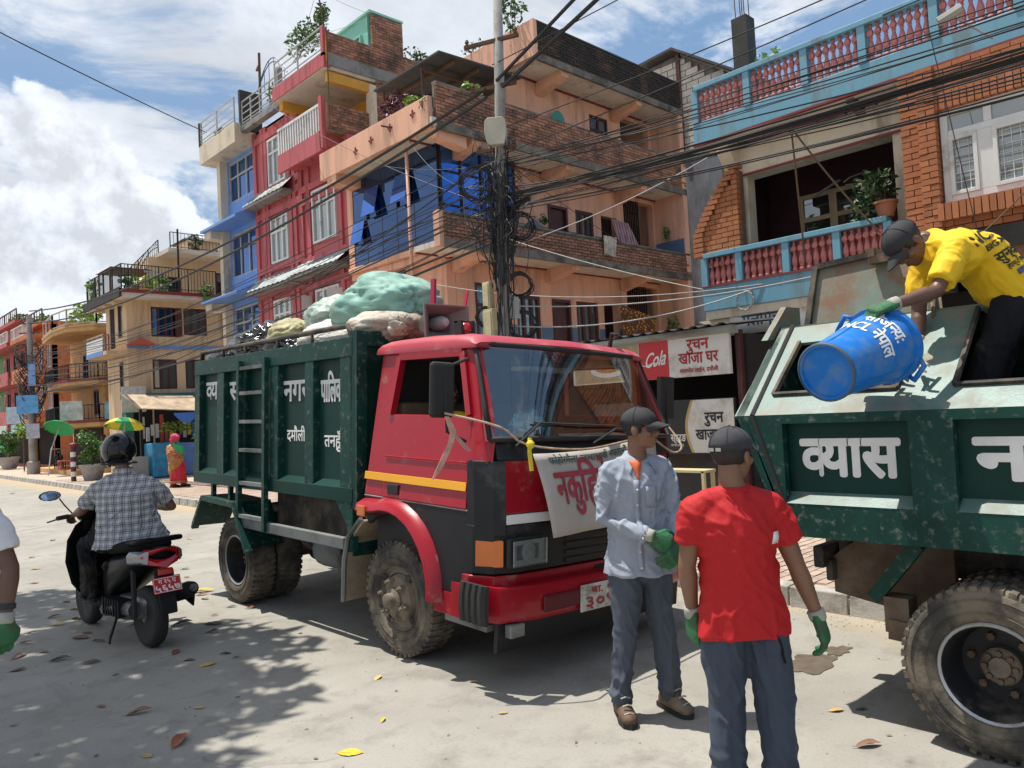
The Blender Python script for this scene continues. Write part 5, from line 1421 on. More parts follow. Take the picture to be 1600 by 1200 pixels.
def cables():
 rn = random.Random(11)
 def run(p, q, s, r, m='cable_black', lab=None, grp=None, n=14):
  o = MB().tube(sag(p, q, s, n), r, 5).build('cable', mt[m], None)
  g = grp or 'thin black cables strung past the blue balconies'
  tag(o, lab or {'d': 'thin drop wire from the cable covered pole to a salmon or red house wall', 'l': 'thin black cable sagging from the near pole to the far left pole'}.get(g[5], 'thin black cable strung from the near pole past the blue balconies'), 'cable', None if lab else g)
 P = (7.8, 8.3)
 # two heavy cables rising off to the upper right, towards a pole across the road behind the camera
 run((7.78, 8.2, 6.62), (5.2, -6, 9.6), .2, .026, lab='heavy twisted black cable rising to the top of the picture, the left one')
 run((7.8, 8.1, 6.5), (5.9, -6, 9.3), .2, .03, lab='heavy twisted black cable rising to the top of the picture, the right one')
 # same pair continuing down the street
 run((7.74, 8.4, 6.55), (7.4, 36.8, 6.9), .75, .026, lab='heavy black cable sagging past the red house, the upper of the pair')
 run((7.74, 8.4, 6.42), (7.4, 36.8, 6.4), .8, .026, lab='heavy black cable sagging past the red house, the lower of the pair')
 run((7.7, 8.4, 4.3), (7.3, 36.8, 4.2), .55, .02, lab='black cable from the pole under the blue glass to the far pole, upper')
 run((7.7, 8.4, 4.2), (7.3, 36.8, 3.5), .5, .022, lab='black cable from the pole under the blue glass to the far pole, lower')
 for k in range(16):
  run((7.75 + rn.uniform(-.08, .08), 8.35, rn.uniform(4.4, 5.7)), (7.35 + rn.uniform(-.2, .2), 36.8, rn.uniform(3.4, 5.6)), rn.uniform(.3, 1.1), rn.uniform(.006, .011), grp='thin long cables down the street to the far pole')
 for k in range(22):
  z = rn.choice((5.4, 5.3, 5.2, 4.9, 4.8, 4.6, 5.05))
  run((7.82, 8.2, z + rn.uniform(-.12, .12)), (8.4 + rn.uniform(-.25, .25), -9, z + rn.uniform(-.35, .55)), rn.uniform(.15, .7), rn.uniform(.005, .010))
 for k in range(7):
  run((7.82, 8.2, 4.85 + rn.uniform(-.05, .05)), (8.5 + rn.uniform(-.1, .1), -9, 5.3 + rn.uniform(-.2, .2)), .45 + rn.uniform(-.08, .08), .010)
 # drops to the houses
 for q, r in (((10.4, 12.4, 5.0), .006), ((9.7, 13, 7.5), .006), ((13.6, 12.2, 7.6), .006), ((15.5, 12.1, 9.4), .006), ((18.4, 12.0, 5.2), .006), ((16, 12.1, 7.6), .006), ((12.5, 12.1, 7.6), .005), ((11.2, 12.1, 5.9), .005), ((10.3, 17.3, 8.7), .006), ((10.0, 19.8, 10.6), .006), ((9.9, 16, 5.3), .006)):
  run((7.8, 8.3, rn.uniform(4.6, 5.8)), q, rn.uniform(.1, .5), r, grp='thin drop wires from the pole to the houses', lab=None)
 run((7.8, 8.3, 4.1), (10.2, 6.0, 5.4), .12, .008, 'cable_grey', 'pale straight cable from the pole up across the lower brick parapet')
 run((7.8, 8.3, 3.25), (10.2, 4.5, 3.3), .16, .01, 'cable_grey', 'pale cable from the pole below the salmon windows to the blue balcony')
 run((7.8, 8.3, 2.95), (10.2, 5.6, 3.25), .2, .011, 'cable_grey', 'bluish pale cable sagging low from the pole to the blue balcony')
 run((9.0, 12, 4.3), (10.2, 5.4, 3.3), .25, .008, 'cable_grey', 'pale wire sloping down across the salmon ground storey')
 run((10.3, 12, 5.6), (10.2, 6.2, 3.3), .1, .008, 'cable_grey', 'pale wire slanting from the lower parapet to the blue balcony corner')
 # two pale wires dropping from the cable bundle before the blue balcony
 run((8.4, 4.0, 4.75), (9.6, 4.5, 3.4), .0, .012, 'stem_brown', 'tan wire dropping left from the cable bundle before the dark recess')
 run((8.4, 4.0, 4.75), (9.2, 3.4, 3.5), .05, .012, 'stem_brown', 'tan wire dropping right from the cable bundle past the potted shrub')
 run((9.7, 2.9, 5.9), (9.7, 2.55, 3.4), .02, .006, 'cable_black', 'thin cable hanging down in front of the white window')
 run((9.7, 1.9, 3.9), (9.5, 2.5, 3.3), .02, .008, 'stem_brown', 'tan cable dropping beside the brick sill above the yellow shirt')
 run((-6.2, 14.0, 11.15), (10.2, 24.8, 11.4), .25, .016, 'cable_black', 'single dark cable crossing the sky at the left')
 for a, b in (((7.8, 8.3, 6.9), (9.8, -6, 8.8)), ((8.6, 3.0, 5.7), (9.8, -6, 7.4)), ((7.8, 8.3, 5.9), (9.4, -4, 6.9)), ((7.8, 8.3, 5.5), (9.9, -6, 7.3))):
  run(a, b, .25, .008)
 # coil on the blue balcony
 c = MB()
 for k in range(5): c.tube([(10.15, 5.7 + .13 * math.cos(i * .5) + rn.uniform(-.02, .02), 3.1 + .14 * math.sin(i * .5)) for i in range(13)], .008, 4)
 tag(c.build('cable_coil', mt['cable_grey'], None), 'grey cable coil hanging on the lower blue balcony ledge', 'cable coil')
 j = MB().tube([(8.35, 2.4, 5.3), (8.4, 2.2, 5.38)], [.05, .05], 7).tube([(8.4, 2.3, 5.35), (8.6, 2.0, 5.05)], .012, 5)
 tag(j.build('cable_joint', mt['cable_grey'], None), 'grey cable joint in the wires before the blue roof rail', 'cable')
cables()
# ---------------------------------------------------------------- pavement life, far left
def pavement_life():
 def plant_pot(x, y, s, lab):
  p = thing('potted_bush', lab, 'plant', (x, y, .15))
  MB().lathe([(.26 * s, 0), (.32 * s, .2 * s), (.36 * s, .38 * s), (.42 * s, .44 * s), (.42 * s, .5 * s), (.36 * s, .5 * s), (.34 * s, .44 * s)], (x, y, .15), n=16).build('pot', mt['pot_concrete'], p, smooth=True, angle=40)
  f = MB()
  for i in range(9): foliage(f, (x + rnd.uniform(-.2, .2) * s, y + rnd.uniform(-.2, .2) * s, .15 + s * (.75 + .09 * i)), (.33 * s, .33 * s, .22 * s), 130, .055 * s)
  f.build('foliage', mt['leaf_green'], p)
  MB().tube([(x, y, .4), (x, y, .15 + s * 1.2)], .03, 5).build('stem', mt['stem_brown'], p)
 plant_pot(7.3, 28.0, 1.0, 'clipped green bush in a round concrete pot beside the striped bollard')
 plant_pot(7.9, 44.5, 1.15, 'dark bushy plant in a concrete pot at the left edge of the pavement')
 for x, y, lab in ((6.78, 28.2, 'red and white striped bollard beside the clipped bush'), (7.0, 45.2, 'striped bollard at the far left beside the dark bush')):
  b = thing('bollard', lab, 'bollard', (x, y, .14))
  for i in range(7): MB().lathe([(.08, 0), (.08, .16)], (x, y, .14 + i * .16), n=10).build('painted_band', mt['white_paint'] if i % 2 else mat('bollard_red', (.10, .03, .03), .6) if 'bollard_red' not in MATS else mt['bollard_red'], b)
  MB().lathe([(.11, 0), (.11, .1), (.04, .14)], (x, y, 1.26), n=10).build('cap', mt['trim_red'], b)
 # bicycle seen end on
 b = thing('bicycle', 'old black bicycle parked on the pavement near the far pole', 'bicycle', (8.2, 36.3, .15))
 for y in (35.85, 36.85):
  w = MB()
  w.tube([(8.2 + .12 * math.cos(i * .3142) + 0, y + .33 * math.cos(i * .3142), .5 + .34 * math.sin(i * .3142)) for i in range(21)], .022, 5)
  for i in range(10): w.tube([(8.2, y, .5), (8.2 + .12 * math.cos(i * .628), y + .33 * math.cos(i * .628), .5 + .34 * math.sin(i * .628))], .005, 3)
  w.build('wheel', mt['iron_black'], b)
 f = MB()
 for p, q in (((8.2, 35.85, .5), (8.2, 36.05, 1.05)), ((8.2, 36.05, 1.0), (8.2, 36.5, .95)), ((8.2, 36.03, .95), (8.2, 36.4, .5)), ((8.2, 36.4, .5), (8.2, 36.52, 1.05)), ((8.2, 36.4, .5), (8.2, 36.85, .5)), ((8.2, 36.5, .9), (8.2, 36.85, .5))): f.tube([p, q], .022, 5)
 f.build('frame', mt['iron_black'], b)
 MB().tube([(7.9, 36.1, 1.12), (8.2, 36.02, 1.1), (8.5, 36.1, 1.12)], .016, 5).build('handlebar', mt['grey_frame'], b)
 MB().ball((8.2, 36.54, 1.08), (.09, .14, .05), 8, 5).build('saddle', mt['iron_black'], b)
 # umbrellas
 def umbrella(c, r, tilt, mats, lab):
  u = thing('market_umbrella', lab, 'umbrella', (c[0], c[1], .15))
  T = Matrix.Translation(c) @ Matrix.Rotation(tilt[1], 4, V(tilt[0]))
  for i in range(8):
   m = MB()
   rings = []
   for k in range(6):
    t = k / 5
    rings.append([T @ V((r * t * math.cos((i + s) * math.pi / 4), r * t * math.sin((i + s) * math.pi / 4), -.42 * r * t * t + (.05 * r * t * (abs(s - .5) * 2 - 1) * .4))) if t else T @ V((0.001 * math.cos(i + s), .001 * math.sin(i + s), 0)) for s in (0, .25, .5, .75, 1)])
   rings.append([p + V((0, 0, -.09 * r)) for p in rings[-1]])
   m.loft(rings, False, False).build('panel', mt[mats[i % 2]], u)
  MB().tube([T @ V((0, 0, .08)), T @ V((0, 0, -1.2)), (c[0] + (T @ V((0, 0, -1))).x * 0 + (T @ V((0, 0, -1.6)) - V(c)).x, c[1] + (T @ V((0, 0, -1.6)) - V(c)).y, .2)], .022, 6).build('pole', mt['grey_frame'], u)
 umbrella((7.85, 26.3, 2.12), .58, ((.7, -.7, 0), R(-14)), ('umb_yellow', 'umb_green'), 'yellow and green sectioned umbrella over the drink stall')
 umbrella((7.6, 33.2, 2.15), .52, ((.7, -.7, 0), R(-32)), ('umb_green', 'umb_green'), 'plain green umbrella tilted before the tan shop')
 umbrella((7.6, 46.5, 1.4), .7, ((.7, -.7, 0), R(-10)), ('umb_green', 'umb_green'), 'dark green umbrella at the far left edge')
 # drink stall: cooler, counter, awning, hanging goods
 st = thing('drink_stall', 'small drink stall with blue cooler and striped shelves under a tilted board', 'stall', (9.2, 26.6, .14))
 MB().box(8.5, 9.4, 25.9, 26.7, .15, 1.25).build('cooler', mt['cooler_blue'], st, bevel=.03)
 MB().box(9.45, 10.6, 26.2, 26.8, .15, 1.2).build('counter', mt['blue_paint'], st)
 MB().box(7.9, 8.4, 26.0, 26.6, .15, .85).build('crate', mt['tarp_grey'], st)
 for x in (8.45, 9.6, 10.5): MB().box(x - .04, x + .04, 26.7, 26.78, .15, 2.7).build('post', mt['iron_black'], st)
 MB().hexa([(8.0, 25.4, 2.35), (10.0, 25.2, 2.2), (10.0, 26.3, 2.75), (7.8, 26.5, 2.85), (8.0, 25.4, 2.38), (10.0, 25.2, 2.23), (10.0, 26.3, 2.78), (7.8, 26.5, 2.88)]).build('tilted_board', mat('board_brown', (.4, .3, .2), .6, var=.45, scale=2.5), st)
 for k in range(14):
  x = 8.5 + k * .15
  MB().box(x, x + .1, 26.85, 26.9, 1.2 + rnd.random() * .3, 1.6 + rnd.random() * .6).build('goods', rnd.choice([mt['ink_white'], mt['tarp_red'], mt['umb_yellow'], mt['curtain'], mt['tarp_blue'], mt['terracotta']]), st)
 f = MB(); foliage(f, (9.6, 26.3, 1.75), (.9, .15, .2), 160, .08)
 tag(f.build('hanging_bananas', mt['leaf_lime'], None), 'green banana bunches hanging over the drink stall counter', 'fruit')
 cl = MB().loft([[(9.0 + .08 * i, 25.3, 1.85 + .02 * k + (.28 * (1 - math.sin(math.pi * i / 10)) if k == 0 else .32)) for i in range(11)] for k in (0, 1)], False, False)
 tag(cl.build('tarp', mt['tarp_blue'], None), 'blue cloth swag with white hem hung by the drink stall', 'tarp')
 t = MB().loft([[(9.5 + 2.2 * i / 8, 24.4, 1.75 + .18 * math.sin(i)) for i in range(9)], [(10.2 + 1.6 * i / 8, 25.6, 2.45) for i in range(9)]], False, False)
 tag(t.build('tarp', mt['tarp_red'], None), 'faded red tarpaulin awning right of the drink stall', 'tarp')
 t = MB().loft([[(9.6 + 2.2 * i / 8, 24.3, 2.5 + .05 * math.sin(i)) for i in range(9)], [(10.2 + 1.6 * i / 8, 25.9, 3.0) for i in range(9)]], False, False)
 tag(t.build('tarp', mt['tarp_grey'], None), 'grey tarpaulin above the red awning beside the drink stall', 'tarp')
 tag(MB().box(7.95, 8.7, 26.95, 27.0, 2.3, 3.15).build('notice_board', mat('notice_pale', (.55, .55, .55), .6, var=.3, scale=6), None), 'pale hanging notice board at the cream shop corner', 'sign')
 tr = thing('young_tree', 'small bright leafy sapling beside the woman in the red sari', 'tree', (8.3, 20.6, .14))
 MB().tube([(8.3, 20.6, .14), (8.32, 20.6, .8), (8.2, 20.5, 1.5)], [.03, .025, .012], 6).build('trunk', mt['stem_brown'], tr)
 f = MB(); foliage(f, (8.2, 20.6, 1.35), (.42, .45, .42), 330, .09); f.build('crown', mt['leaf_lime'], tr)
 sp = thing('young_tree', 'thin yellowish sapling left of the far pole', 'tree', (7.7, 40.2, .14))
 MB().tube([(7.7, 40.2, .14), (7.7, 40.2, 2)], .03, 5).build('trunk', mt['stem_brown'], sp)
 f = MB(); foliage(f, (7.7, 40.2, 2.0), (.4, .5, .4), 160, .11); f.build('crown', mt['leaf_lime'], sp)
 for x, y, c, lab in ((8.3, 35.2, (.06, .04, .03), 'dark wooden stool before the tan shop'), (7.9, 34.2, (.5, .12, .12), 'red plastic stool by the green umbrella')):
  m = MB().box(x - .2, x + .2, y - .2, y + .2, .62, .68)
  for a in (-.16, .16):
   for b_ in (-.16, .16): m.bar((x + a, y + b_, .3), (x + a, y + b_, .62), .04, up=(1, 0, 0))
  m.box(x - .17, x + .17, y - .17, y + .17, .3, .33)
  tag(m.build('stool', mat('stool_%d' % int(y), c, .6), None), lab, 'stool')
pavement_life()
# ---------------------------------------------------------------- roadside tree whose crown shades the near left of the road
def shade_tree():
 t = thing('roadside_tree', 'broad leafy tree whose crown shades the near left of the road', 'tree', (-2.0, 8.2, 0))
 MB().tube([(-2.0, 8.2, -.05), (-1.95, 8.2, 1.5), (-1.8, 8.15, 3.0), (-1.2, 8.0, 4.4), (-.6, 8.0, 5.6)], [.26, .2, .17, .13, .08], 10).build('trunk', mt['stem_brown'], t, smooth=True)
 lm = MB()
 for q in ((-.2, 5.2, 6.3), (-.4, 6.9, 6.6), (.5, 6.2, 6.2), (-1.6, 7.4, 6.4), (-1.8, 4.8, 6.0), (.2, 4.6, 6.0)): q = (q[0] + .9, q[1] + 2, q[2]); lm.tube([(-1.4, 8.1, 3.8), V((-1.2, 8.0, 4.6)).lerp(V(q), .5) + V((0, 0, .3)), q], [.08, .05, .02], 6)
 lm.build('limb', mt['stem_brown'], t)
 f = MB()
 rn = random.Random(5)
 blobs = [((-1.5, 6.2, 6.4), 1.3, 700), ((-.3, 5.9, 6.5), 1.0, 560), ((.45, 6.3, 6.4), .75, 300), ((-.2, 7.1, 6.7), .85, 330), ((.1, 4.9, 6.2), .75, 330), ((-.9, 4.6, 6.1), .9, 380), ((.85, 5.7, 6.2), .5, 110), ((-2.2, 5, 6.2), 1.2, 500), ((-1.4, 7.6, 6.6), 1.0, 400), ((-.5, 3.9, 6.0), .55, 150), ((-.2, 9.1, 6.6), .9, 420), ((.35, 8.3, 6.6), .6, 200), ((-.9, 10.2, 6.6), 1.0, 420), ((.1, 7.5, 6.8), .6, 130)]
 for c, r, n in blobs: foliage(f, (c[0] + .8, c[1] + 1.7, c[2] + .2), (r, r, r * .6), int(n * 1.5), .135, rn)
 f.build('crown', mt['leaf_dark'], t)
shade_tree()
# ---------------------------------------------------------------- trucks
mat('truck_green', (.004, .036, .028), .5, spec=.22, var=.25, scale=2.2, dirt=(.05, .065, .05), dirt_amt=.14, dirt_scale=2.5, bump=.06, bscale=12)
mat('truck_green_worn', (.006, .044, .034), .5, spec=.25, var=.3, scale=5, dirt=(.15, .175, .14), dirt_amt=.16, dirt_scale=19, bump=.1)
mat('faded_green', (.085, .16, .138), .42, var=.25, scale=2.5, dirt=(.24, .22, .175), dirt_amt=.33, dirt_scale=3.5, bump=.1, spec=.6)  # dusty faded paint, paler still to paint in sun and gloss on the slope
mat('lid_green', (.15, .21, .17), .55, var=.25, scale=3, dirt=(.20, .10, .06), dirt_amt=.52, dirt_scale=3.5, bump=.15)
mat('cab_red', (.33, .007, .018), .34, var=.08, scale=1.5, coat=.18, spec=.35, dirt=(.30, .13, .11), dirt_amt=.1, dirt_scale=5, bump=.12, bscale=4)
mat('cab_roof_red', (.42, .05, .075), .55, var=.1, scale=2, dirt=(.5, .2, .19), dirt_amt=.25)
mat('cab_black', (.013, .014, .016), .48, spec=.35, var=.25, bump=.1, bscale=5, dirt=(.09, .085, .08), dirt_amt=.14, dirt_scale=2)
mat('rubber', (.022, .021, .02), .75, var=.2)
mat('tyre_dusty', (.05, .046, .04), .9, var=.25, scale=8, dirt=(.20, .165, .12), dirt_amt=.46, dirt_scale=5, bump=.4)
mat('rim_mud', (.13, .11, .085), .8, var=.3, scale=6, metal=.1, dirt=(.27, .22, .16), dirt_amt=.5, dirt_scale=4, bump=.4)
mat('rim_dark', (.018, .018, .02), .55, metal=.2, var=.3, dirt=(.13, .11, .085), dirt_amt=.25, dirt_scale=4)
mat('rim_steel', (.35, .36, .37), .4, metal=.7, var=.25, dirt=(.15, .12, .09), dirt_amt=.25)
mat('mud', (.26, .205, .14), .95, var=.2, scale=12, bump=1., bscale=25)
mat('chassis', (.03, .027, .024), .8, var=.3, dirt=(.16, .125, .09), dirt_amt=.4, dirt_scale=4)
mat('chassis_rust', (.12, .075, .05), .85, var=.3, scale=6, dirt=(.22, .17, .12), dirt_amt=.4, bump=.3)
mat('worn_steel', (.24, .25, .24), .55, metal=.4, var=.25, scale=8, dirt=(.07, .08, .075), dirt_amt=.35)
mat('stripe_yellow', (.78, .36, .012), .4, var=.06)
mat('amber', (.62, .14, .012), .2, coat=.6)
mat('lens_red', (.5, .006, .01), .15, coat=.7)
mat('lamp_chrome', (.82, .83, .84), .22, metal=.15, var=.1)  # mostly matt white: the road's reflection in the chrome is put into the colour
mat('plate_white', (.62, .6, .57), .5, var=.1, dirt=(.3, .26, .22), dirt_amt=.3, dirt_scale=14)
mat('banner_cloth', (.50, .455, .41), .85, var=.08, scale=3, dirt=(.42, .36, .32), dirt_amt=.3)
mat('cab_inside', (.035, .033, .032), .8)
mat('dust_cloth', (.3, .42, .36), .6)
glass_mat('screen_glass', (.04, .06, .06), .17, .93)
glass_mat('lamp_glass', (.5, .5, .5), .06, .9)
def wheel(par, c, r, w, side, rim, hub, front, name='wheel'):
 """c = centre of the outer face; axle along X; side = -1 when the outer face looks to -X"""
 c = V(c)
 def L(prof, n, m, nm, p, smooth=True): return MB().lathe([(a, b) for a, b in prof], c, (side, 0, 0), n).build(nm, mt[m], p, smooth=smooth, angle=40)
 ri = r * .56
 if front: disc = [(ri, -w), (ri, -.012), (ri * .97, .0), (ri * .9, -.025), (ri * .74, -.03), (ri * .68, .012), (ri * .5, .03), (ri * .42, .034), (.001, .036)]
 else: disc = [(ri, -w), (ri * 1.02, 0), (ri * .95, .002), (ri * .9, -.04), (ri * .86, -w * .8), (ri * .8, -w * .9), (.001, -w * .9)]
 whl = L(disc, 32, rim, name, par)
 prof = [(ri, -w + .01), (ri * 1.12, -w - .012), (r * .8, -w - .022), (r * .95, -w + .0), (r * .975, -w + .02), (r * .98, -w / 2), (r * .975, -.02), (r * .95, 0), (r * .88, .017), (r * .8, .022), (r * .7, .018), (ri * 1.16, .012), (ri * 1.06, .004), (ri, -.012)]
 ty = MB().lathe(prof, c, (side, 0, 0), 48, False).build('tyre', mt['tyre_dusty'], whl, smooth=True, angle=40)
 m = MB()
 n = 46
 for i in range(n):    # tread lugs wrapping over each shoulder
  for s, (xa, xb) in ((0, (-w - .004, -w * .56)), (1, (-w * .44, .006))):
   a = (i + .5 * s) / n * 2 * math.pi
   t = V((0, math.cos(a), math.sin(a))); tt = V((0, -math.sin(a), math.cos(a)))
   h = 2 * math.pi * r / n * .29
   x0, x1 = xa * side, xb * side
   xs, xl = (x1, x0) if s else (x0, x1)
   k = .93 * r
   p = [c + V((xs, 0, 0)) + t * k - tt * h, c + V((xl, 0, 0)) + t * r * .96 - tt * h * .8, c + V((xl, 0, 0)) + t * r * .96 + tt * h * .8, c + V((xs, 0, 0)) + t * k + tt * h,
                 c + V((xs, 0, 0)) + t * r * .988 - tt * h, c + V((xl, 0, 0)) + t * r * 1.0 - tt * h * .8, c + V((xl, 0, 0)) + t * r * 1.0 + tt * h * .8, c + V((xs, 0, 0)) + t * r * .988 + tt * h]
   m.hexa(p)
 m.build('tread', mt['tyre_dusty'], whl)
 g = MB()
 for rr in (.7, .86): g.lathe([(r * rr - .004, .015), (r * rr, .026), (r * rr + .004, .015)], c, (side, 0, 0), 48, False)
 g.build('sidewall_ribs', mt['tyre_dusty'], whl, smooth=True)
 if front:
  L([(.085, .02), (.085, .05), (.062, .06), (.055, .062), (.05, .10), (.035, .11), (.001, .11)], 20, 'rim_mud', 'hub', whl)
  nt = MB()
  for i in range(6):
   a = i / 6 * 2 * math.pi + .3
   nt.lathe([(.024, .02), (.022, .06), (.012, .062), (.012, .085), (.001, .085)], c + V((0, math.cos(a) * .13, math.sin(a) * .13)), (side, 0, 0), 6)
  tag(nt.build('wheel_nuts', mt['rim_mud'], whl), kind='stuff')
  sl = MB()
  for i in range(4):
   a = i / 4 * 2 * math.pi + .7
   sl.ball(c + V((side * .004, math.cos(a) * .2, math.sin(a) * .2)), (.012, .028, .028), 8, 5)
  sl.build('rim_holes', mt['rim_dark'], whl)
 else:
  d = -w * .9
  MB().lathe([(ri * .955, -.035), (ri * .965, .003), (ri * 1.02, .009), (ri * 1.045, .004), (ri * 1.0, -.01)], c, (side, 0, 0), 40, False).build('rim_edge', mt['rim_steel'], whl, smooth=True, angle=50)
  L([(.085, d), (.085, d + .05), (.075, d + .06), (.05, d + .06), (.045, d + .075), (.001, d + .075)], 20, hub, 'hub', whl)
  nt = MB()
  for i in range(8):
   a = i / 8 * 2 * math.pi
   nt.lathe([(.014, 0), (.014, .02), (.001, .02)], c + V((side * (d + .06), math.cos(a) * .063, math.sin(a) * .063)), (side, 0, 0), 6)
  for i in range(6):
   a = i / 6 * 2 * math.pi + .2
   nt.lathe([(.02, 0), (.018, .03), (.001, .03)], c + V((side * d, math.cos(a) * .13, math.sin(a) * .13)), (side, 0, 0), 6)
  tag(nt.build('wheel_nuts', mt['chassis_rust'], whl), kind='stuff')
 return whl
PIV = V((3.05, 3.7, 1.2))
TILT = Matrix.Translation(PIV) @ Matrix.Rotation(R(2.5), 4, 'X') @ Matrix.Rotation(R(2.7), 4, 'Y') @ Matrix.Translation(-PIV)
BTILT = Matrix.Translation(PIV) @ Matrix.Rotation(R(1.2), 4, 'X') @ Matrix.Rotation(R(2.2), 4, 'Y') @ Matrix.Translation(-PIV)
def cab(t, T):
 """the red cab, front at Y 3.45, near side at X 3.05; T settles it on its springs"""
 red, blk, roofm = mt['cab_red'], mt['cab_black'], mt['cab_roof_red']
 def B(mb, name, m, par=t, **k): return mb.xf(T).build(name, m, par, **k)
 xl, xr, tb = 3.05, 5.0, .13          # sides; tumblehome at roof level
 zb, zr = 1.66, 2.16
 def sx(z, near=True):
  q = tb * max(0, (z - 1.2)) / .95
  return xl + q if near else xr - q
 # floor, back wall, inside
 B(MB().box(xl + .1, xr - .1, 3.6, 4.8, .5, .98), 'cab_floor', mt['cab_inside'])
 B(MB().hexa([(xl + .02, 4.8, .9), (xr - .02, 4.8, .9), (xr - .02, 4.84, .9), (xl + .02, 4.84, .9), (sx(2.1) + .02, 4.76, 2.12), (sx(2.1, 0) - .02, 4.76, 2.12), (sx(2.1, 0) - .02, 4.8, 2.12), (sx(2.1) + .02, 4.8, 2.12)]), 'back_wall', red)
 B(MB().box(xl + .12, xr - .12, 4.72, 4.75, .98, 2.06).box(xl + .16, xr - .16, 3.82, 4.72, 2.055, 2.075), 'cab_lining', mt['cab_inside'])
 # sides: each is one polygon swept through the sheet thickness
 for near in (True, False):
  s = 1 if near else -1
  def sh(poly, nm, m, off=0., th=.04, par=t):
   P = [V((sx(z, near) + s * off, y, z)) for y, z in poly]
   return B(MB().prism(P, (s * th, 0, 0)), nm, m, par, bevel=.006)
  low = [(3.62, .55), (4.03, .55)] + [(4.48 - .47 * math.cos(a * math.pi / 14), .5 + .47 * math.sin(a * math.pi / 14)) for a in range(1, 11)] + [(4.83, .95), (4.83, 1.07), (3.62, 1.07)]
  sh(low, 'lower_panel', blk, .002)
  sh([(3.64, .40), (4.0, .40), (4.0, .548), (3.64, .548)], 'sill_panel', red, .004)
  d = sh([(3.68, 1.078), (4.60, 1.078), (4.60, zb), (3.70, zb)], 'door', red, -.006)
  sh([(3.68, 1.19), (4.60, 1.19), (4.60, 1.245), (3.68, 1.245)], 'stripe', mt['stripe_yellow'], -.010, .004, d)
  sh([(3.68, 1.36), (4.60, 1.36), (4.60, 1.372), (3.68, 1.372)], 'crease', red, -.012, .01, d)
  sh([(4.40, 1.105), (4.53, 1.105), (4.53, 1.175), (4.40, 1.175)], 'door_handle', mt['rubber'], -.012, .01, d)
  sh([(3.66, 1.066), (4.83, 1.066), (4.83, 1.078), (3.66, 1.078)], 'edge_line', mt['worn_steel'], -.004, .01, d)
  # window frame of the door
  f = MB()
  for a, b in (((3.72, zb), (3.86, 2.07)), ((3.86, 2.07), (4.56, 2.07)), ((4.56, 2.07), (4.60, zb))):
   f.bar((sx(a[1], near), a[0], a[1]), (sx(b[1], near), b[0], b[1]), .05, .05, up=(1, 0, 0))
  B(f, 'window_frame', red, d)
  sh([(4.605, 1.078), (4.83, 1.078), (4.8, 2.1), (4.6, 2.1)], 'rear_panel', red)
  sh([(4.605, 1.19), (4.83, 1.19), (4.83, 1.245), (4.605, 1.245)], 'stripe', mt['stripe_yellow'], -.004, .004)
  # pillar beside the windscreen
  B(MB().loft([[V((sx(z, near) + s * a, y + b, z)) for a, b in ((0, .1), (0, .0), (.012, -.07), (.04, -.10), (.07, -.07), (.05, .1))] for z, y in ((1.37, 3.61), (1.5, 3.61), (1.66, 3.65), (2.115, 3.845))]), 'pillar', red, smooth=True, angle=50)
  # flared arch
  fl = []
  for k in range(15):
   a = k / 14 * math.pi * .93
   y, z = 4.48 - .50 * math.cos(a), .5 + .50 * math.sin(a)
   if a > 1.7: z = .5 + .5 * max(math.sin(a), .97 - .05 * (a - 1.7)); y = min(y, 4.84)
   if k == 0: z = .47
   dy, dz = -math.cos(a), math.sin(a)
   if a > 1.7: dy, dz = 0, 1
   X = xl if near else xr
   fl.append([(X - s * .075, y, z), (X - s * .06, y + dy * .05, z + dz * .05), (X - s * .0, y + dy * .08, z + dz * .08), (X + s * .06, y + dy * .03, z + dz * .03), (X + s * .06, y - dy * .02, z - dz * .02), (X - s * .06, y - dy * .015, z - dz * .015)])
  B(MB().loft(fl), 'wheel_arch', red, smooth=True, angle=50)
  X = xl if near else xr
  B(MB().box(min(X - s * .07, X - s * .085), max(X - s * .07, X - s * .085), 4.7, 4.8, .93, 1.01), 'side_marker', mt['amber'], bevel=.01)
 # roof with rounded edges
 rg = []
 for y, z, k in ((3.735, 2.115, -.02), (3.725, 2.14, -.01), (3.78, 2.185, .0), (3.92, 2.205, 0), (4.3, 2.215, 0), (4.7, 2.21, 0), (4.82, 2.185, 0), (4.84, 2.11, 0)):
  a, b = sx(2.1) - .03 - k, sx(2.1, 0) + .03 + k
  h = z - 2.095
  rg.append([(a, y, 2.095), (a - .005, y, 2.095 + h * .45), (a + .035, y, 2.095 + h * .8), (a + .14, y, z), ((a + b) / 2, y - .045 * (y < 3.8), z + .012), (b - .14, y, z), (b - .035, y, 2.095 + h * .8), (b + .005, y, 2.095 + h * .45), (b, y, 2.095)])
 o = B(MB().loft(rg), 'cab_roof', roofm, smooth=True, angle=60)
 # front: curved in plan, built in bands from the bumper up to the screen
 xs = [xl - .04, xl - .005, xl + .06, xl + .2, xl + .5, xl + .975, xr - .5, xr - .2, xr - .06, xr + .005, xr + .04]
 def fy(x):
  u = (x - (xl + xr) / 2) / (xr - xl) * 2
  return 3.43 + .045 * u * u + .13 * max(0, abs(u) - .86) / .14 * max(0, abs(u) - .86) / .14
 def band(z0, z1, nm, m, out=0., x0=None, x1=None, par=t, th=.05, lean=.0):
  q = [x for x in xs if (x0 is None or x > x0 + 1e-4) and (x1 is None or x < x1 - 1e-4)]
  if x0 is not None: q = [x0] + q
  if x1 is not None: q = q + [x1]
  rings = [[(x, fy(x) - out + lean * 0, z0), (x, fy(x) - out + lean, z1), (x, fy(x) + th + lean, z1), (x, fy(x) + th, z0)] for x in q]
  return B(MB().loft(rings), nm, m, par, bevel=.008)
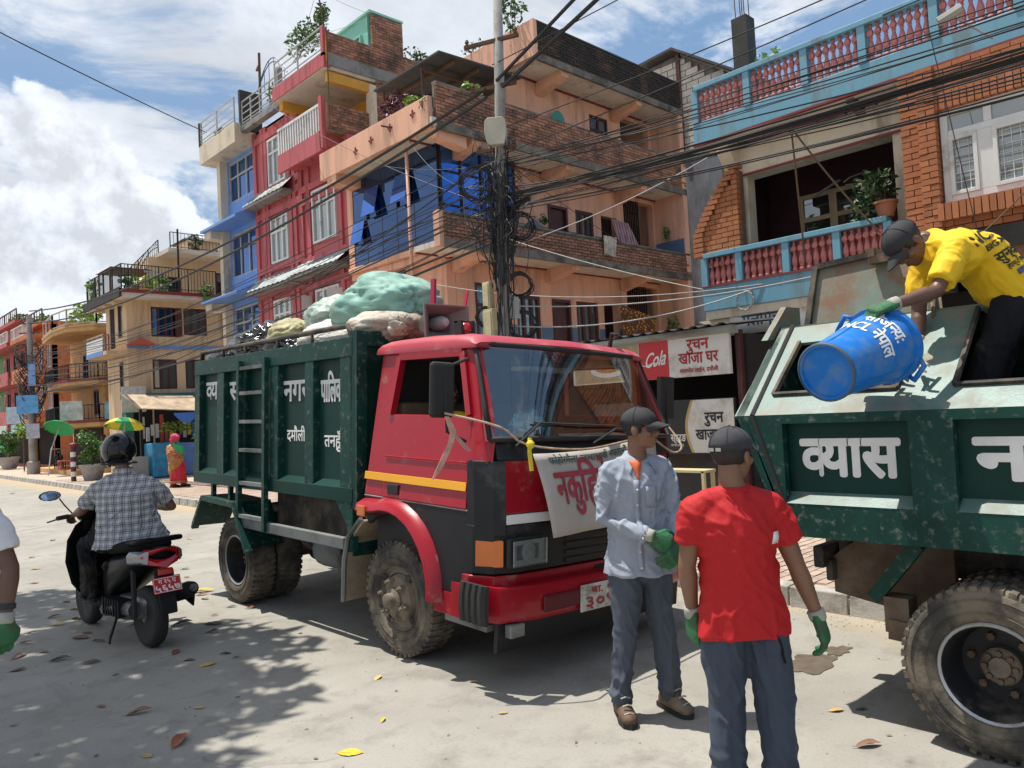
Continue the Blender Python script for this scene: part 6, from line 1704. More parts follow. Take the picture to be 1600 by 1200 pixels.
 band(1.385, 1.515, 'cowl', blk, .0, xl + .09, xr - .09, lean=.05)
 band(1.06, 1.385, 'front_panel', red, .008, xl + .13, xr - .13, lean=.015)
 for a, b in ((xl - .005, xl + .125), (xr - .125, xr + .005)): band(.93, 1.385, 'corner_panel', blk, .022, a, b, lean=.015)
 fp = band(.995, 1.055, 'white_strip', mt['white_paint'], .016, xl + .13, xr - .13)
 band(.70, .99, 'grille_panel', blk, .02, xl - .01, xr + .01)
 gl = MB()
 for i in range(5): gl.box(xl + .62, xr - .62, 3.405, 3.424, .72 + i * .05, .745 + i * .05)
 B(gl, 'grille_slats', mt['rubber'])
 band(.62, .69, 'front_lip', red, .02, xl - .02, xr + .02)
 for a, b in ((xl + .9, xl + 1.1), (xl + 1.13, xl + 1.35)): band(.64, .67, 'vent_slot', mt['rubber'], .024, a, b)
 for x0, x1, s in ((xl + .12, xl + .43, 1), (xr - .43, xr - .12, -1)):
  hb = B(MB().box(x0, x1, 3.415, 3.45, .735, .915), 'headlight', mt['rubber'], bevel=.012)
  B(MB().loft([[(x0 + .02, 3.40, .75), (x1 - .02, 3.40, .75), (x1 - .02, 3.40, .90), (x0 + .02, 3.40, .90)], [(x0 + .06, 3.412, .78), (x1 - .06, 3.412, .78), (x1 - .06, 3.412, .87), (x0 + .06, 3.412, .87)]], False), 'reflector', mt['lamp_chrome'], hb, bevel=.01)
  B(MB().lathe([(.062, 0), (.045, .006), (.012, .01)], ((x0 + x1) / 2, 3.40, .825), (0, -1, 0), 16), 'bulb_bowl', mt['lamp_chrome'], hb, smooth=True)
  B(MB().box(x0 + .012, x1 - .012, 3.382, 3.39, .747, .903), 'lens', mt['lamp_glass'], hb)
  xa = (xl + .0, xl + .11) if s == 1 else (xr - .11, xr - .0)
  band(.74, .905, 'indicator', mt['amber'], .02, *xa)
 # bumper, rubber corners, valance, fog lamp
 bp = []
 for x in (xl - .04, xl - .02, xl + .05, xl + .3, xl + .975, xr - .3, xr - .05, xr + .02, xr + .04):
  y = fy(max(xl - .02, min(xr + .02, x))) - .1 + (.12 if x < xl - .03 or x > xr + .03 else .04 if x < xl or x > xr else 0)
  bp.append([(x, y, .42), (x, y - .012, .45), (x, y - .012, .60), (x, y, .63), (x, y + .1, .63), (x, y + .1, .42)])
 B(MB().loft(bp), 'bumper', red, smooth=True, angle=40)
 for x0, x1 in ((xl + .33, xl + .68), (xr - .68, xr - .33)): B(MB().box(x0, x1, 3.31, 3.335, .46, .56), 'bumper_recess', mat('recess_red', (.11, .006, .012), .6) if 'recess_red' not in MATS else mt['recess_red'], bevel=.02)
 for X, s in ((xl - .055, -1), (xr + .055, 1)):
  m = MB()
  for i in range(4): m.tube([(X + s * .012 - s * i * .0, 3.43 + i * .055 - .0, .44), (X + s * .024, 3.43 + i * .055, .5), (X + s * .024, 3.43 + i * .055, .6), (X + s * .012, 3.43 + i * .055, .66)], .034, 7)
  m.box(min(X, X + s * .02), max(X, X + s * .02), 3.40, 3.64, .43, .66)
  B(m, 'bumper_corner', mt['rubber'], smooth=True, angle=50)
 B(MB().loft([[(x, 3.44 + .01 * k, .24), (x, 3.43, .415), (x, 3.46, .415), (x, 3.47 + .01 * k, .24)] for k, x in ((0, xl + .05), (1, xl + .6), (1, xl + 1.3), (0, xr - .05))]), 'valance', blk)
 B(MB().box(xl + .1, xl + .22, 3.37, 3.43, .33, .41), 'fog_lamp', mt['worn_steel'], bevel=.01)
 B(MB().box(xl + .02, xl + .1, 3.5, 3.9, .36, .40), 'step', mt['worn_steel'])
 # windscreen: rubber frame and curved glass
 def scr(u, v):   # u 0..1 across, v 0..1 up
  x0, x1 = xl + .045 + .085 * v, xr - .045 - .085 * v
  x = x0 + (x1 - x0) * u
  q = (u - .5) * 2
  return V((x, 3.45 + .25 * v + .07 * q ** 4, 1.515 + .61 * v))
 n = 14
 B(MB().loft([[scr(i / n, v) for i in range(n + 1)] for v in (0, .25, .5, .75, 1)], False, False), 'windscreen', mt['screen_glass'], smooth=True)
 loop = [scr(i / n, 0) for i in range(n + 1)] + [scr(1, v) for v in (.33, .66)] + [scr(1 - i / n, 1) for i in range(n + 1)] + [scr(0, v) for v in (.66, .33)]
 B(MB().tube(loop + [loop[0]], .018, 7), 'screen_rubber', mt['rubber'], smooth=True)
 for s in (0, 1):
  rg = []
  for v in (-.02, .25, .5, .75, 1.02):
   p = scr(s, v); z = p.z
   rg.append([p, V((sx(z, s == 0) + (.015 if s == 0 else -.015), 3.62 + .22 * max(0, (z - 1.5)) / .6 - .06, z))])
  o = B(MB().loft(rg, False, False), 'screen_surround', red)
  o.modifiers.new('s', 'SOLIDIFY').thickness = .012
 w = MB()
 for p, q in (((.08, -.05), (.2, .17)), ((.45, -.04), (.6, .1))):
  a, b = scr(*p), scr(*q)
  w.tube([a + V((0, -.03, -.01)), b + V((0, -.035, 0))], .009, 5)
  c, d = scr(q[0] - .02, q[1]), scr(q[0] + .42 if p[0] < .2 else q[0] + .3, q[1] - .04)
  w.tube([c + V((0, -.02, 0)), (c + d) / 2 + V((0, -.035, .0)), d + V((0, -.02, 0))], .007, 5)
 B(w, 'wiper', mt['rubber'])
 # dash, seat, steering wheel
 B(MB().hexa([(xl + .12, 3.6, 1.1), (xr - .12, 3.6, 1.1), (xr - .12, 3.95, 1.1), (xl + .12, 3.95, 1.1), (xl + .12, 3.56, 1.47), (xr - .12, 3.56, 1.47), (xr - .12, 3.9, 1.44), (xl + .12, 3.9, 1.44)]), 'dashboard', mt['cab_inside'], bevel=.02)
 B(MB().box(xl + .15, xr - .15, 4.3, 4.75, .98, 1.2).box(xl + .15, xr - .15, 4.6, 4.74, 1.2, 1.75), 'seat', mat('seat_tan', (.16, .11, .07), .8) if 'seat_tan' not in MATS else mt['seat_tan'], bevel=.04)
 c = V((3.55, 4.02, 1.5))
 ax = V((0, -.5, .86)).normalized(); e1 = V((1, 0, 0)); e2 = ax.cross(e1)
 sw = MB().tube([c + (e1 * math.cos(i * .2618) + e2 * math.sin(i * .2618)) * .2 for i in range(25)], .014, 6)
 for a in (.5, 2.6, 4.7): sw.tube([c, c + (e1 * math.cos(a) + e2 * math.sin(a)) * .2], .012, 5)
 B(sw, 'steering_wheel', mt['rubber'])
 # mirror on its arm, near side
 mr = MB().tube([(xl - .01, 3.68, 1.5), (xl - .16, 3.68, 1.56), (xl - .17, 3.7, 1.95), (xl + .05, 3.74, 2.02)], .011, 6)
 B(mr, 'mirror_arm', mt['rubber'])
 B(MB().box(xl - .27, xl - .09, 3.69, 3.735, 1.645, 1.985), 'mirror', mt['rubber'], bevel=.025)
 mr = MB().tube([(xr + .01, 3.68, 1.5), (xr + .16, 3.68, 1.56), (xr + .17, 3.7, 1.95)], .011, 6)
 mr.box(xr + .09, xr + .27, 3.69, 3.73, 1.645, 1.985)
 B(mr, 'mirror', mt['rubber'])
 B(MB().tube([(xr - .35, 3.86, 2.2), (xr - .4, 3.8, 2.3), (xr - .34, 3.8, 2.3)], .018, 5), 'roof_hook', mt['rubber'])
 B(MB().box(4.0, 4.5, 4.1, 4.3, 2.0, 2.03), 'roof_light', mt['white_paint'])
 return sx
def red_truck():
 t = thing('tipper_truck', 'small dusty truck with red cab and dark green box heaped with sacks', 'truck', (4.0, 5.8, 0))
 g, gw = mt['truck_green'], mt['truck_green_worn']
 cab(t, TILT)
 tl = lettering('१०१५', .05, mt['ink_white'], t, plane(TILT @ V((4.78, 3.43, 1.33)), (1, 0, -.04), (0, 0, 1)), width=.14, bold=.03, name='painted_number')
 # number plate
 np_ = MB().box(3.70, 4.19, 3.30, 3.312, .41, .58).xf(TILT).build('number_plate', mt['plate_white'], t, bevel=.004)
 q = TILT @ V((3.945, 3.296, .495)); r_x = TILT.to_3x3() @ V((1, 0, 0)); r_z = TILT.to_3x3() @ V((0, 0, 1))
 lettering('बा. १ ग', .045, mt['ink_red'], np_, plane(q + r_z * .045, r_x, r_z), width=.3, bold=.03)
 lettering('३०९५', .08, mt['ink_red'], np_, plane(q - r_z * .03, r_x, r_z), width=.4, bold=.03)
 def B(mb, name, m, par=t, **k): return mb.xf(BTILT).build(name, m, par, **k)
 x0, x1, ya, yb = 3.05, 5.0, 5.0, 8.06
 z0, z1 = 1.03, 2.25
 # near and far walls: sheet set back behind a frame of posts
 for s, X in ((1, x0), (-1, x1)):
  a, b = sorted((X + s * .055, X + s * .075))
  w = B(MB().box(a, b, ya, yb, z0, z1), 'side_wall', g)
  f = MB()
  for y0, y1 in ((7.93, yb), (7.33, 7.49), (6.86, 6.93), (6.2, 6.35), (5.59, 5.73), (ya, 5.18)):
   a, b = sorted((X, X + s * .07)); f.box(a, b, y0, y1, z0 + .1, z1 - .13)
  B(f, 'post', gw, bevel=.006)
  f = MB()
  a, b = sorted((X - s * .004, X + s * .08))
  f.box(a, b, ya, yb, z1 - .13, z1 + .02)
  B(f, 'top_rail', gw, bevel=.006)
  P = [(X - s * .004, z0), (X + s * .05, z0), (X + s * .05, z0 + .15), (X - s * .004, z0 + .1)]
  B(MB().prism([(x, ya, z) for x, z in P], (0, yb - ya, 0)), 'bottom_rail', g)
  if s == 1:
   pl = lambda yc, zc: (lambda u, v: BTILT @ V((x0 + .052, yc - u, zc + v)))
   iw = mt['ink_white']
   lettering('व~या', .19, iw, w, pl(7.70, 1.96), width=.36, bold=.04)
   lettering('स', .19, iw, w, pl(7.19, 1.94), width=.24, bold=.04)
   lettering('नगर', .19, iw, w, pl(5.97, 1.9), width=.44, bold=.04)
   lettering('पािलका', .19, iw, w, pl(5.37, 1.88), width=.37, bold=.04)
   lettering('दमौली.', .1, iw, w, pl(5.96, 1.52), width=.34, bold=.03)
   lettering('तनहुँ', .1, iw, w, pl(5.37, 1.48), width=.26, bold=.03)
 B(MB().box(x0 + .08, x1 - .08, yb - .05, yb, z0, z1), 'tailgate', g)
 B(MB().box(x0, x1, ya - .03, ya + .03, z0 - .05, 2.31), 'front_wall', g)
 fr = MB()
 for x in (x0, x1 - .09): fr.box(x, x + .09, ya - .06, ya - .03, z0 - .05, 2.31)
 fr.box(x0 + .09, x1 - .09, ya - .06, ya - .03, 2.2, 2.31).box(x0 + .09, x1 - .09, ya - .06, ya - .03, z0, z0 + .12)
 B(fr, 'front_frame', gw)
 B(MB().box(x0 + .08, x1 - .08, ya, yb, z0, z0 + .08), 'box_floor', g)
 B(MB().box(x0 + .08, x1 - .08, ya + .03, yb - .05, 2.0, 2.12), 'load', mat('rubbish', (.16, .14, .12), .95, var=.5, scale=7, bump=1.))
 r = MB().tube([(x0 + .03, 7.95, z1), (x0 + .02, 7.9, z1 + .1), (x0 + .02, 5.1, z1 + .11), (x0 + .02, 5.03, z1 + .02)], .022, 7)
 for y in (7.4, 6.9, 6.25, 5.65): r.tube([(x0 + .03, y, z1 - .02), (x0 + .02, y, z1 + .1)], .016, 6)
 B(r, 'load_rail', mt['chassis'], smooth=True)
 # ladder
 ld = MB()
 for y in (6.91, 6.38): ld.box(x0 - .05, x0 - .008, y - .025, y + .025, .74 if y > 6.5 else .68, 2.2)
 B(ld, 'ladder_rail', gw)
 for i, z in enumerate((2.13, 1.9, 1.64, 1.38, 1.08, .78)): B(MB().box(x0 - .045, x0 + .0, 6.405, 6.885, z - .016, z + .016), 'rung', mt['worn_steel'])
 # side guard, hangers, chassis
 sg = MB().box(x0 - .02, x0 + .03, 5.1, 6.95, .67, .76)
 B(sg, 'side_guard', mt['worn_steel'], bevel=.008)
 B(MB().box(x0 + .0, x0 + .05, 5.0, 5.08, .66, 1.03).prism([(x0 + .0, 5.08, 1.03), (x0 + .0, 5.25, 1.03), (x0 + .0, 5.08, .86)], (.04, 0, 0)), 'hanger', gw)
 B(MB().box(x0 + .05, x1 - .05, 5.05, 5.12, .62, 1.03), 'cross_bulkhead', g)
 B(MB().box(3.35, 4.65, 5.12, 6.8, .68, 1.03), 'tool_locker', mt['chassis'])  # dark block added round the subframe to keep the gap under the box dark
 ch = MB()
 for x in (3.62, 4.38): ch.box(x - .04, x + .04, 3.7, 8.05, .64, .84)
 for y in (4.9, 5.8, 6.8, 7.9): ch.box(3.58, 4.42, y - .04, y + .04, .66, .82)
 ch.build('chassis', mt['chassis'], t)
 ax = MB().tube([(3.2, 7.13, .4), (4.8, 7.13, .4)], .06, 8).ball((4.0, 7.13, .42), (.2, .2, .19), 12, 8).tube([(3.2, 4.38, .36), (4.8, 4.38, .36)], .05, 8)
 ax.tube([(4.0, 7.0, .45), (4.0, 4.6, .62)], .045, 8).box(3.55, 3.7, 6.55, 7.7, .47, .53).box(4.3, 4.45, 6.55, 7.7, .47, .53).ball((3.55, 6.5, .62), (.14, .18, .13), 10, 7).tube([(3.45, 6.7, .7), (3.4, 6.3, .55), (3.5, 6.0, .5), (3.6, 5.7, .6)], .025, 6)
 ax.build('axles', mt['chassis'], t, smooth=True, angle=45)
 MB().lathe([(.14, -.22), (.16, -.2), (.16, .2), (.14, .22)], (3.45, 5.9, .56), (0, 1, 0), 14).build('air_tank', mt['worn_steel'], t, smooth=True, angle=40)
 # spare tyre slung flat under the chassis
 sp = MB().lathe([(.23, -.1), (.3, -.11), (.38, -.1), (.4, -.05), (.4, .05), (.38, .1), (.3, .11), (.23, .1)], (3.62, 5.45, .48), (0, 0, 1), 32).build('spare_tyre', mt['tyre_dusty'], t, smooth=True, angle=40)
 # wheels
 wheel(t, (3.09, 4.53, .405), .405, .2, -1, 'rim_mud', 'rim_mud', True)
 wheel(t, (4.93, 4.53, .405), .405, .2, 1, 'rim_mud', 'rim_mud', True)
 for X, s in ((3.07, -1), (3.34, -1), (4.95, 1), (4.68, 1)): wheel(t, (X, 7.16, .405), .405, .2, s, 'rim_dark', 'chassis_rust', False)
 # rear mudguard frame and front mud flap
 for X, s in ((x0 - .03, 1), (x1 + .03, -1)):
  m = MB()
  for p, q in (((7.95, .60), (7.72, .90)), ((7.72, .90), (6.98, .88)), ((6.98, .88), (6.72, .52))): m.obox((X + s * .16, (p[0] + q[0]) / 2, (p[1] + q[1]) / 2), (.19, 0, 0), (0, (q[0] - p[0]) / 2, (q[1] - p[1]) / 2), (0, .008, .012))
  for p, q in (((7.95, .57), (7.72, .88)), ((7.72, .88), (6.98, .86)), ((6.98, .86), (6.70, .47))): m.bar((X, p[0], p[1]), (X, q[0], q[1]), .03, .07, up=(1, 0, 0))
  m.bar((X + s * .05, 7.6, .9), (X + s * .05, 7.6, 1.05), .04).bar((X + s * .05, 7.2, .9), (X + s * .05, 7.2, 1.05), .04)
  B(m, 'rear_mudguard', gw)
  fm = MB()
  for p, q in (((4.86, .93), (5.06, .78)), ((5.06, .78), (5.12, .62)), ((5.12, .62), (5.16, .32))): fm.obox((X + s * .17, (p[0] + q[0]) / 2, (p[1] + q[1]) / 2), (.15, 0, 0), (0, (q[0] - p[0]) / 2 * 1.04, (q[1] - p[1]) / 2 * 1.04), (0, .012, .006))
  fm.build('mud_flap', mt['mud'], t)
  ed = MB().tube([(X, 4.86, .95), (X, 5.05, .80), (X, 5.12, .62), (X, 5.16, .31)], .018, 6)
  ed.build('flap_edge', mt['worn_steel'], t)
 # banner tied across the front
 bn = MB()
 def bpt(u, v):
  a = V((3.35, 3.40, 1.40)).lerp(V((4.62, 3.40, 1.45)), u)
  b = V((3.45, 3.36, .87)).lerp(V((4.55, 3.37, .86)), u)
  return a.lerp(b, v) + V((0, -.02 - .012 * math.sin(u * 17) * (1 - v * .6) - .02 * math.sin(v * 3.1), -.035 * math.sin(math.pi * u) * (1 - v)))
 bn.loft([[bpt(i / 26, j / 10) for i in range(27)] for j in range(11)], False, False)
 bo = bn.build('banner', mt['banner_cloth'], None, smooth=True)
 bo.modifiers.new('s', 'SOLIDIFY').thickness = .004
 tag(bo, 'grubby white cloth banner with red writing tied across the red cab front', 'banner')
 ORG[bo] = V(bo.location)
 def bl(uc, vc): return lambda u, v: bpt(uc + u / 1.22, vc - v / .54) + V((0, -.006, 0))
 lettering('नकुिहने', .23, mat('ink_faded_red', (.40, .05, .075), .8, var=.2, scale=20), bo, bl(.30, .42), width=.52, bold=.03)
 lettering('फोहोर', .23, mt['ink_red'], bo, bl(.80, .42), width=.36, bold=.03)
 lettering('फोहोरमैला जथाभावी नफालौं', .05, mat('ink_green', (.05, .12, .1), .6), bo, bl(.4, .09), width=.78, bold=.02)
 em = MB()
 c = V((.60, .72, 0))
 for rr, nm, m in ((.042, 'emblem', 'ink_navy'), (.03, 'emblem_centre', 'ink_red')):
  MB().add([bpt(.6 + rr / 1.22 * math.cos(a * .4488), .74 + rr / .54 * math.sin(a * .4488)) + V((0, -.006 if rr > .04 else -.009, 0)) for a in range(14)], [tuple(range(14))]).build(nm, mt[m], bo)
 # ribbon rope from the mirror over the wipers to the banner and away to the right
 rp = MB().tube(smooth_path([(2.86, 3.62, 1.68), (3.1, 3.40, 1.58), (3.3, 3.38, 1.46), (3.75, 3.33, 1.40), (4.2, 3.35, 1.42), (4.62, 3.38, 1.45)], 4), .0075, 5)
 rp.tube(smooth_path([(4.62, 3.38, 1.40), (4.8, 3.36, 1.3), (5.0, 3.42, 1.34), (5.08, 3.6, 1.5)], 4), .0075, 5)
 tag(rp.build('rope', mat('rope_pale', (.40, .27, .19), .8, var=.4, scale=20), None), 'pale twisted ribbon rope strung from the truck mirror across the windscreen foot', 'rope')
 yk = MB().tube([(3.32, 3.37, 1.5), (3.30, 3.36, 1.42), (3.31, 3.36, 1.30)], .014, 5).ball((3.31, 3.36, 1.46), .028, 7, 5)
 tag(yk.build('ribbon_knot', mat('ribbon_yellow', (.7, .55, .03), .7), None), 'yellow ribbon knot on the rope at the windscreen corner', 'ribbon')
 rb = MB().loft([[(2.86, 3.62, 1.66), (2.885, 3.61, 1.66)], [(2.88, 3.6, 1.56), (2.92, 3.59, 1.57)], [(2.86, 3.6, 1.50), (2.89, 3.59, 1.49)], [(2.80, 3.64, 1.36), (2.83, 3.63, 1.35)], [(2.775, 3.66, 1.29), (2.785, 3.66, 1.29)]], False, False)
 rb.loft([[(2.90, 3.6, 1.55), (2.92, 3.6, 1.56)], [(2.96, 3.58, 1.47), (2.985, 3.58, 1.48)], [(2.99, 3.57, 1.44), (3.01, 3.57, 1.45)]], False, False)
 o = rb.build('ribbon', mat('ribbon_pink', (.5, .28, .22), .7, var=.4, scale=15), None); o.modifiers.new('s', 'SOLIDIFY').thickness = .006
 tag(o, 'faded pink ribbon dangling from the red truck mirror bracket', 'ribbon')
 # load on the box: sacks and bags are things of their own
 def lump(name, lab, c, r, m, seed, squash=1., crumple=.12, n=40, fine=5., rot=0):
  bm = bmesh.new()
  bmesh.ops.create_icosphere(bm, subdivisions=5, radius=1)
  Rz = Matrix.Rotation(rot, 3, 'Z')
  for v in bm.verts:
   d = v.co.normalized()
   q = d + V((seed, 0, 0))
   wq = q + .35 * V((noise.noise(q * 1.2), noise.noise(q * 1.2 + V((7, 0, 0))), noise.noise(q * 1.2 + V((0, 7, 0)))))
   rd = lambda f, o: max(0, 1 - 6. * abs(noise.noise(V((wq.x * f + o, wq.y * f * .55, wq.z * f)))))
   k = 1 + crumple * (1.5 * noise.noise(q * 1.15) - .75 * rd(1.7, 3) - .45 * rd(3.3, 1) - .2 * rd(fine, 5) + .1)
   p = V((d.x * r[0], d.y * r[1], d.z * r[2])) * k
   v.co = Rz @ p
   if v.co.z < -r[2] * .8: v.co.z = -r[2] * .8 + (v.co.z + r[2] * .8) * .2
  me = bpy.data.meshes.new(name); bm.to_mesh(me); bm.free()
  me.materials.append(m)
  o = put(name, me, None, V(c), V(c), True)
  return tag(o, lab, 'sack' if 'sack' in name else 'bag')
 blackbag = mat('bag_black', (.012, .012, .013), .2, spec=.8, coat=.3, bump=.9, bscale=14)
 tealbag = mat('bag_teal', (.22, .40, .335), .6, var=.12, scale=4, spec=.3, bump=.35, bscale=9, dirt=(.3, .33, .28), dirt_amt=.2)
 palebag = mat('bag_pale', (.34, .42, .35), .4, var=.3, scale=6, bump=.4, bscale=9, dirt=(.3, .27, .18), dirt_amt=.3)
 whitesack = mat('sack_white', (.66, .645, .62), .75, var=.1, scale=6, dirt=(.35, .3, .26), dirt_amt=.3, bump=.8, bscale=16)
 printsack = mat('sack_print', (.52, .47, .40), .75, var=.3, scale=7, dirt=(.3, .22, .17), dirt_amt=.4, bump=.8, bscale=16)
 lump('rubbish_bag', 'shiny black rubbish bag on the truck load near the ladder', (3.42, 7.0, 2.44), (.32, .48, .22), blackbag, 1, crumple=.26, fine=7)
 lump('rubbish_bag', 'second black rubbish bag low behind the load rail at the truck rear', (3.55, 7.75, 2.3), (.4, .4, .22), blackbag, 2.3, crumple=.22, fine=7)
 lump('rubbish_bag', 'small black bag between the pale sacks and the shiny bag', (3.3, 6.35, 2.3), (.2, .34, .17), blackbag, 5.1, crumple=.2)
 lump('rubbish_bag', 'red bag low behind the load rail at the truck rear', (3.3, 7.25, 2.32), (.13, .17, .12), mat('bag_red', (.4, .03, .05), .4), 4.2)
 lump('teal_sack', 'big teal green sack lying across the load behind the cab', (3.62, 5.32, 2.6), (.34, .52, .27), tealbag, 7, crumple=.15, fine=5.6, rot=.2)
 lump('pale_sack', 'pale see-through green sack left of the big teal sack', (3.6, 5.98, 2.55), (.34, .42, .24), palebag, 9, crumple=.16)
 lump('pale_sack', 'mustard mouthed pale sack next to the shiny black bag', (3.35, 6.42, 2.47), (.2, .28, .15), mat('sack_mustard', (.42, .37, .2), .7, var=.4, scale=5), 3.7, crumple=.14)
 lump('white_sack', 'white woven sack slumped over the box edge', (3.42, 5.75, 2.36), (.24, .5, .2), whitesack, 12, crumple=.1)
 lump('white_sack', 'white sack hanging low behind the load rail by the cab', (3.28, 5.45, 2.33), (.14, .36, .1), whitesack, 18, crumple=.1)
 lump('printed_sack', 'printed beige sack on the front edge of the box', (3.5, 5.15, 2.38), (.3, .42, .16), printsack, 14, crumple=.1)
 lump('pale_sack', 'crumpled striped bag squeezed against the loudspeaker', (3.36, 4.72, 2.36), (.09, .12, .1), printsack, 21, crumple=.25)
 # loudspeaker horn on the cab roof, beacon, painted poles
 ls = thing('loudspeaker', 'grey rectangular horn loudspeaker on the cab roof facing forward', 'loudspeaker', (3.72, 4.5, 2.2))
 gy = mat('horn_grey', (.17, .155, .14), .5, var=.15)
 def rect(y, w, h): return [(3.55 - w, y, 2.355 - h), (3.55 + w, y, 2.355 - h), (3.55 + w, y, 2.355 + h), (3.55 - w, y, 2.355 + h)]
 MB().loft([rect(4.68, .06, .04), rect(4.5, .13, .09), rect(4.42, .205, .125), rect(4.40, .21, .13), rect(4.40, .195, .115), rect(4.5, .1, .07), rect(4.6, .05, .04)]).build('horn', gy, ls, bevel=.01)
 MB().lathe([(.055, 0), (.05, .1), (.03, .14), (.001, .15)], (3.55, 4.56, 2.355), (0, -1, 0), 14).build('driver_cone', mat('horn_pale', (.4, .4, .38), .4), ls, smooth=True, angle=40)
 MB().bar((3.55, 4.6, 2.2), (3.55, 4.6, 2.3), .1, .05, up=(1, 0, 0)).build('bracket', mt['iron_black'], ls)
 be = thing('beacon', 'small red beacon lamp in a black housing on the cab roof', 'beacon', (3.36, 3.98, 2.18))
 MB().lathe([(.055, 0), (.055, .03), (.045, .035)], (3.36, 3.98, 2.185), n=14).build('base', mt['rubber'], be)
 MB().lathe([(.042, .03), (.042, .08), (.03, .1), (.001, .105)], (3.36, 3.98, 2.185), n=14).build('lens', mt['lens_red'], be, smooth=True)
 MB().box(3.30, 3.318, 3.95, 4.02, 2.2, 2.30).box(3.402, 3.42, 3.95, 4.02, 2.2, 2.30).box(3.30, 3.42, 3.99, 4.02, 2.288, 2.302).build('guard', mt['rubber'], be)
 crim = mat('crimson_paint', (.40, .012, .06), .5)
 for a, b, w, lab in (((3.60, 4.66, 2.2), (3.64, 4.66, 2.72), .045, 'thick dark crimson pole end sticking up behind the loudspeaker'), ((3.74, 4.52, 2.2), (3.88, 4.55, 2.63), .025, 'thin bright crimson pole end leaning right of the loudspeaker')):
  tag(MB().bar(a, b, w, w * .5).build('painted_pole', crim, None), lab, 'pole')
 # crumpled film and papers on the dash
 o = lump('plastic_bag', 'crumpled shiny blue plastic bag on the dashboard inside the windscreen', (3.72, 3.78, 1.56), (.16, .11, .12), mat('film_blue', (.16, .42, .5), .18, metal=.25, coat=.5), 31, crumple=.3, fine=8)
 pp = MB()
 for i in range(7): a = rnd.uniform(0, 3); pp.obox((4.05 + i * .09, 3.72 + rnd.uniform(-.04, .04), 1.47 - .045 * (i * .09 + .95) + .05), (.07 * math.cos(a), .07 * math.sin(a), .0), (-.05 * math.sin(a), .05 * math.cos(a), .01), (0, 0, .006))
 tag(pp.build('papers', mat('paper_pale', (.55, .58, .5), .7), None), 'loose papers lying along the dashboard behind the windscreen', 'paper')
red_truck()
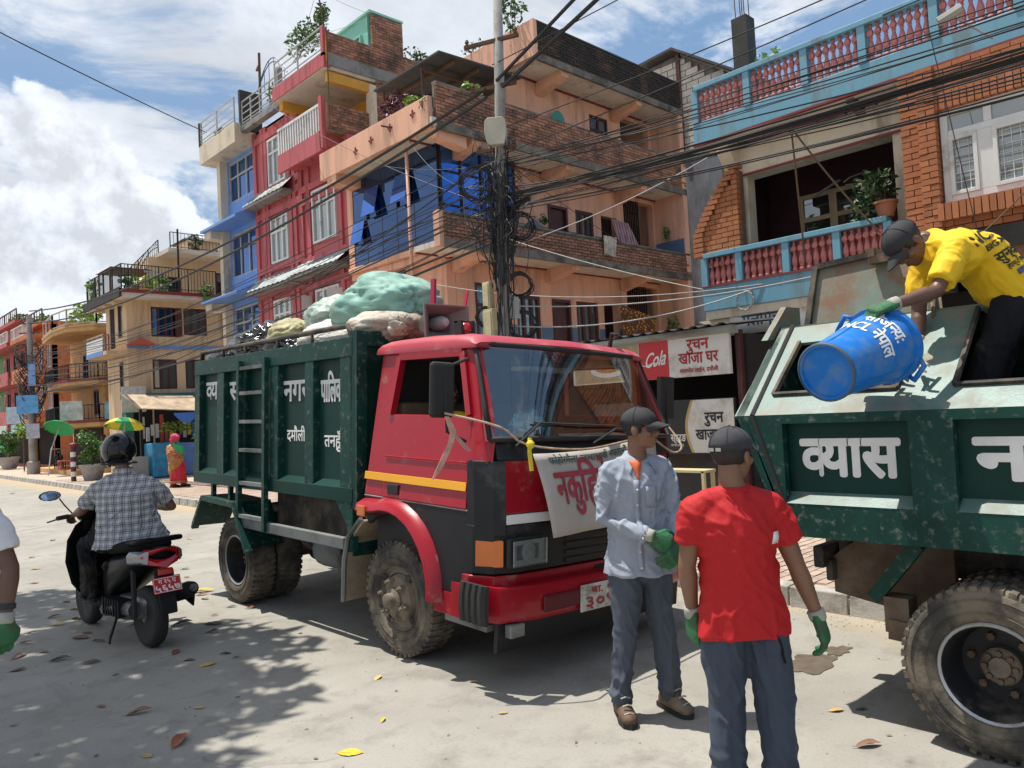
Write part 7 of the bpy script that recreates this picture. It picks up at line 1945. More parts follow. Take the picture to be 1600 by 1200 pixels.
def green_truck():
 t = thing('garbage_truck', 'dark green garbage truck with sloped hatch roof and muddy rear tyre, right', 'truck', (5, .6, 0))
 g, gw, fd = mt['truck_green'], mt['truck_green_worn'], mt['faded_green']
 X, yr, yf = 3.9, 2.3, -1.6
 z0, zl, zt = .925, 1.575, 2.10
 xt = 4.52
 # near side: recessed panels between posts
 holes = [(1.38, 2.04, 1.1, 1.525), (.35, 1.185, 1.1, 1.525), (-.7, .15, 1.1, 1.525), (-1.5, -.9, 1.1, 1.525)]
 w = wall('X', X, .05, yf, 2.02, z0, zl, holes)
 w.prism([(X, 2.02, z0), (X, 2.24, zl), (X, 2.02, zl)], (.05, 0, 0))
 sw = w.build('side_wall', gw, t)
 for i, h in enumerate(holes):
  pn = MB().box(X + .07, X + .09, h[0] - .02, h[1] + .02, h[2] - .03, h[3] + .02).build('panel', g, t)
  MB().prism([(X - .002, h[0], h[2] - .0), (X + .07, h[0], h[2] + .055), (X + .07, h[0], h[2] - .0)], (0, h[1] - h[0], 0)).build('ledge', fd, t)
  pl = lambda yc, zc: (lambda u, v: V((X + .066, yc - u, zc + v)))
  if i == 0: lettering('व~यास', .21, mt['ink_white'], pn, pl(1.70, 1.345), width=.50, bold=.055)
  if i == 1:
   lettering('नगर', .21, mt['ink_white'], pn, pl(.82, 1.345), width=.6, bold=.055)
   lettering('पािलका', .1, mt['ink_white'], pn, pl(.72, 1.19), width=.36, bold=.03)
 # sloped roof with two hatch openings
 def sl(y, k, d=0.):   # k 0..1 up the slope
  n = V((-(zt - zl), 0, (xt - X))).normalized()
  return V((X + (xt - X) * k, y, zl + (zt - zl) * k)) + n * d
 op = [(1.46, 2.12, .2, .78), (.2, 1.2, .2, .95)]
 us = sorted({yf, yr, *[o[0] for o in op], *[o[1] for o in op]}); ks = [0, .2, .78, .95, 1]
 m = MB()
 for a, b in zip(us, us[1:]):
  for p, q in zip(ks, ks[1:]):
   if any(o[0] < (a + b) / 2 < o[1] and o[2] < (p + q) / 2 < o[3] for o in op): continue
   m.hexa([sl(a, p, -.02), sl(b, p, -.02), sl(b, q, -.02), sl(a, q, -.02), sl(a, p), sl(b, p), sl(b, q), sl(a, q)])
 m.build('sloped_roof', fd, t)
 for o in op:
  f = MB()
  for a, b in (((o[0], o[2]), (o[1], o[2])), ((o[1], o[2]), (o[1], o[3])), ((o[0], o[2]), (o[0], o[3]))): f.bar(sl(*a, .004), sl(*b, .004), .018, .03, up=(-.6, 0, .7))
  f.build('hatch_rim', mt['chassis'], t)
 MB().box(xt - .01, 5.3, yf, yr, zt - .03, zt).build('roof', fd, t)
 MB().prism([(5.3, yr, zt), (5.9, yr, zl), (5.9, yr, z0), (5.8, yr, z0), (5.8, yr, zl - .05), (5.3, yr, zt - .05)], (0, yf - yr, 0)).build('far_wall', g, t)
 rear = [(X, 2.0, z0), (X, 2.24, zl), (xt, 2.27, zt), (5.3, 2.27, zt), (5.9, 2.24, zl), (5.9, 2.0, z0)]
 MB().prism(rear, (0, .05, 0)).build('rear_door', gw, t)
 MB().tube([V((X - .004, 2.19, zl + .0)), V((xt, 2.225, zt + .006))], .013, 5).tube([V((X - .004, 2.19, zl)), V((X - .004, 1.97, z0))], .013, 5).build('rear_seal', mt['rubber'], t)
 MB().box(X + .09, 5.8, yf, 2.0, .98, 1.0).build('box_floor', mt['chassis'], t)
 MB().box(X + .1, 5.8, yf, 1.95, 1.0, 1.12).build('load', mt['rubbish'], t)
 # lid thrown open behind the rear hatch
 a, b, c, d = V((4.72, 2.23, 2.05)), V((4.72, 1.50, 2.05)), V((4.83, 1.46, 2.53)), V((4.83, 2.19, 2.49))
 lid = MB().hexa([a, b, c, d, a + V((.03, 0, 0)), b + V((.03, 0, 0)), c + V((.03, 0, 0)), d + V((.03, 0, 0))]).build('hatch_lid', mt['lid_green'], t)
 e = MB()
 for p, q in ((a, b), (b, c), (c, d), (d, a)): e.bar(p + V((-.012, 0, 0)), q + V((-.012, 0, 0)), .035, .04, up=(1, 0, 0))
 e.build('lid_frame', mt['chassis'], lid)
 MB().box(4.73, 4.8, 1.7, 1.83, 2.44, 2.49).box(4.72, 4.76, 1.7, 1.74, 2.48, 2.53).box(4.72, 4.76, 1.79, 1.83, 2.48, 2.53).build('lid_catch', mt['chassis_rust'], lid)
 MB().tube([(4.72, 1.5, 2.3), (4.5, 1.42, 2.1), (4.42, 1.4, 1.98)], .01, 5).tube([(4.74, 1.46, 2.2), (4.45, 1.36, 1.9)], .01, 5).build('lid_stay', mt['chassis_rust'], lid)
 MB().prism([(4.35, 2.31, 2.02), (4.62, 2.31, 2.24), (4.8, 2.31, 2.24), (4.8, 2.31, 2.05)], (0, .04, 0)).build('hinge_plate', mt['lid_green'], t)
 # rubbish showing in the hatch
 gb = MB()
 for i in range(60):
  y, k = rnd.uniform(1.5, 2.1), rnd.uniform(0, 1)
  gb.obox((4.15 + rnd.uniform(0, .4), y, 1.55 + rnd.uniform(0, .16)), (rnd.uniform(.02, .07), 0, rnd.uniform(-.03, .03)), (0, rnd.uniform(.02, .06), rnd.uniform(-.02, .02)), (0, 0, rnd.uniform(.005, .03)))
 tag(gb.build('loose_rubbish', mat('rubbish_mix', (.22, .19, .13), .9, var=.4, island=.6), t), kind='stuff')
 MB().box(4.05, 4.7, 1.2, 2.15, 1.12, 1.56).build('packed_rubbish', mt['rubbish'], t)
 # underside: chassis, brace, tail lamp, mudguard plate
 ch = MB()
 for x in (4.55, 5.35): ch.box(x - .05, x + .05, yf, 2.1, .66, .86)
 for y in (1.9, .4, -.8): ch.box(4.5, 5.4, y - .05, y + .05, .66, .84)
 ch.tube([(4.1, 1.07, .405), (5.8, 1.07, .405)], .07, 8).ball((4.95, 1.07, .42), (.2, .2, .2), 12, 8)
 ch.build('chassis', mt['chassis'], t)
 MB().prism([(4.32, 1.98, .55), (4.32, 1.35, .45), (4.32, 1.35, .92), (4.32, 1.75, .92), (4.32, 1.98, .75)], (.05, 0, 0)).build('side_plate', mt['chassis_rust'], t)
 MB().bar((4.0, 1.40, .925), (4.12, 1.68, .60), .07, .05, up=(1, 0, 0)).build('brace', gw, t)
 MB().box(4.08, 4.2, 1.5, 1.62, .44, .62).bar((4.1, 1.6, .46), (4.1, 1.3, .44), .07, .1).build('spring_hanger', mt['chassis_rust'], t)
 tb = MB().box(4.2, 4.42, 1.98, 2.04, .70, .82).box(4.26, 4.46, 1.96, 2.0, .62, .74).build('tail_lamp', mt['chassis'], t, bevel=.01)
 MB().box(4.28, 4.36, 2.04, 2.05, .73, .79).build('lens', mt['lens_red'], tb)
 MB().bar((4.4, 1.98, .73), (4.55, 1.8, .72), .03).tube([(4.38, 1.96, .66), (4.36, 1.85, .58), (4.4, 1.8, .56), (4.44, 1.82, .66)], .008, 5).build('lamp_bracket', mt['chassis'], t)
 MB().box(3.95, 4.4, .0, .1, .6, .92).build('cross_bulkhead', mt['chassis'], t)
 for x, s in ((3.88, -1), (4.15, -1), (5.92, 1), (5.65, 1)): wheel(t, (x, 1.09, .388), .39, .2, s, 'rim_dark', 'rim_mud', False)
 for x, s in ((3.9, -1), (5.9, 1)): wheel(t, (x, -2.1, .405), .405, .2, s, 'rim_mud', 'rim_mud', True)
 MB().box(4.5, 5.4, -3.0, yf, .64, .84).build('chassis', mt['chassis'], t)
 T = Matrix.Translation((.87, -6.48, 0))
 cab(t, T)
green_truck()
# ---------------------------------------------------------------- people
from mathutils.bvhtree import BVHTree
RV, FV, UV_ = V((.7273, -.6863, 0)), V((.6863, .7273, 0)), V((0, 0, 1))   # across the view, along the view, up
mat('skin_brown', (.21, .105, .062), .5, var=.12, scale=9, bump=.08, bscale=70)
mat('skin_dark', (.125, .062, .042), .48, var=.12, scale=9, bump=.08, bscale=70)
mat('hair_black', (.012, .011, .011), .5, var=.3, scale=40, bump=.5, bscale=140)
mat('cap_black', (.03, .03, .033), .85, var=.2, scale=7, bump=.2, bscale=200)
mat('cap_charcoal', (.042, .041, .048), .9, var=.25, scale=7, dirt=(.1, .09, .09), dirt_amt=.2, bump=.2, bscale=200)
mat('shirt_blue', (.29, .325, .385), .8, var=.06, scale=5, bump=.75, bscale=9, stretch=(1, 1, .55), dirt=(.3, .3, .32), dirt_amt=.12)
mat('shirt_red', (.43, .003, .006), .75, var=.06, scale=4, bump=.75, bscale=9, stretch=(1, 1, .55))
mat('shirt_yellow', (.80, .50, .008), .75, var=.05, scale=4, bump=.75, bscale=9, stretch=(1, 1, .55))
mat('shirt_white', (.62, .62, .64), .8, var=.05, bump=.1, bscale=200)
mat('trouser_slate', (.062, .075, .10), .85, var=.1, scale=5, bump=.75, bscale=9, stretch=(1, 1, .45), dirt=(.13, .12, .11), dirt_amt=.15)
mat('trouser_navy', (.040, .054, .082), .8, var=.1, scale=5, bump=.6, bscale=8, stretch=(1, 1, .4))
mat('trouser_black', (.013, .014, .017), .85, spec=.15, var=.25, scale=5, bump=.15, bscale=220, dirt=(.13, .10, .075), dirt_amt=.3)
mat('tee_orange', (.6, .13, .04), .8)
mat('glove_green', (.018, .13, .045), .6, var=.25, scale=12, bump=.5, bscale=60, dirt=(.06, .08, .05), dirt_amt=.3, dirt_scale=14)
mat('glove_grey', (.33, .33, .28), .85, var=.15, scale=12)
mat('boot_brown', (.105, .058, .034), .7, var=.25, scale=9, bump=.2, dirt=(.25, .2, .14), dirt_amt=.3)
mat('boot_sole', (.025, .022, .02), .8)
mat('eye_white', (.55, .52, .48), .3)
mat('lips_brown', (.17, .07, .055), .5)
def blob_limb(mb, pts, side=(1, 0, 0), n=14, round_=True):
 """a tapering limb: pts = (centre, half width along side, half depth)"""
 P = [V(p[0]) for p in pts]
 m = len(P)
 rings = []
 for i in range(m):
  t = (P[min(i + 1, m - 1)] - P[max(i - 1, 0)]).normalized()
  s = V(side) - t * V(side).dot(t)
  if s.length < .05: s = t.orthogonal()
  s.normalize()
  d = t.cross(s)
  rx, ry = pts[i][1], pts[i][2] if len(pts[i]) > 2 else pts[i][1]
  rg = lambda c, k: [c + s * math.cos(2 * math.pi * j / n) * rx * k + d * math.sin(2 * math.pi * j / n) * ry * k for j in range(n)]
  e = min(rx, ry)
  if i == 0 and round_: rings += [rg(P[0] - t * e * .75, .3), rg(P[0] - t * e * .5, .72)]
  rings.append(rg(P[i], 1))
  if i == m - 1 and round_: rings += [rg(P[i] + t * e * .5, .72), rg(P[i] + t * e * .75, .3)]
 return mb.loft(rings)
def fuse(mb, name, m, parent, voxel=.009, smooth=6, disp=None, dec=0):
 """melt overlapping closed shapes into one continuous skin"""
 me = mb.mesh(name)
 o = bpy.data.objects.new(name, me)
 col.objects.link(o)
 r = o.modifiers.new('r', 'REMESH'); r.mode = 'VOXEL'; r.voxel_size = voxel
 s = o.modifiers.new('s', 'SMOOTH'); s.iterations = smooth; s.factor = .5
 dg = bpy.context.evaluated_depsgraph_get()
 out = bpy.data.meshes.new_from_object(o.evaluated_get(dg))
 bpy.data.objects.remove(o); bpy.data.meshes.remove(me)
 out.name = name
 if disp:
  ns_ = [v.normal.copy() for v in out.vertices]
  for v, q in zip(out.vertices, ns_): v.co = v.co + q * disp(v.co)
 o_ = ORG[parent]
 out.transform(Matrix.Translation(-o_))
 out.materials.clear(); out.materials.append(m)
 return put(name, out, parent, (0, 0, 0), o_, True)
def folds(amp, fx=9., fz=5., seed=0., extra=None):
 def f(p):
  q = V((p.x * fx + seed, p.y * fx, p.z * fz))
  w = noise.noise(q * .45) * 1.3
  a = max(0, 1 - abs(noise.noise(q * .85 + V((w, w, w)))) * 4) ** 1.4
  c = max(0, 1 - abs(noise.noise(V((q.x + q.z, q.y - q.z, q.z)) * 1.5 + V((3, w, 7)))) * 3.6) ** 1.4
  b = noise.noise(q * .5 + V((9, 1, 3)))
  d = amp * (a * .8 + c * .55 + b * .6 - .4)
  if extra: d += extra(p)
  return d
 return f
def hand_parts(mb, wrist, d, palm, thumb, k=1., curl=.5, fat=1.):
 """five fingers closing towards the palm side; d along the hand, palm = direction the palm faces, thumb = side of the thumb"""
 w, d, palm = V(wrist), V(d).normalized(), V(palm)
 palm = (palm - d * palm.dot(d)).normalized()
 s = V(thumb); s = (s - d * s.dot(d) - palm * s.dot(palm)).normalized()
 L = .085 * k
 blob_limb(mb, [(w - d * .02 * k, .026 * k * fat, .02 * k * fat), (w + d * .02 * k, .031 * k * fat, .018 * k * fat), (w + d * L * .75, .040 * k * fat, .016 * k * fat), (w + d * L, .039 * k * fat, .014 * k * fat)], s)
 for i, (off, ln) in enumerate(((.030, .072), (.010, .080), (-.010, .075), (-.029, .058))):
  p = w + d * (L * (.97 - .03 * abs(i - 1))) + s * off * k
  dd = (d + s * (.10 - .07 * i)).normalized()
  c, pts = 0., [(w + d * L * .55 + s * off * k * .8, .0095 * k * fat)]
  for f in (.45, .32, .25):
   pts.append((p.copy(), .0100 * k * fat * (1 - .1 * len(pts) * .5)))
   c += curl * (.75 if f == .45 else .9)
   p = p + (dd * math.cos(c) + palm * math.sin(c)) * ln * k * f * 1.05
  pts.append((p.copy(), .0075 * k * fat))
  blob_limb(mb, pts, s, 8)
 b = w + d * .022 * k + s * .022 * k
 t = (d * .65 + s * .7 + palm * .3).normalized()
 q = b + t * .04 * k
 r_ = q + (t * .4 + d * .75 + palm * .55 * (.4 + curl)).normalized() * .032 * k
 blob_limb(mb, [(b, .014 * k * fat), (q, .0115 * k * fat), (r_, .0095 * k * fat), (r_ + (d + palm * curl).normalized() * .018 * k, .0078 * k * fat)], d, 8)
def head_parts(mb, c, look, up, neck, k=1.):
 c, y = V(c), V(look).normalized()
 z = V(up); z = (z - y * z.dot(y)).normalized()
 x = y.cross(z)
 def W(p): return c + (x * p[0] + y * p[1] + z * p[2]) * k
 Mx = Matrix((x, y, z)).transposed()
 def ell(p, r):
  b = MB().ball((0, 0, 0), r, 14, 10)
  b.v = [W(p) + Mx @ q * k for q in b.v]
  mb.add(b.v, b.f)
 ell((0, -.012, .036), (.075, .094, .084))
 ell((0, .018, -.03), (.060, .070, .078))
 ell((0, .050, -.082), (.030, .03, .024))
 ell((0, .02, -.07), (.05, .05, .038))
 mb.tube([W((0, .076, .02)), W((0, .092, -.008)), W((0, .104, -.026))], [.009 * k, .011 * k, .013 * k], 8)
 ell((.011, .091, -.03), (.009, .011, .008)); ell((-.011, .091, -.03), (.009, .011, .008))
 for s in (-1, 1):
  ell((s * .031, .074, .02), (.026, .016, .009))
  ell((s * .042, .053, -.024), (.022, .026, .02))
  ell((s * .076, -.008, -.008), (.009, .02, .032))
  ell((s * .081, -.016, -.004), (.006, .014, .026))
 ell((0, .081, -.056), (.022, .014, .007)); ell((0, .079, -.067), (.019, .013, .007))
 blob_limb(mb, [(W((0, -.022, -.03)), .05 * k, .052 * k), (W((0, -.03, -.085)), .049 * k, .05 * k), (V(neck), .058 * k, .056 * k)], x)
 return W, (x, y, z)
def face_details(par, W, F, k=1.):
 x, y, z = F
 Mx = Matrix((x, y, z)).transposed()
 def ell(p, r, name, m, q=par):
  b = MB().ball((0, 0, 0), r, 10, 7)
  b.v = [W(p) + Mx @ v * k for v in b.v]
  return b.build(name, mt[m], q, smooth=True)
 for s in (-1, 1):
  e = ell((s * .030, .0765, .002), (.0135, .008, .0068), 'eye', 'eye_white')
  ell((s * .031, .0825, .002), (.0058, .0035, .0058), 'iris', 'hair_black', e)
  b = MB().tube([W((s * .014, .09, .0185)), W((s * .031, .0925, .0235)), W((s * .05, .078, .018))], [.0035 * k, .0042 * k, .002 * k], 6)
  b.build('eyebrow', mt['hair_black'], par)
 MB().tube([W((-.021, .086, -.061)), W((0, .0955, -.0605)), W((.021, .086, -.061))], [.002 * k, .0042 * k, .002 * k], 6).build('lips', mt['lips_brown'], par)
def hair(par, W, F, k=1., low=-.06):
 x, y, z = F
 b = MB().ball((0, 0, 0), (1, 1, 1), 28, 20)
 vs = []
 for d in b.v:
  p = V((d.x * .0815, d.y * .1, d.z * .09))
  q = V((0, -.012, .036)) + p
  line = low + .06 * max(0, min(1, (q.y + .0) / .05))
  face = q.y > .05 - .0 and q.z < .07
  s = 1.0 + .03 * noise.noise(d * 9)
  if q.z < line or face: s = .72
  vs.append(W(V((0, -.012, .036)) + p * s))
 b.v = vs
 return b.build('hair', mt['hair_black'], par, smooth=True)
def cap(par, W, F, m, k=1., tilt=0., strap=None):
 """soft cap: crown, curved brim, button"""
 n = 24
 rings = []
 for i in range(9):
  a = i / 8 * math.pi / 2
  r, h = math.cos(a), math.sin(a)
  rings.append([W((.0855 * r * math.cos(j * 2 * math.pi / n), -.012 + .106 * r * math.sin(j * 2 * math.pi / n), .038 + .088 * h ** .9 + .004 * noise.noise((j * .9, i * .8, 1)) + (-.012 if math.sin(j * 2 * math.pi / n) < -.3 and i == 0 else 0))) for j in range(n)])
 rings.insert(0, [W((.0835 * math.cos(j * 2 * math.pi / n), -.012 + .104 * math.sin(j * 2 * math.pi / n), .03)) for j in range(n)])
 c = MB().loft(rings).build('cap', mt[m], par, smooth=True)
 top, bot = [], []
 for i in range(7):
  t = i / 6
  top.append([W((.072 * (1 - .18 * t * t) * math.sin(u * 1.35), .045 + (.055 + .075 * t) * math.cos(u * 1.35) - 0 * t, .043 - .022 * t - .028 * (u * u))) for u in [j / 6 - 1 for j in range(13)]])
  bot.append([p - F[2] * .005 * k for p in top[-1]])
 bm = MB()
 for r, s in zip(top, bot): pass
 full = [a + list(reversed(b)) for a, b in zip(top, bot)]
 bm.loft(full)
 bm.build('brim', mt[m], c, smooth=True, angle=50)
 MB().ball(W((0, -.012, .126)), .008 * k, 8, 5).build('button', mt[m], c, smooth=True)
 for s in range(6):
  a = s * math.pi / 3
  MB().tube([W((.0865 * math.cos(i * .19) * math.cos(a), -.012 + .107 * math.cos(i * .19) * math.sin(a), .039 + .0885 * math.sin(i * .19) ** .9 if i else .039)) for i in range(9)], .0016 * k, 4).build('seam', mt[m], c)
 if strap:
  for dx in (-.022, .012):
   MB().obox(W((dx, -.121, .034)), F[0] * .012 * k, F[2] * .007 * k, F[1] * .002 * k).build('strap_buckle', mt[strap], c)
 return c
def on_surface(obj, org, dirv, off=.004):
 """projector that lays lettering on a garment"""
 me = obj.data
 o_ = ORG[obj]
 tr = BVHTree.FromPolygons([v.co + o_ for v in me.vertices], [tuple(p.vertices) for p in me.polygons])
 d = V(dirv).normalized()
 def f(p):
  h = tr.ray_cast(V(p) - d * .6, d)
  return (h[0] - d * off) if h[0] is not None else V(p)
 return f
def figure(name, lab, base, J, front, look, up=(0, 0, 1), skin='skin_brown', shirt=('shirt_blue', 1.), trousers='trouser_slate', shoes=None, voxel=.008, k=1., amp=.009, hem=.1, baggy=1., girth=1., bare_hands=None, seed=0., shirt_flare=0., hand_dirs=None, hand_mat=None, headk=1., group=None):
 """one person: a continuous body with clothes over it. Joints are (across view, along view, height)"""
 B = V((base[0], base[1], 0))
 def w(p): return B + RV * p[0] + FV * p[1] + UV_ * p[2]
 def wd(p): return (RV * p[0] + FV * p[1] + UV_ * (p[2] if len(p) > 2 else 0)).normalized()
 Q = {a: w(b) for a, b in J.items()}
 t = thing(name, lab, 'person', (base[0], base[1], min(Q[a].z for a in Q) - .08), group)
 fr = wd(front)
 sh = (Q['shR'] - Q['shL']); side = sh.normalized()
 pel, chest = (Q['hipL'] + Q['hipR']) / 2, (Q['shL'] + Q['shR']) / 2
 mid = Q['mid'] if 'mid' in Q else pel.lerp(chest, .5)
 hw = (Q['hipR'] - Q['hipL']).length / 2
 sw = sh.length / 2
 up_t = (chest - mid).normalized()
 lo_t = (mid - pel).normalized()
 body = MB()
 W, F = head_parts(body, Q['head'], wd(look), wd(up), Q['neck'], headk * k)
 g = girth
 def torso(m, e, drop, rnd_=True):
  pts = [(pel - lo_t * drop, hw + .090 * g + e * 1.3 + shirt_flare, .118 * g + e * 1.3 + shirt_flare), (pel + lo_t * .05, hw + .080 * g + e, .112 * g + e), (mid, hw + .062 * g + e, .102 * g + e), (mid.lerp(chest, .55), sw * .84 + .03 * g + e, .114 * g + e), (chest - up_t * .045, sw * .92 + .025 + e, .105 * g + e), (chest + up_t * .012, sw * .88 + e, .080 + e), (chest + up_t * .045, sw * .5 + e, .06 + e), (chest.lerp(Q['neck'], .8) + up_t * .01, .066 + e * .5, .062 + e * .5)]
  return blob_limb(m, pts, side, 18, rnd_)
 torso(body, -.014, .0)
 arms = {}
 for s in 'LR': blob_limb(body, [(Q['neck'] - up_t * .02, .05), (Q['sh' + s].lerp(Q['neck'], .45) - up_t * .02, .046), (Q['sh' + s] - up_t * .02, .044)], fr)
 for s in 'LR':
  a, b, c = Q['sh' + s], Q['el' + s], Q['wr' + s]
  a_in = a.lerp(chest, .12)
  kk = k * (.8 if shirt[1] >= 1 else 1)
  ps = [(a_in - up_t * .012, .046 * kk), (a.lerp(b, .25), .048 * kk), (a.lerp(b, .6), .044 * kk), (b, .037 * kk), (b.lerp(c, .25), .040 * kk), (b.lerp(c, .6), .033 * k), (c, .025 * k)]
  arms[s] = (a_in, a, b, c)
  blob_limb(body, ps, fr)
  hd = wd(hand_dirs[s][0]) if hand_dirs else (c - b).normalized()
  if bare_hands and s in bare_hands:
   hand_parts(body, c, hd, wd(hand_dirs[s][1]), wd(hand_dirs[s][2]), k, hand_dirs[s][3], 1.05)
  h, kn, an = Q['hip' + s], Q['kn' + s], Q['an' + s]
  blob_limb(body, [(h, .075 * k), (h.lerp(kn, .5), .066 * k), (kn, .044 * k), (kn.lerp(an, .3), .042 * k), (an, .031 * k)], fr)
 fuse(body, 'body', mt[skin], t, min(voxel, .0065), 4)
 # trousers
 tr = MB()
 for s in 'LR':
  h, kn, an = Q['hip' + s], Q['kn' + s], Q['an' + s]
  hh = h.lerp(pel, .1)
  bg = baggy
  blob_limb(tr, [(hh + lo_t * .0, .080 * g, .10 * g), (hh.lerp(kn, .3), .088 * g * bg, .098 * g * bg), (hh.lerp(kn, .7), .078 * bg, .084 * bg), (kn, .068 * bg, .072 * bg), (kn.lerp(an, .45), .066 * bg, .07 * bg), (kn.lerp(an, .85), .062 * bg, .068 * bg), (an - UV_ * .01, .066 * bg, .074 * bg)], side)
 blob_limb(tr, [(pel + lo_t * .07, hw + .055 * g, .095 * g), (pel + lo_t * .02, hw + .064 * g, .106 * g), (pel - lo_t * .06, hw + .066 * g, .108 * g)], side)
 kz = [Q['knL'], Q['knR']]; az = [Q['anL'], Q['anR']]
 def crease(p):
  d = 0
  for q, a_, rr in [(kz[0], .003, .14), (kz[1], .003, .14), (az[0], .007, .2), (az[1], .007, .2)]:
   l = (p - q).length
   if l < rr: d += a_ * (1 - l / rr) * math.sin(p.z * 95 + 4 * noise.noise(p * 9))
  return d
 tro = fuse(tr, 'trousers', mt[trousers], t, voxel, 5, folds(amp * 1.1, 10, 3.2, seed + 3, crease))
 # shirt
 sm = MB()
 torso(sm, .014, hem, False)
 for s in 'LR':
  a_in, a, b, c = arms[s]
  L = shirt[1]
  if L >= 1:
   ps = [(a_in - up_t * .004, .071 * k), (a.lerp(b, .3), .062 * k), (b, .053 * k), (b.lerp(c, .45), .048 * k), (b.lerp(c, .93), .040 * k)]
  else: ps = [(a_in - up_t * .004, .071 * k), (a.lerp(b, L * .5), .069 * k), (a.lerp(b, L), .068 * k)]
  blob_limb(sm, ps, fr, 14, L >= 1)
 for s in 'LR': blob_limb(sm, [(Q['neck'] - up_t * .035, .062), (Q['sh' + s].lerp(Q['neck'], .45) - up_t * .016, .066), (Q['sh' + s] - up_t * .012, .068)], fr)
 ee = [Q['elL'], Q['elR'], pel + lo_t * .12, Q['shL'] - up_t * .08, Q['shR'] - up_t * .08]
 def sc_(p):
  d = 0
  for i, q in enumerate(ee):
   l = (p - q).length
   rr = .13 if i < 2 else .22
   if l < rr: d += .003 * (1 - l / rr) * math.sin((p - q).dot((UV_ + side * (.6 if i % 2 else -.6)).normalized()) * 120 + 5 * noise.noise(p * 7))
  return d
 shirt_o = fuse(sm, 'shirt', mt[shirt[0]], t, voxel, 5, folds(amp, 8, 5, seed, sc_))
 if shoes:
  for s in 'LR':
   an = Q['an' + s]
   d = wd(shoes[1][s])
   z0 = an.z - shoes[2]
   b_ = MB()
   heel = V((an.x, an.y, z0)) - d * .055
   x_ = d.cross(UV_)
   blob_limb(b_, [(an + UV_ * .05, .05, .055), (an - UV_ * .02, .05, .058), (V((an.x, an.y, z0 + .05)) - d * .01, .05, .066)], x_)
   blob_limb(b_, [(heel + UV_ * .045, .036, .045), (heel + d * .09 + UV_ * .05, .042, .05), (heel + d * .15 + UV_ * .042, .048, .038), (heel + d * .205 + UV_ * .034, .04, .03)], x_)
   o = fuse(b_, 'boot', mt[shoes[0]], t, .007, 4, lambda p: .002 * noise.noise(p * 40))
   so = MB()
   so.loft([[heel + d * a + x_ * b * e + UV_ * zz for a, b, e in ((-.045, .0, 1), (-.03, .03, 1), (.06, .036, 1), (.14, .048, 1), (.205, .038, 1), (.235, .0, 1), (.205, .038, -1), (.14, .048, -1), (.06, .036, -1), (-.03, .03, -1))] for zz in (.0, .022)])
   so.build('sole', mt['boot_sole'], o)
   if shoes[0] == 'boot_brown':
    la = MB()
    for i in range(4):
     p = an + d * (.045 + .03 * i) + UV_ * (.045 - .03 * i - (an.z - z0 - .1) * .5)
     la.tube([p - x_ * .025, p + d * .008 + UV_ * .01, p + x_ * .025], .004, 4)
    la.build('laces', mt['glove_grey'], o)
 if hand_dirs and hand_mat:
  for s, (hm, cuff) in hand_mat.items():
   m = MB()
   hd = wd(hand_dirs[s][0])
   hand_parts(m, Q['wr' + s] + hd * .015, hd, wd(hand_dirs[s][1]), wd(hand_dirs[s][2]), k * 1.12, hand_dirs[s][3], 1.25)
   go = fuse(m, 'glove', mt[hm], t, .0042, 2)
   cf = MB()
   c, a = Q['wr' + s], (Q['wr' + s] - Q['el' + s]).normalized()
   cf.lathe([(.031, -.022), (.036, -.018), (.035, -.005), (.036, .0), (.034, .018), (.03, .026)], c, a, 14)
   cf.build('cuff', mt[cuff], go, smooth=True)
 return dict(t=t, shirt=shirt_o, trousers=tro, W=W, F=F, Q=Q, w=w, wd=wd, side=side, fr=fr)
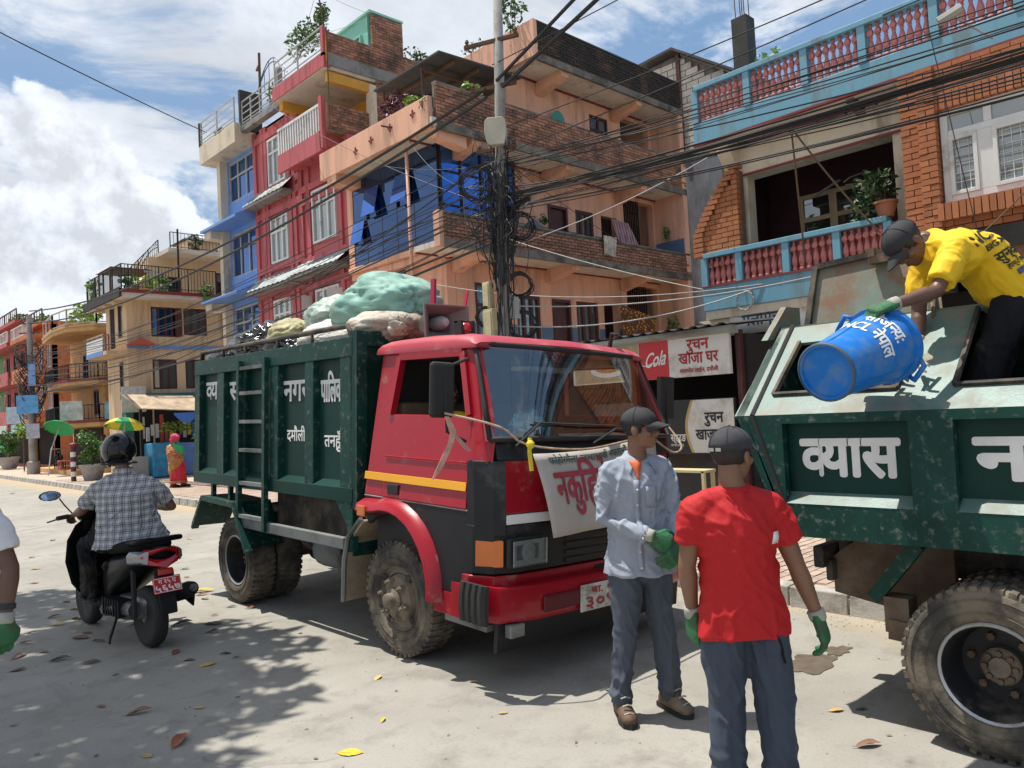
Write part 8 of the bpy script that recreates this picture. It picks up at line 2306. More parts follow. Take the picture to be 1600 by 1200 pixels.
def people():
 # ---- man in the pale blue shirt
 J = dict(head=(.055, -.03, 1.535), neck=(.035, 0, 1.375), shL=(-.13, -.015, 1.315), shR=(.175, .02, 1.315), elL=(-.175, -.02, 1.06), wrL=(.045, -.175, .985), elR=(.215, .0, 1.06), wrR=(.215, -.13, .93),
             hipL=(-.07, 0, .85), hipR=(.10, 0.01, .85), knL=(-.095, -.03, .49), knR=(.115, .03, .49), anL=(-.13, -.03, .12), anR=(.14, .04, .12))
 a = figure('person', 'man in a pale blue work shirt and black cap before the red truck', (3.35, 2.62), J, (.12, -1), (.86, -.5, -.02), skin='skin_brown', trousers='trouser_slate',
               shoes=('boot_brown', {'L': (.12, -1), 'R': (.45, -.85)}, .115), seed=1.3, hem=.09, voxel=.0075, baggy=1.02, amp=.014, shirt_flare=.012,
               hand_dirs={'L': ((.85, -.1, -.45), (.2, .9, -.3), (.3, -.4, .8), .7), 'R': ((-.5, -.5, -.55), (-.4, .8, 0), (-.5, -.3, .8), .7)}, hand_mat={'L': ('glove_green', 'glove_grey'), 'R': ('glove_green', 'glove_grey')}, headk=.97)
 face_details(a['t'], a['W'], a['F'], .97)
 hair(a['t'], a['W'], a['F'], .97, -.045)
 cap(a['t'], a['W'], a['F'], 'cap_black', .97)
 pr = on_surface(a['shirt'], None, -a['fr'], .003)
 w = a['w']
 def strip(name, pts, wd_, m, off=.004):
  d = -a['fr']
  pj = on_surface(a['shirt'], None, d, off)
  mb = MB()
  rg = []
  for p, hw in pts:
   c = w(p)
   rg.append([pj(c - a['side'] * hw), pj(c), pj(c + a['side'] * hw)])
  mb.loft(rg, False, False)
  o = mb.build(name, mt[m], a['t'], smooth=True)
  so = o.modifiers.new('s', 'SOLIDIFY'); so.thickness = .005; so.offset = 0
  return o
 n = 18
 strip('placket', [((.02 + .0 * i, -.3, 1.27 - i * (1.27 - .80) / n), .014) for i in range(n + 1)], 0, 'shirt_blue', .005)
 strip('undershirt', [((.035, -.3, 1.37 - .012 * i), .032 * (1 - i / 9)) for i in range(9)], 0, 'tee_orange', .006)
 bt = MB()
 for i in range(6): bt.ball(on_surface(a['shirt'], None, -a['fr'], .009)(w((.02, -.3, 1.22 - i * .082))), .0055, 7, 5)
 bt.build('buttons', mt['white_paint'], a['t'])
 co = MB()
 for s in (-1, 1):
  nk = a['Q']['neck']
  b = nk + UV_ * .0
  sd_, fr = a['side'] * s, a['fr']
  co.loft([[b + sd_ * .02 - fr * .06 + UV_ * .02, b + sd_ * .068 + UV_ * .02, b + sd_ * .045 + fr * .075 - UV_ * .01], [b + sd_ * .02 - fr * .078 - UV_ * .022, b + sd_ * .098 - UV_ * .03, b + sd_ * .075 + fr * .105 - UV_ * .075]], False, False)
 o = co.build('collar', mt['shirt_blue'], a['t'], smooth=True); o.modifiers.new('s', 'SOLIDIFY').thickness = .006
 pk = on_surface(a['shirt'], None, -a['fr'], .004)
 MB().loft([[pk(w((.10 + .03 * u, -.3, z))) for u in (-1, -.5, 0, .5, 1)] for z in (1.235, 1.2, 1.16, 1.12)], False, False).build('pocket', mt['shirt_blue'], a['t'], smooth=True).modifiers.new('s', 'SOLIDIFY').thickness = .006
 # ---- man in the red tee seen from behind
 J = dict(head=(.012, .01, 1.435), neck=(0, 0, 1.30), shL=(-.162, .0, 1.225), shR=(.158, .0, 1.22), elL=(-.205, .02, .985), wrL=(-.185, .06, .785), elR=(.247, .0, .965), wrR=(.318, .0, .76),
             hipL=(-.078, 0, .80), hipR=(.090, 0, .80), knL=(-.072, .02, .42), knR=(.118, -.01, .42), anL=(-.085, .0, .10), anR=(.125, 0, .10))
 b = figure('person', 'man in a red tee shirt and charcoal cap standing with his back to us', (2.866, 1.722), J, (.08, 1), (.75, .66, .0), skin='skin_brown', shirt=('shirt_red', .6), trousers='trouser_navy',
               shoes=('boot_sole', {'L': (0, 1), 'R': (.2, 1)}, .09), seed=4.4, hem=.10, voxel=.0075, baggy=1.12, amp=.012, girth=.97, shirt_flare=.006,
               hand_dirs={'L': ((0, .1, -1), (.9, .2, 0), (0, 1, 0), .55), 'R': ((.28, -.02, -1), (-.8, .5, 0), (.1, 1, 0), .6)}, hand_mat={'L': ('glove_green', 'glove_grey'), 'R': ('glove_green', 'glove_grey')}, headk=.98)
 hair(b['t'], b['W'], b['F'], .98, -.05)
 cap(b['t'], b['W'], b['F'], 'cap_charcoal', .98, strap='glove_grey')
 Wn = b['Q']['neck']
 MB().lathe([(.068, -.022), (.073, -.018), (.071, .0), (.062, .008)], Wn, (0, 0, 1), 20, False).build('neck_rib', mt['shirt_red'], b['t'], smooth=True)
 pj = on_surface(b['shirt'], None, b['wd']((-.5, 1, 0)), .005)
 o = MB().loft([[pj(b['w']((.205 + .03 * u, -.2, z))) for u in (-.7, 0, .7)] for z in (1.125, 1.10, 1.075)], False, False).build('sleeve_patch', mt['white_paint'], b['t'], smooth=True)
 o.modifiers.new('s', 'SOLIDIFY').thickness = .003
 pj2 = on_surface(b['trousers'], None, b['wd']((-.5, 1, 0)), .004)
 MB().tube([pj2(b['w']((.150 + .012 * i, -.2, .72 - .03 * i))) for i in range(5)], .005, 5).build('pocket_seam', mt['trouser_black'], b['t'])
 # ---- man in yellow on the garbage truck
 J = dict(head=(-.275, -.02, 2.415), neck=(-.165, -.005, 2.44), shL=(-.105, .165, 2.365), shR=(-.115, -.175, 2.345), elL=(-.15, .14, 2.08), wrL=(-.19, .10, 1.93), elR=(-.265, -.24, 2.14), wrR=(-.485, -.265, 2.085),
             mid=(.10, 0, 2.345), hipL=(.275, .085, 2.125), hipR=(.265, -.085, 2.11), knL=(.235, .1, 1.83), knR=(.085, -.09, 1.86), anL=(.10, .1, 1.5), anR=(-.01, -.05, 1.48))
 c = figure('person', 'man in a yellow tee shirt bending over the hatch of the garbage truck', (4.4, 1.25), J, (-.55, 0, -.83), (-.55, -.12, -.83), (-.8, 0, .55), skin='skin_dark', shirt=('shirt_yellow', .78), trousers='trouser_black',
               seed=8.1, hem=.10, voxel=.0075, baggy=1.12, amp=.009, girth=1.12,
               hand_dirs={'L': ((-.1, 0, -1), (-.9, 0, 0), (0, -1, 0), .5), 'R': ((-.9, -.05, -.22), (.15, .3, -.95), (.4, .8, .1), 1.15)}, hand_mat={'R': ('glove_green', 'glove_grey'), 'L': ('glove_green', 'glove_grey')})
 face_details(c['t'], c['W'], c['F'])
 hair(c['t'], c['W'], c['F'], 1., -.06)
 cap(c['t'], c['W'], c['F'], 'cap_black')
 # printing on the upper back, reading up towards the far shoulder
 pj = on_surface(c['shirt'], None, FV, .004)
 par = c['shirt']
 ex, ey = RV * .88 + UV_ * .47, RV * -.47 + UV_ * .88
 def back(r, z): return lambda u, v: pj(c['w']((r, -.3, z)) + ex * u + ey * v)
 lettering('NCL', .06, mt['ink_black'], par, back(.035, 2.415), width=.15, bold=.04)
 lettering('BIG M', .032, mt['ink_black'], par, back(.09, 2.375), width=.13, bold=.03)
 lettering('सुन्दर', .052, mt['ink_black'], par, back(.155, 2.33), width=.16, bold=.03)
 lettering('हाम्रो सहर', .026, mt['ink_black'], par, back(.20, 2.285), width=.15, bold=.02)
 MB().loft([[back(.23, 2.25)(i * .012 - .06, v) for i in range(11)] for v in (.014, 0, -.014)], False, False).build('print_bar', mt['ink_navy'], par)
 # ---- man at the left edge, mostly outside the picture
 J = dict(head=(-.19, .02, 1.60), neck=(-.2, 0, 1.45), shL=(-.38, .0, 1.36), shR=(-.02, .0, 1.36), elL=(-.43, .02, 1.09), wrL=(-.42, -.03, .87), elR=(.085, .0, 1.10), wrR=(.078, -.03, .895),
             hipL=(-.29, 0, .88), hipR=(-.11, 0, .88), knL=(-.3, 0, .48), knR=(-.11, -.02, .48), anL=(-.3, 0, .1), anR=(-.11, 0, .1))
 d = figure('person', 'man in a white tee shirt with a green glove at the left edge', (.64, 4.06), J, (.5, -1), (.6, -.8), skin='skin_dark', shirt=('shirt_white', .72), trousers='trouser_black',
               shoes=('boot_sole', {'L': (.4, -1), 'R': (.5, -1)}, .09), seed=2.2, voxel=.009,
               hand_dirs={'L': ((0, 0, -1), (1, 0, 0), (0, -1, 0), .5), 'R': ((-.12, 0, -1), (-.7, .5, 0), (.0, 1, 0), .55)}, hand_mat={'R': ('glove_green', 'glove_grey')}, bare_hands='L')
 face_details(d['t'], d['W'], d['F']); hair(d['t'], d['W'], d['F'])
 q = d['Q']['wrR'].lerp(d['Q']['elR'], .22)
 MB().lathe([(.034, -.012), (.037, -.008), (.037, .008), (.034, .012)], q, (d['Q']['wrR'] - d['Q']['elR']), 16, False).build('watch', mt['cap_black'], d['t'])
 # ---- driver in the cab
 J = dict(head=(0, 0, 1.83), neck=(.01, 0, 1.68), shL=(-.17, .1, 1.60), shR=(.17, -.1, 1.60), elL=(-.2, -.05, 1.36), wrL=(-.05, -.25, 1.42), elR=(.24, -.22, 1.36), wrR=(.2, -.4, 1.45),
             hipL=(-.05, .06, 1.18), hipR=(.1, -.04, 1.18), knL=(.05, -.3, 1.22), knR=(.2, -.35, 1.22), anL=(.1, -.35, .95), anR=(.25, -.4, .95))
 e = figure('person', 'driver in a yellow shirt sitting in the dark cab of the red truck', (3.55, 4.45), J, (.68, -.72), (.68, -.72), skin='skin_dark', shirt=('shirt_yellow', .7), trousers='trouser_black', voxel=.014, seed=6, bare_hands='LR',
               hand_dirs={'L': ((.5, -.6, .1), (0, -.3, -.9), (0, 0, 1), .9), 'R': ((.3, -.6, .1), (0, -.3, -.9), (0, 0, 1), .9)})
 face_details(e['t'], e['W'], e['F']); hair(e['t'], e['W'], e['F'])
 # ---- woman in the sari
 J = dict(head=(-.05, .02, 1.42), neck=(-.06, 0, 1.28), shL=(-.19, .02, 1.19), shR=(.1, .0, 1.19), elL=(-.25, .03, .96), wrL=(-.16, -.1, .80), elR=(.16, -.02, .96), wrR=(.1, -.16, .95),
             hipL=(-.13, 0, .80), hipR=(.05, 0, .80), knL=(-.11, .02, .5), knR=(.06, .06, .5), anL=(-.14, .0, .22), anR=(.10, .08, .22))
 f = figure('person', 'woman in a red and gold sari with a red headcloth walking on the pavement', (7.45, 20.8), J, (.75, .65), (.8, .6), skin='skin_brown', shirt=('umb_green', .85), trousers='shirt_red', voxel=.014, seed=5, girth=1.12, hem=-.03, bare_hands='LR',
               shoes=('boot_sole', {'L': (.8, .3), 'R': (.9, .3)}, .08), hand_dirs={'L': ((.3, -.3, -.9), (1, 0, 0), (0, 1, 0), .5), 'R': ((.4, -.3, .2), (0, 0, 1), (0, 1, 0), .5)})
 w = f['w']
 sk = MB()
 blob_limb(sk, [(w((-.04, .02, .84)), .17, .15), (w((-.03, .02, .65)), .2, .18), (w((-.02, .03, .45)), .2, .17), (w((-.02, .04, .27)), .22, .18)], RV, 18, False)
 sari = mat('sari_red', (.50, .012, .035), .6, var=.25, scale=9)
 gold = mat('sari_gold', (.36, .22, .06), .6, var=.5, scale=22, dirt=(.4, .03, .04), dirt_amt=.4, dirt_scale=12)
 fuse(sk, 'sari_skirt', sari, f['t'], .013, 4, folds(.022, 12, 1.2))
 bd = MB(); bd.lathe([(.222, 0), (.226, .01), (.226, .06), (.222, .07)], w((-.02, .04, .25)), (0, 0, 1), 24, False)
 bd.build('sari_border', gold, f['t'])
 dr = MB()
 blob_limb(dr, [(w((-.20, -.01, 1.22)), .10, .06), (w((-.10, -.06, 1.05)), .16, .12), (w((-.02, -.05, .88)), .19, .15), (w((-.06, -.04, .70)), .17, .15), (w((-.14, -.08, .55)), .09, .09)], RV, 16)
 fuse(dr, 'sari_drape', gold, f['t'], .013, 4, folds(.016, 9, 6))
 hs = MB()
 hs.ball(w((-.05, .0, 1.46)), (.115, .125, .1), 12, 8); hs.ball(w((.05, -.05, 1.46)), (.06, .07, .05), 10, 7); hs.ball(w((-.12, -.02, 1.38)), (.06, .07, .08), 10, 7)
 fuse(hs, 'headcloth', mat('cloth_pink', (.5, .04, .09), .7, var=.25, scale=10), f['t'], .012, 3, folds(.01, 14, 14))
 # ---- someone in green in the tan shop
 J = dict(head=(0, 0, 1.5), neck=(0, 0, 1.35), shL=(-.17, 0, 1.27), shR=(.17, 0, 1.27), elL=(-.22, 0, 1.0), wrL=(-.15, -.15, .85), elR=(.22, 0, 1.0), wrR=(.15, -.15, .85), hipL=(-.09, 0, .85), hipR=(.09, 0, .85), knL=(-.1, 0, .5), knR=(.1, 0, .5), anL=(-.1, 0, .3), anR=(.1, 0, .3))
 gk = figure('person', 'shopkeeper in a green shirt standing in the tan shop doorway', (9.1, 33.4), J, (0, -1), (0, -1), skin='skin_dark', shirt=('umb_green', .6), trousers='trouser_black', voxel=.02, bare_hands='LR',
    hand_dirs={'L': ((.3, -.5, -.6), (1, 0, 0), (0, 0, 1), .5), 'R': ((-.3, -.5, -.6), (-1, 0, 0), (0, 0, 1), .5)})
 hair(gk['t'], gk['W'], gk['F'])
 # ---- rider
 m = mat('shirt_plaid', (.50, .50, .50), .8, var=.05, bump=.7, bscale=9, stretch=(1, 1, .55))
 N, L = m.node_tree.nodes, m.node_tree.links
 tc = N.new('ShaderNodeTexCoord')
 colr = None
 def line(vec, scale, lo, hi, shift=0.):
  d = N.new('ShaderNodeVectorMath'); d.operation = 'DOT_PRODUCT'; d.inputs[1].default_value = vec
  L.new(tc.outputs['Object'], d.inputs[0])
  ma = N.new('ShaderNodeMath'); ma.operation = 'MULTIPLY_ADD'; ma.inputs[1].default_value = scale; ma.inputs[2].default_value = shift + 50
  L.new(d.outputs['Value'], ma.inputs[0])
  fr = N.new('ShaderNodeMath'); fr.operation = 'FRACT'; L.new(ma.outputs[0], fr.inputs[0])
  pp = N.new('ShaderNodeMath'); pp.operation = 'PINGPONG'; pp.inputs[1].default_value = .5; L.new(fr.outputs[0], pp.inputs[0])
  r = N.new('ShaderNodeMapRange'); r.inputs[1].default_value = lo; r.inputs[2].default_value = hi; L.new(pp.outputs[0], r.inputs[0])
  return r.outputs[0]
 def mul(a, b_):
  n = N.new('ShaderNodeMath'); n.operation = 'MULTIPLY'; L.new(a, n.inputs[0]); L.new(b_, n.inputs[1]); return n.outputs[0]
 vv = (.72, -.69, 0)
 prod = None
 for vec, scale, lo, hi, dk in ((vv, 36., .14, .2, .62), ((0, 0, 1), 36., .14, .2, .62), (vv, 18., .06, .12, .35), ((0, 0, 1), 18., .06, .12, .35)):
  q = line(vec, scale, lo, hi, .25 if scale < 20 else 0)
  mr = N.new('ShaderNodeMapRange'); mr.inputs[3].default_value = dk; mr.inputs[4].default_value = 1; L.new(q, mr.inputs[0])
  prod = mr.outputs[0] if prod is None else mul(prod, mr.outputs[0])
 mx = N.new('ShaderNodeMix'); mx.data_type = 'RGBA'
 mx.inputs[6].default_value = (.03, .03, .05, 1); mx.inputs[7].default_value = (.60, .595, .60, 1)
 L.new(prod, mx.inputs[0]); L.new(mx.outputs[2], N['Principled BSDF'].inputs['Base Color'])
 J = dict(head=(-.055, .02, 1.49), neck=(-.015, .0, 1.345), shL=(-.185, -.10, 1.225), shR=(.195, .10, 1.215), elL=(-.375, .02, 1.045), wrL=(-.54, .21, 1.0), elR=(.27, .22, 1.02), wrR=(-.1, .6, 1.0),
             mid=(.0, -.01, 1.03), hipL=(-.10, -.07, .84), hipR=(.13, .08, .84), knL=(-.44, .18, .76), knR=(-.22, .40, .76), anL=(-.40, .14, .36), anR=(-.18, .36, .36))
 r = figure('person', 'scooter rider in a black helmet and plaid shirt seen from behind', (2.0, 6.75), J, (-.74, .67), (-.74, .67), skin='skin_brown', shirt=('shirt_plaid', .72), trousers='trouser_black',
               shoes=('boot_sole', {'L': (-.74, .67), 'R': (-.74, .67)}, .07), seed=3.1, girth=1.22, voxel=.0085, bare_hands='LR', hem=.07, amp=.014, shirt_flare=.03,
               hand_dirs={'L': ((-.74, .5, -.25), (-.2, .3, -.9), (.67, .74, 0), 1.0), 'R': ((-.74, .5, -.25), (-.2, .3, -.9), (-.67, -.74, 0), 1.0)})
 W, F = r['W'], r['F']
 h = MB()
 b0 = MB().ball((0, 0, 0), (1, 1, 1), 28, 20)
 vs = []
 for dd in b0.v:
  p = V((dd.x * .128, dd.y * .158, dd.z * .145))
  if dd.z < -.35: p.z = -.05 - (.075 if dd.y > -.2 else .05) * min(1, (-dd.z - .35) / .3); p.x *= .93; p.y *= .93
  vs.append(W(V((0, .01, .03)) + p))
 b0.v = vs
 ho = b0.build('helmet', mat('helmet_black', (.006, .006, .007), .09, spec=.45, var=.1), r['t'], smooth=True)
 MB().loft([[W((.131 * math.sin(a), .01 + .162 * math.cos(a), zz)) for a in [i * .16 - 1.12 for i in range(15)]] for zz in (.08, .03, -.03, -.075)], False, False).build('visor', mt['screen_glass'], ho, smooth=True).modifiers.new('s', 'SOLIDIFY').thickness = .003
 MB().tube([W((.128 * math.cos(i * .2244), .01 + .158 * math.sin(i * .2244), -.075 + .0 * i)) for i in range(29)], .007, 5).build('rim_trim', mt['rubber'], ho)
 MB().tube([W((s * .05, .01 - .155 * math.sin(a), .03 + .143 * math.cos(a))) for s in (1,) for a in [i * .18 for i in range(8)]], .006, 5).build('ridge', mt['rubber'], ho)
 rb = MB()
 W2 = r['Q']['neck']
 rb.lathe([(.068, -.02), (.08, -.015), (.078, .025), (.066, .035)], W2, (0, 0, 1), 18, False)
 rb.build('collar', mt['shirt_plaid'], r['t'], smooth=True)
people()
# ---------------------------------------------------------------- scooter (own axes: y forward, x right, z up)
def scooter():
 H = V((-.08, 1, 0)).normalized()
 M = Matrix.Translation((1.975, 6.97, 0)) @ Matrix.Rotation(math.atan2(-H.x, H.y), 4, 'Z')
 t = thing('scooter', 'black scooter with red tail lamp and red number plate seen from behind', 'scooter', (1.975, 6.97, 0))
 gb = mat('scooter_black', (.007, .007, .008), .3, spec=.06, var=.1)
 pb = mat('scooter_plastic', (.016, .016, .018), .6, spec=.15, var=.15, dirt=(.12, .1, .08), dirt_amt=.15)
 mg = mat('scooter_metal', (.2, .2, .2), .45, metal=.6, var=.3, dirt=(.08, .07, .06), dirt_amt=.4, dirt_scale=9)
 def B(mb, name, m, par=t, **k): return mb.xf(M).build(name, m, par, **k)
 def ring(y, z, w, h, n=16, pw=.6, dz=0):
  out = []
  for j in range(n):
   a = 2 * math.pi * j / n
   c, s = math.cos(a), math.sin(a)
   out.append((w * math.copysign(abs(c) ** pw, c), y + dz * s, z + h * math.copysign(abs(s) ** pw, s)))
  return out
 B(MB().loft([ring(-.92, .74, .03, .02), ring(-.88, .735, .10, .055), ring(-.72, .68, .155, .085), ring(-.5, .61, .17, .12), ring(-.28, .55, .165, .16), ring(-.08, .48, .14, .18), ring(.0, .42, .10, .15)]), 'body_panel', gb, smooth=True)
 B(MB().loft([ring(-.82, .79, .07, .02), ring(-.75, .79, .13, .045), ring(-.5, .77, .155, .05), ring(-.25, .74, .16, .05), ring(-.05, .73, .12, .045), ring(.02, .72, .06, .02)]), 'seat', mat('seat_black', (.010, .010, .011), .7, spec=.08, bump=.2), smooth=True)
 B(MB().tube([(-.12, -.55, .80), (-.15, -.75, .83), (-.12, -.92, .85), (0, -.96, .855), (.12, -.92, .85), (.15, -.75, .83), (.12, -.55, .80)], .02, 8), 'grab_rail', gb, smooth=True)
 lamp = B(MB().loft([[(x, -.955 + abs(x) * .55 - .0, z) for x, z in ((-.16, .73), (-.10, .775), (0, .785), (.10, .775), (.16, .73), (.11, .665), (0, .64), (-.11, .665))], [(x, -.80 + abs(x) * .2, z) for x, z in ((-.15, .73), (-.10, .775), (0, .785), (.10, .775), (.15, .73), (.11, .66), (0, .64), (-.11, .66))]]), 'tail_lamp', mt['lens_red'], bevel=.008)
 for s in (-1, 1): B(MB().loft([[(s * .165, -.84, .745), (s * .11, -.91, .775), (s * .12, -.905, .67), (s * .16, -.86, .69)], [(s * .19, -.68, .73), (s * .165, -.68, .76), (s * .165, -.7, .66), (s * .185, -.68, .67)]]), 'turn_lamp', mat('lamp_smoke', (.3, .3, .31), .2, metal=.5) if 'lamp_smoke' not in MATS else mt['lamp_smoke'], lamp, bevel=.006)
 B(MB().box(-.055, .055, -.93, -.90, .585, .63), 'reflector', mt['lens_red'], bevel=.005)
 B(MB().loft([[(-.075, -.90, .62), (.075, -.90, .62), (.07, -.86, .62), (-.07, -.86, .62)], [(-.07, -.93, .5), (.07, -.93, .5), (.06, -.88, .5), (-.06, -.88, .5)], [(-.06, -.985, .30), (.06, -.985, .30), (.05, -.95, .30), (-.05, -.95, .30)]]), 'rear_mudguard', pb, bevel=.01)
 pl = B(MB().obox((0, -.945, .515), (.105, 0, 0), (0, .018, -.055 * -1), (0, .004, .0013)), 'number_plate', mt['sign_red'], bevel=.003)
 q = M @ V((0, -.9515, .515)); ex = M.to_3x3() @ V((1, 0, 0)); ez = (M.to_3x3() @ V((0, .018, .055))).normalized()
 lettering('ग २५ प', .034, mt['ink_white'], pl, plane(q + ez * .026, ex, ez), width=.13, bold=.03)
 lettering('५६५७', .05, mt['ink_white'], pl, plane(q - ez * .022, ex, ez), width=.18, bold=.04)
 bd = MB()
 for u0, u1, v0, v1 in ((-.1, .1, .049, .053), (-.1, .1, -.053, -.049), (-.101, -.097, -.05, .05), (.097, .101, -.05, .05)): bd.add([q + ex * u + ez * v for u, v in ((u0, v0), (u1, v0), (u1, v1), (u0, v1))], [(0, 1, 2, 3)])
 bd.build('plate_border', mt['ink_white'], pl)
 def wheel2(y, nm):
  w = B(MB().lathe([(.12, -.04), (.15, -.04), (.16, -.03), (.16, .03), (.15, .04), (.12, .04)], (0, y, .235), (1, 0, 0), 24), nm, mg, smooth=True, angle=40)
  B(MB().lathe([(.15, -.045), (.19, -.056), (.222, -.045), (.235, -.015), (.235, .015), (.222, .045), (.19, .056), (.15, .045)], (0, y, .235), (1, 0, 0), 32), 'tyre', mt['rubber'], w, smooth=True)
  sp = MB()
  for i in range(5): sp.bar((0, y, .235), (0, y + .14 * math.cos(i * 1.2566), .235 + .14 * math.sin(i * 1.2566)), .04, .03, up=(1, 0, 0))
  B(sp.lathe([(.04, -.05), (.04, .05)], (0, y, .235), (1, 0, 0), 14), 'spokes', mg, w)
 wheel2(-.625, 'wheel'); wheel2(.625, 'wheel')
 mf = B(MB().tube([(.15, -.25, .28), (.17, -.42, .30), (.19, -.5, .33), (.21, -.84, .42), (.212, -.90, .44)], [.022, .03, .062, .066, .05], 14), 'exhaust', pb, smooth=True)
 B(MB().lathe([(.03, 0), (.03, .02), (.018, .02)], (.212, -.905, .442), (0, -1, .2), 12), 'exhaust_tip', mg, mf)
 B(MB().obox((.262, -.62, .37), (.008, 0, 0), (0, .19, .05), (0, -.012, .045)), 'heat_shield', pb, mf, bevel=.01)
 B(MB().loft([ring(-.68, .30, .05, .08), ring(-.55, .30, .09, .10), ring(-.3, .28, .12, .11), ring(-.1, .26, .1, .09)]).tube([(-.1, -.6, .3), (-.13, -.35, .3), (-.12, -.1, .25)], .06, 9), 'engine', mg, smooth=True, angle=40)
 en = MB()
 for i in range(7): en.box(-.19, -.06, -.5 + i * .05, -.48 + i * .05, .24, .37)
 B(en, 'engine_fins', pb)
 B(MB().tube([(-.13, -.66, .25), (-.14, -.68, .62)], .02, 6), 'shock_absorber', mt['rubber'])
 B(MB().tube([(-.06, -.15, .2), (-.18, -.3, .06), (-.2, -.34, .03)], .012, 5), 'side_stand', mt['rubber'])
 B(MB().loft([ring(-.1, .27, .13, .05), ring(.1, .27, .16, .04), ring(.35, .28, .15, .04)]), 'floorboard', pb, smooth=True)
 ls = []
 for z, y, w in ((.28, .34, .15), (.42, .42, .23), (.6, .46, .26), (.78, .46, .24), (.9, .44, .18), (.97, .42, .09)):
  ls.append([(-w, y - .05, z), (-w * .6, y + .04, z), (0, y + .08, z), (w * .6, y + .04, z), (w, y - .05, z), (w * .9, y - .06, z), (w * .55, y - .02, z), (0, y, z), (-w * .55, y - .02, z), (-w * .9, y - .06, z)])
 B(MB().loft(ls), 'leg_shield', gb, smooth=True, angle=60)
 B(MB().loft([ring(.38, .42, .05, .03), ring(.62, .49, .075, .02), ring(.85, .4, .05, .02)]), 'front_mudguard', gb, smooth=True)
 B(MB().tube([(-.07, .62, .25), (-.07, .5, .6), (0, .42, .95)], .025, 7).tube([(.07, .62, .25), (.07, .5, .6), (0, .42, .95)], .025, 7), 'fork', mg, smooth=True)
 B(MB().loft([ring(.28, 1.0, .10, .05), ring(.40, 1.0, .17, .07), ring(.5, .98, .13, .07), ring(.56, .97, .05, .04)]), 'handlebar_cowl', gb, smooth=True)
 hb = B(MB().tube([(-.33, .30, .985), (-.2, .36, .99), (0, .40, .98), (.2, .36, .99), (.36, .28, .985)], .014, 7), 'handlebar', mg, smooth=True)
 for s in (-1, 1):
  B(MB().tube([(s * .25, .335, .988), (s * .345, .29, .985)], .019, 8), 'grip', mt['rubber'], hb)
  B(MB().tube([(s * .2, .40, .98), (s * .3, .40, .97), (s * .4, .36, .955)], .007, 5), 'brake_lever', mg, hb)
  a = B(MB().tube([(s * .2, .38, 1.0), (s * .26, .38, 1.08), (s * .30, .37, 1.14)], .006, 5), 'mirror_stalk', mt['rubber'])
  c = V((s * .37, .36, 1.17))
  o8 = [(math.cos(i * .5236) * .082, math.sin(i * .5236) * .042) for i in range(12)]
  B(MB().prism([(c.x + x, c.y, c.z + z) for x, z in o8], (0, .025, 0)), 'mirror_shell', mt['rubber'], a)
  B(MB().prism([(c.x + x * .9, c.y - .003, c.z + z * .9) for x, z in o8], (0, .002, 0)), 'mirror_glass', mat('mirror_blue', (.45, .62, .9), .03, metal=1., var=.01) if 'mirror_blue' not in MATS else mt['mirror_blue'], a)
 B(MB().ball((-.02, -.16, .6), (.16, .1, .07), 10, 6), 'side_grip', gb, smooth=True)
scooter()
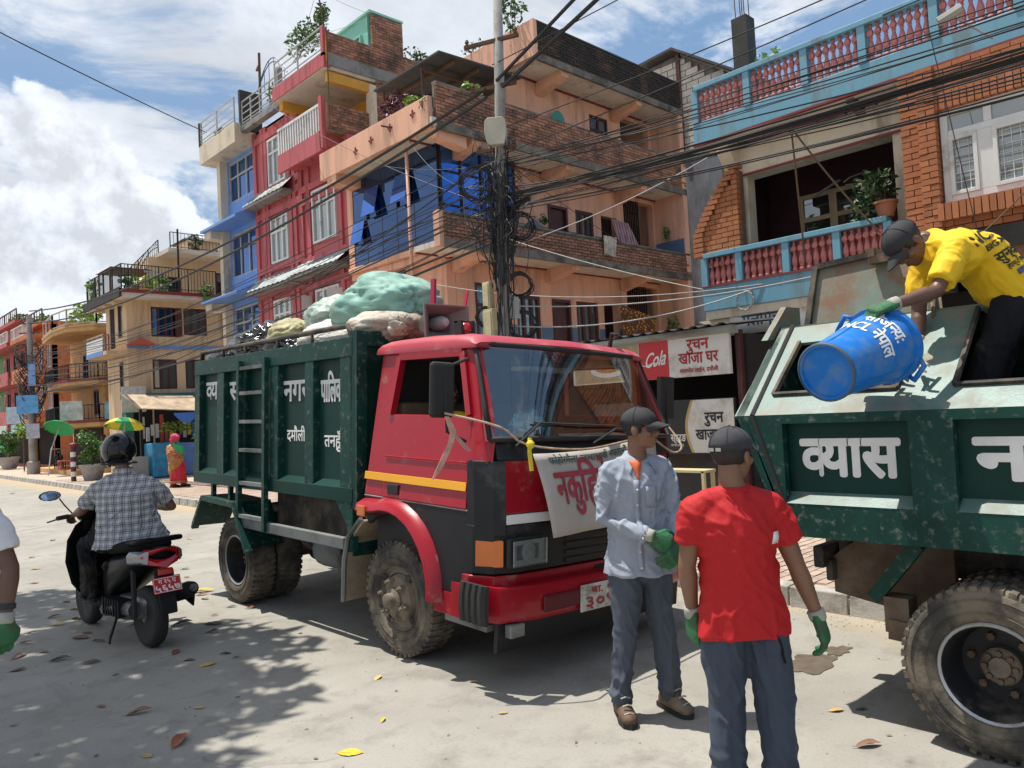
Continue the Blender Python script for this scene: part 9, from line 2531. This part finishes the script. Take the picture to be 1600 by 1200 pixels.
# ---------------------------------------------------------------- blue bin tipped over the hatch
def bin_():
 a, b = V((3.42, 1.545, 1.77)), V((3.925, 1.475, 1.90))
 ax = (b - a).normalized(); L = (b - a).length
 t = thing('plastic_bin', 'blue plastic bin with white lettering tipped into the truck hatch', 'bin', a)
 blue = mat('bin_blue', (.008, .16, .54), .45, var=.12, scale=3, dirt=(.10, .21, .40), dirt_amt=.3, dirt_scale=7, spec=.35, bump=.08, bscale=30)
 r0, r1 = .132, .178
 prof = [(.001, .012), (r0 * .88, .012), (r0 * .9, 0), (r0, .0), (r0 + .004, .02)] + [(r0 + (r1 - r0) * i / 8, L * i / 8 * .92 + .02) for i in range(1, 8)] + [(r1 - .004, L * .93), (r1 + .016, L * .935), (r1 + .018, L * .99), (r1 + .010, L), (r1 - .004, L), (r1 - .012, L * .9), (r0 * .95, .05), (.001, .05)]
 MB().lathe(prof, a, ax, 40).build('shell', blue, t, smooth=True, angle=35)
 MB().lathe([(r0 - .002, -.004), (r0 + .006, -.002), (r0 + .007, .012), (r0 + .002, .014)], a, ax, 40, False).build('foot_ring', mat('bin_grey', (.06, .09, .13), .6), t, smooth=True)
 # raised seams, handles
 up = V((0, 0, 1)); up = (up - ax * up.dot(ax)).normalized(); sd_ = ax.cross(up)
 def P(ang, h, d=0.):
  r = r0 + (r1 - r0) * h + d
  return a + ax * L * h + (up * math.cos(ang) + sd_ * math.sin(ang)) * r
 s = MB()
 for ang in (0.15, 2.2, 4.3): s.tube([P(ang, .04, .001), P(ang, .9, .001)], .003, 4)
 s.build('seam', blue, t)
 for ang in (-.9, 2.3):
  MB().tube([P(ang - .28, .97, .01), P(ang - .2, .93, .05), P(ang + .2, .93, .05), P(ang + .28, .97, .01)], .013, 7).build('handle', blue, t, smooth=True)
 # lettering wraps round the shell; reads downwards along the side facing the road
 vw = (V((0, 0, 1.67)) - (a + b) / 2).normalized()
 vw = (vw - ax * vw.dot(ax)).normalized()
 a0 = math.atan2(vw.dot(sd_), vw.dot(up))
 sgn = 1 if (P(a0 + .3, .5) - P(a0, .5)).z > 0 else -1
 iw = mt['ink_white']
 def wrap(hc, ac):
  def f(u, v):   # u runs round the shell and down, v along the shell towards the mouth
   h = hc + v / L
   return P(a0 + sgn * (ac - u / (r0 + (r1 - r0) * hc)), h, .0015)
  return f
 lettering('सौजन~य:', .085, iw, t, wrap(.75, .50), width=.21, bold=.035)
 lettering('NCL नेपाल', .085, iw, t, wrap(.53, .52), width=.29, bold=.035)
 gl = MB()
 for i in range(14): gl.obox(V((3.98, 1.42, 1.80)) + V((rnd.uniform(-.03, .12), rnd.uniform(-.1, .12), rnd.uniform(-.05, .06))), V((rnd.uniform(-1, 1), rnd.uniform(-1, 1), rnd.uniform(-1, 1))) * .035, V((.0, .012, .01)), V((.006, 0, .006)))
 tag(gl.build('litter', mat('litter_pale', (.42, .40, .28), .7, island=.6), None), 'spilled litter below the mouth of the blue bin', 'litter')
bin_()
# ---------------------------------------------------------------- leaves on the road
def leaves():
 cols = {'brown': (.20, .105, .062), 'grey': (.13, .105, .09), 'red': (.27, .085, .045), 'yellow': (.62, .40, .03), 'ochre': (.50, .33, .12)}
 ms = {k: mat('leaf_' + k + '_dry', c, .7, var=.25, scale=12, rand=.25, bump=.3) for k, c in cols.items()}
 def mesh(curl, wid, seed):
  rn = random.Random(seed)
  mb = MB(); rg = []
  for i in range(9):
   t = i / 8
   w = wid * math.sin(math.pi * min(1, t * .96 + .03)) ** .8 * (1 - .25 * t)
   zc = .015 + curl * (.08 * math.sin(math.pi * t) * rn.uniform(.6, 1.2) + .1 * t * t)
   rg.append([((t - .5), w * u, zc + curl * .55 * abs(u) ** 1.6 * w * (1 + .3 * math.sin(t * 9 + u * 2)) + .01 * rn.uniform(-1, 1)) for u in (-1, -.6, 0, .6, 1)])
  mb.loft(rg, False, False)
  k = len(mb.v)
  mb.tube([(-.68, .02, .05), (-.5, 0, rg[0][2][2]), (0, 0, rg[4][2][2] + .004), (.45, 0, rg[8][2][2] + .004)], [.014, .014, .01, .004], 4)
  return mb.mesh('dry_leaf')
 shapes = [mesh(c, w, i) for i, (c, w) in enumerate(((.9, .22), (.5, .3), (1.3, .2), (.15, .33), (.7, .26)))]
 cache = {}
 def leaf(x, y, s, k, sh, rz, lab=None, grp=None):
  key = (sh, k)
  if key not in cache:
   me = shapes[sh].copy(); me.materials.append(ms[k]); me.polygons.foreach_set('use_smooth', [True] * len(me.polygons)); cache[key] = me
  o = put('dry_leaf' if k not in ('yellow',) else 'yellow_leaf', cache[key], None, (x, y, .003), None)
  s *= .88; o.scale = (s, s, s * .7); o.rotation_euler = (rnd.uniform(-.1, .1), rnd.uniform(-.1, .1), rz)
  tag(o, lab or {'brown': 'small brown dry leaf lying on the dusty road', 'grey': 'small dark curled leaf lying on the dusty road', 'red': 'small reddish dry leaf lying on the dusty road', 'ochre': 'small ochre leaf fragment lying on the dusty road', 'yellow': 'small yellow leaf lying on the dusty road'}[k], 'leaf', grp or (None if lab else {'brown': 'brown dry leaves scattered on the road', 'grey': 'dark curled leaves scattered on the road', 'red': 'reddish dry leaves scattered on the road', 'ochre': 'ochre leaf fragments on the road', 'yellow': 'yellow leaves on the road'}[k]))
 for a in LEAVES: leaf(*a)
LEAVES = [(1.5, 4.31, 0.203, 'red', 0, 0.9, 'large reddish brown leaf at the bottom left of the road, the biggest'), (1.32, 4.26, 0.08, 'ochre', 3, -1.2, 'small pale ochre leaf under the large reddish leaf'), (1.49, 4.93, 0.163, 'brown', 2, -0.42, 'torn brown curled leaf up and left of the large reddish leaf'), (3.69, 1.58, 0.145, 'brown', 2, -0.59, 'crumpled tan leaf at the bottom right near the big tyre'), (4.0, 1.87, 0.095, 'ochre', 1, -0.65, 'pale yellow leaf at the shadow edge by the right truck'), (4.1, 1.78, 0.072, 'grey', 1, -0.67, 'dark leaf in the shadow of the right truck'), (2.03, 3.46, 0.145, 'yellow', 3, -0.83, 'bright yellow wrapper like leaf at the bottom centre of the road'), (2.37, 3.68, 0.07, 'yellow', 2, 0.67, 'small curled yellow green leaf right of centre on the road'), (2.12, 5.51, 0.143, 'ochre', 3, -0.31, 'orange tinted leaf in the tree shade'), (1.76, 4.72, 0.071, 'ochre', 3, -0.81), (1.37, 5.24, 0.076, 'brown', 1, -1.22), (2.09, 6.01, 0.129, 'red', 4, 0.88), (1.59, 6.28, 0.141, 'grey', 4, -0.36), (1.72, 7.11, 0.18, 'brown', 1, -1.02), (1.79, 6.86, 0.142, 'grey', 2, -1.08), (1.45, 6.56, 0.166, 'grey', 2, -0.26), (1.18, 6.55, 0.124, 'grey', 1, -0.26), (1.26, 6.94, 0.152, 'brown', 4, 0.68), (1.38, 7.34, 0.115, 'grey', 2, -0.47), (1.8, 7.24, 0.115, 'grey', 4, -1.09), (1.71, 7.78, 0.135, 'ochre', 4, -0.6), (1.76, 8.14, 0.128, 'brown', 2, -0.33), (1.49, 7.66, 0.096, 'brown', 2, -0.59), (1.9, 7.86, 0.186, 'yellow', 4, -0.91), (1.99, 8.31, 0.157, 'yellow', 4, -0.77), (1.43, 6.59, 0.094, 'grey', 2, 0.76), (2.16, 7.12, 0.149, 'grey', 2, -0.48), (2.43, 6.81, 0.19, 'grey', 2, -0.3), (2.6, 6.58, 0.186, 'brown', 4, -0.94), (2.5, 6.34, 0.116, 'grey', 2, -0.32), (3.06, 7.95, 0.235, 'yellow', 0, -0.47), (2.99, 7.81, 0.141, 'red', 0, -0.35), (2.93, 7.59, 0.112, 'brown', 0, -1.2), (3.05, 6.83, 0.115, 'red', 2, -0.66), (2.96, 7.04, 0.106, 'grey', 0, -0.5), (2.79, 6.28, 0.064, 'brown', 2, -1.01), (3.41, 9.4, 0.122, 'grey', 0, -0.83), (3.23, 8.87, 0.101, 'brown', 0, -1.2), (2.02, 10.2, 0.111, 'red', 1, -0.58), (3.05, 14.02, 0.152, 'grey', 0, -1.23), (2.43, 12.37, 0.115, 'brown', 0, -0.88), (2.25, 11.26, 0.139, 'ochre', 1, -0.52), (4.38, 11.85, 0.115, 'ochre', 0, -0.87), (2.01, 8.76, 0.11, 'brown', 1, -1.1), (1.87, 10.85, 0.084, 'brown', 2, -0.32), (4.85, 26.96, 0.206, 'grey', 0, -0.97), (2.31, 5.67, 0.076, 'brown', 2, -0.81), (2.33, 5.5, 0.065, 'grey', 0, -0.35), (2.33, 5.65, 0.067, 'grey', 1, -0.78), (2.73, 6.87, 0.08, 'brown', 2, -0.42), (2.08, 5.73, 0.095, 'grey', 1, -0.74), (1.42, 6.9, 0.076, 'grey', 4, -0.74), (3.56, 2.35, 0.034, 'grey', 2, -1.0), (3.51, 1.86, 0.039, 'grey', 4, -0.6), (2.86, 3.23, 0.063, 'ochre', 1, -0.59), (3.08, 3.74, 0.069, 'ochre', 1, -1.09), (2.74, 4.29, 0.089, 'ochre', 1, 0.45), (1.99, 4.7, 0.04, 'grey', 0, -0.26), (1.88, 3.54, 0.033, 'grey', 4, -1.18), (1.14, 4.48, 0.037, 'grey', 1, 0.57), (0.93, 4.75, 0.046, 'brown', 2, -1.0), (3.86, 1.55, 0.034, 'brown', 0, -1.1), (2.85, 5.95, 0.051, 'grey', 1, -1.14), (2.93, 5.68, 0.05, 'grey', 1, -1.15), (4.46, 6.84, 0.075, 'red', 1, -1.15), (4.0, 6.54, 0.094, 'red', 4, -0.8), (2.63, 8.12, 0.091, 'brown', 4, 0.16), (4.56, 2.51, 0.049, 'brown', 1, -0.53), (0.93, 5.33, 0.051, 'brown', 0, -0.67), (1.62, 5.83, 0.057, 'grey', 4, -0.33), (2.03, 3.91, 0.028, 'grey', 0, -0.59), (2.68, 4.0, 0.031, 'brown', 0, 0.46), (2.48, 3.24, 0.026, 'grey', 2, 0.23), (2.84, 2.67, 0.032, 'brown', 2, 0.25)]
leaves()
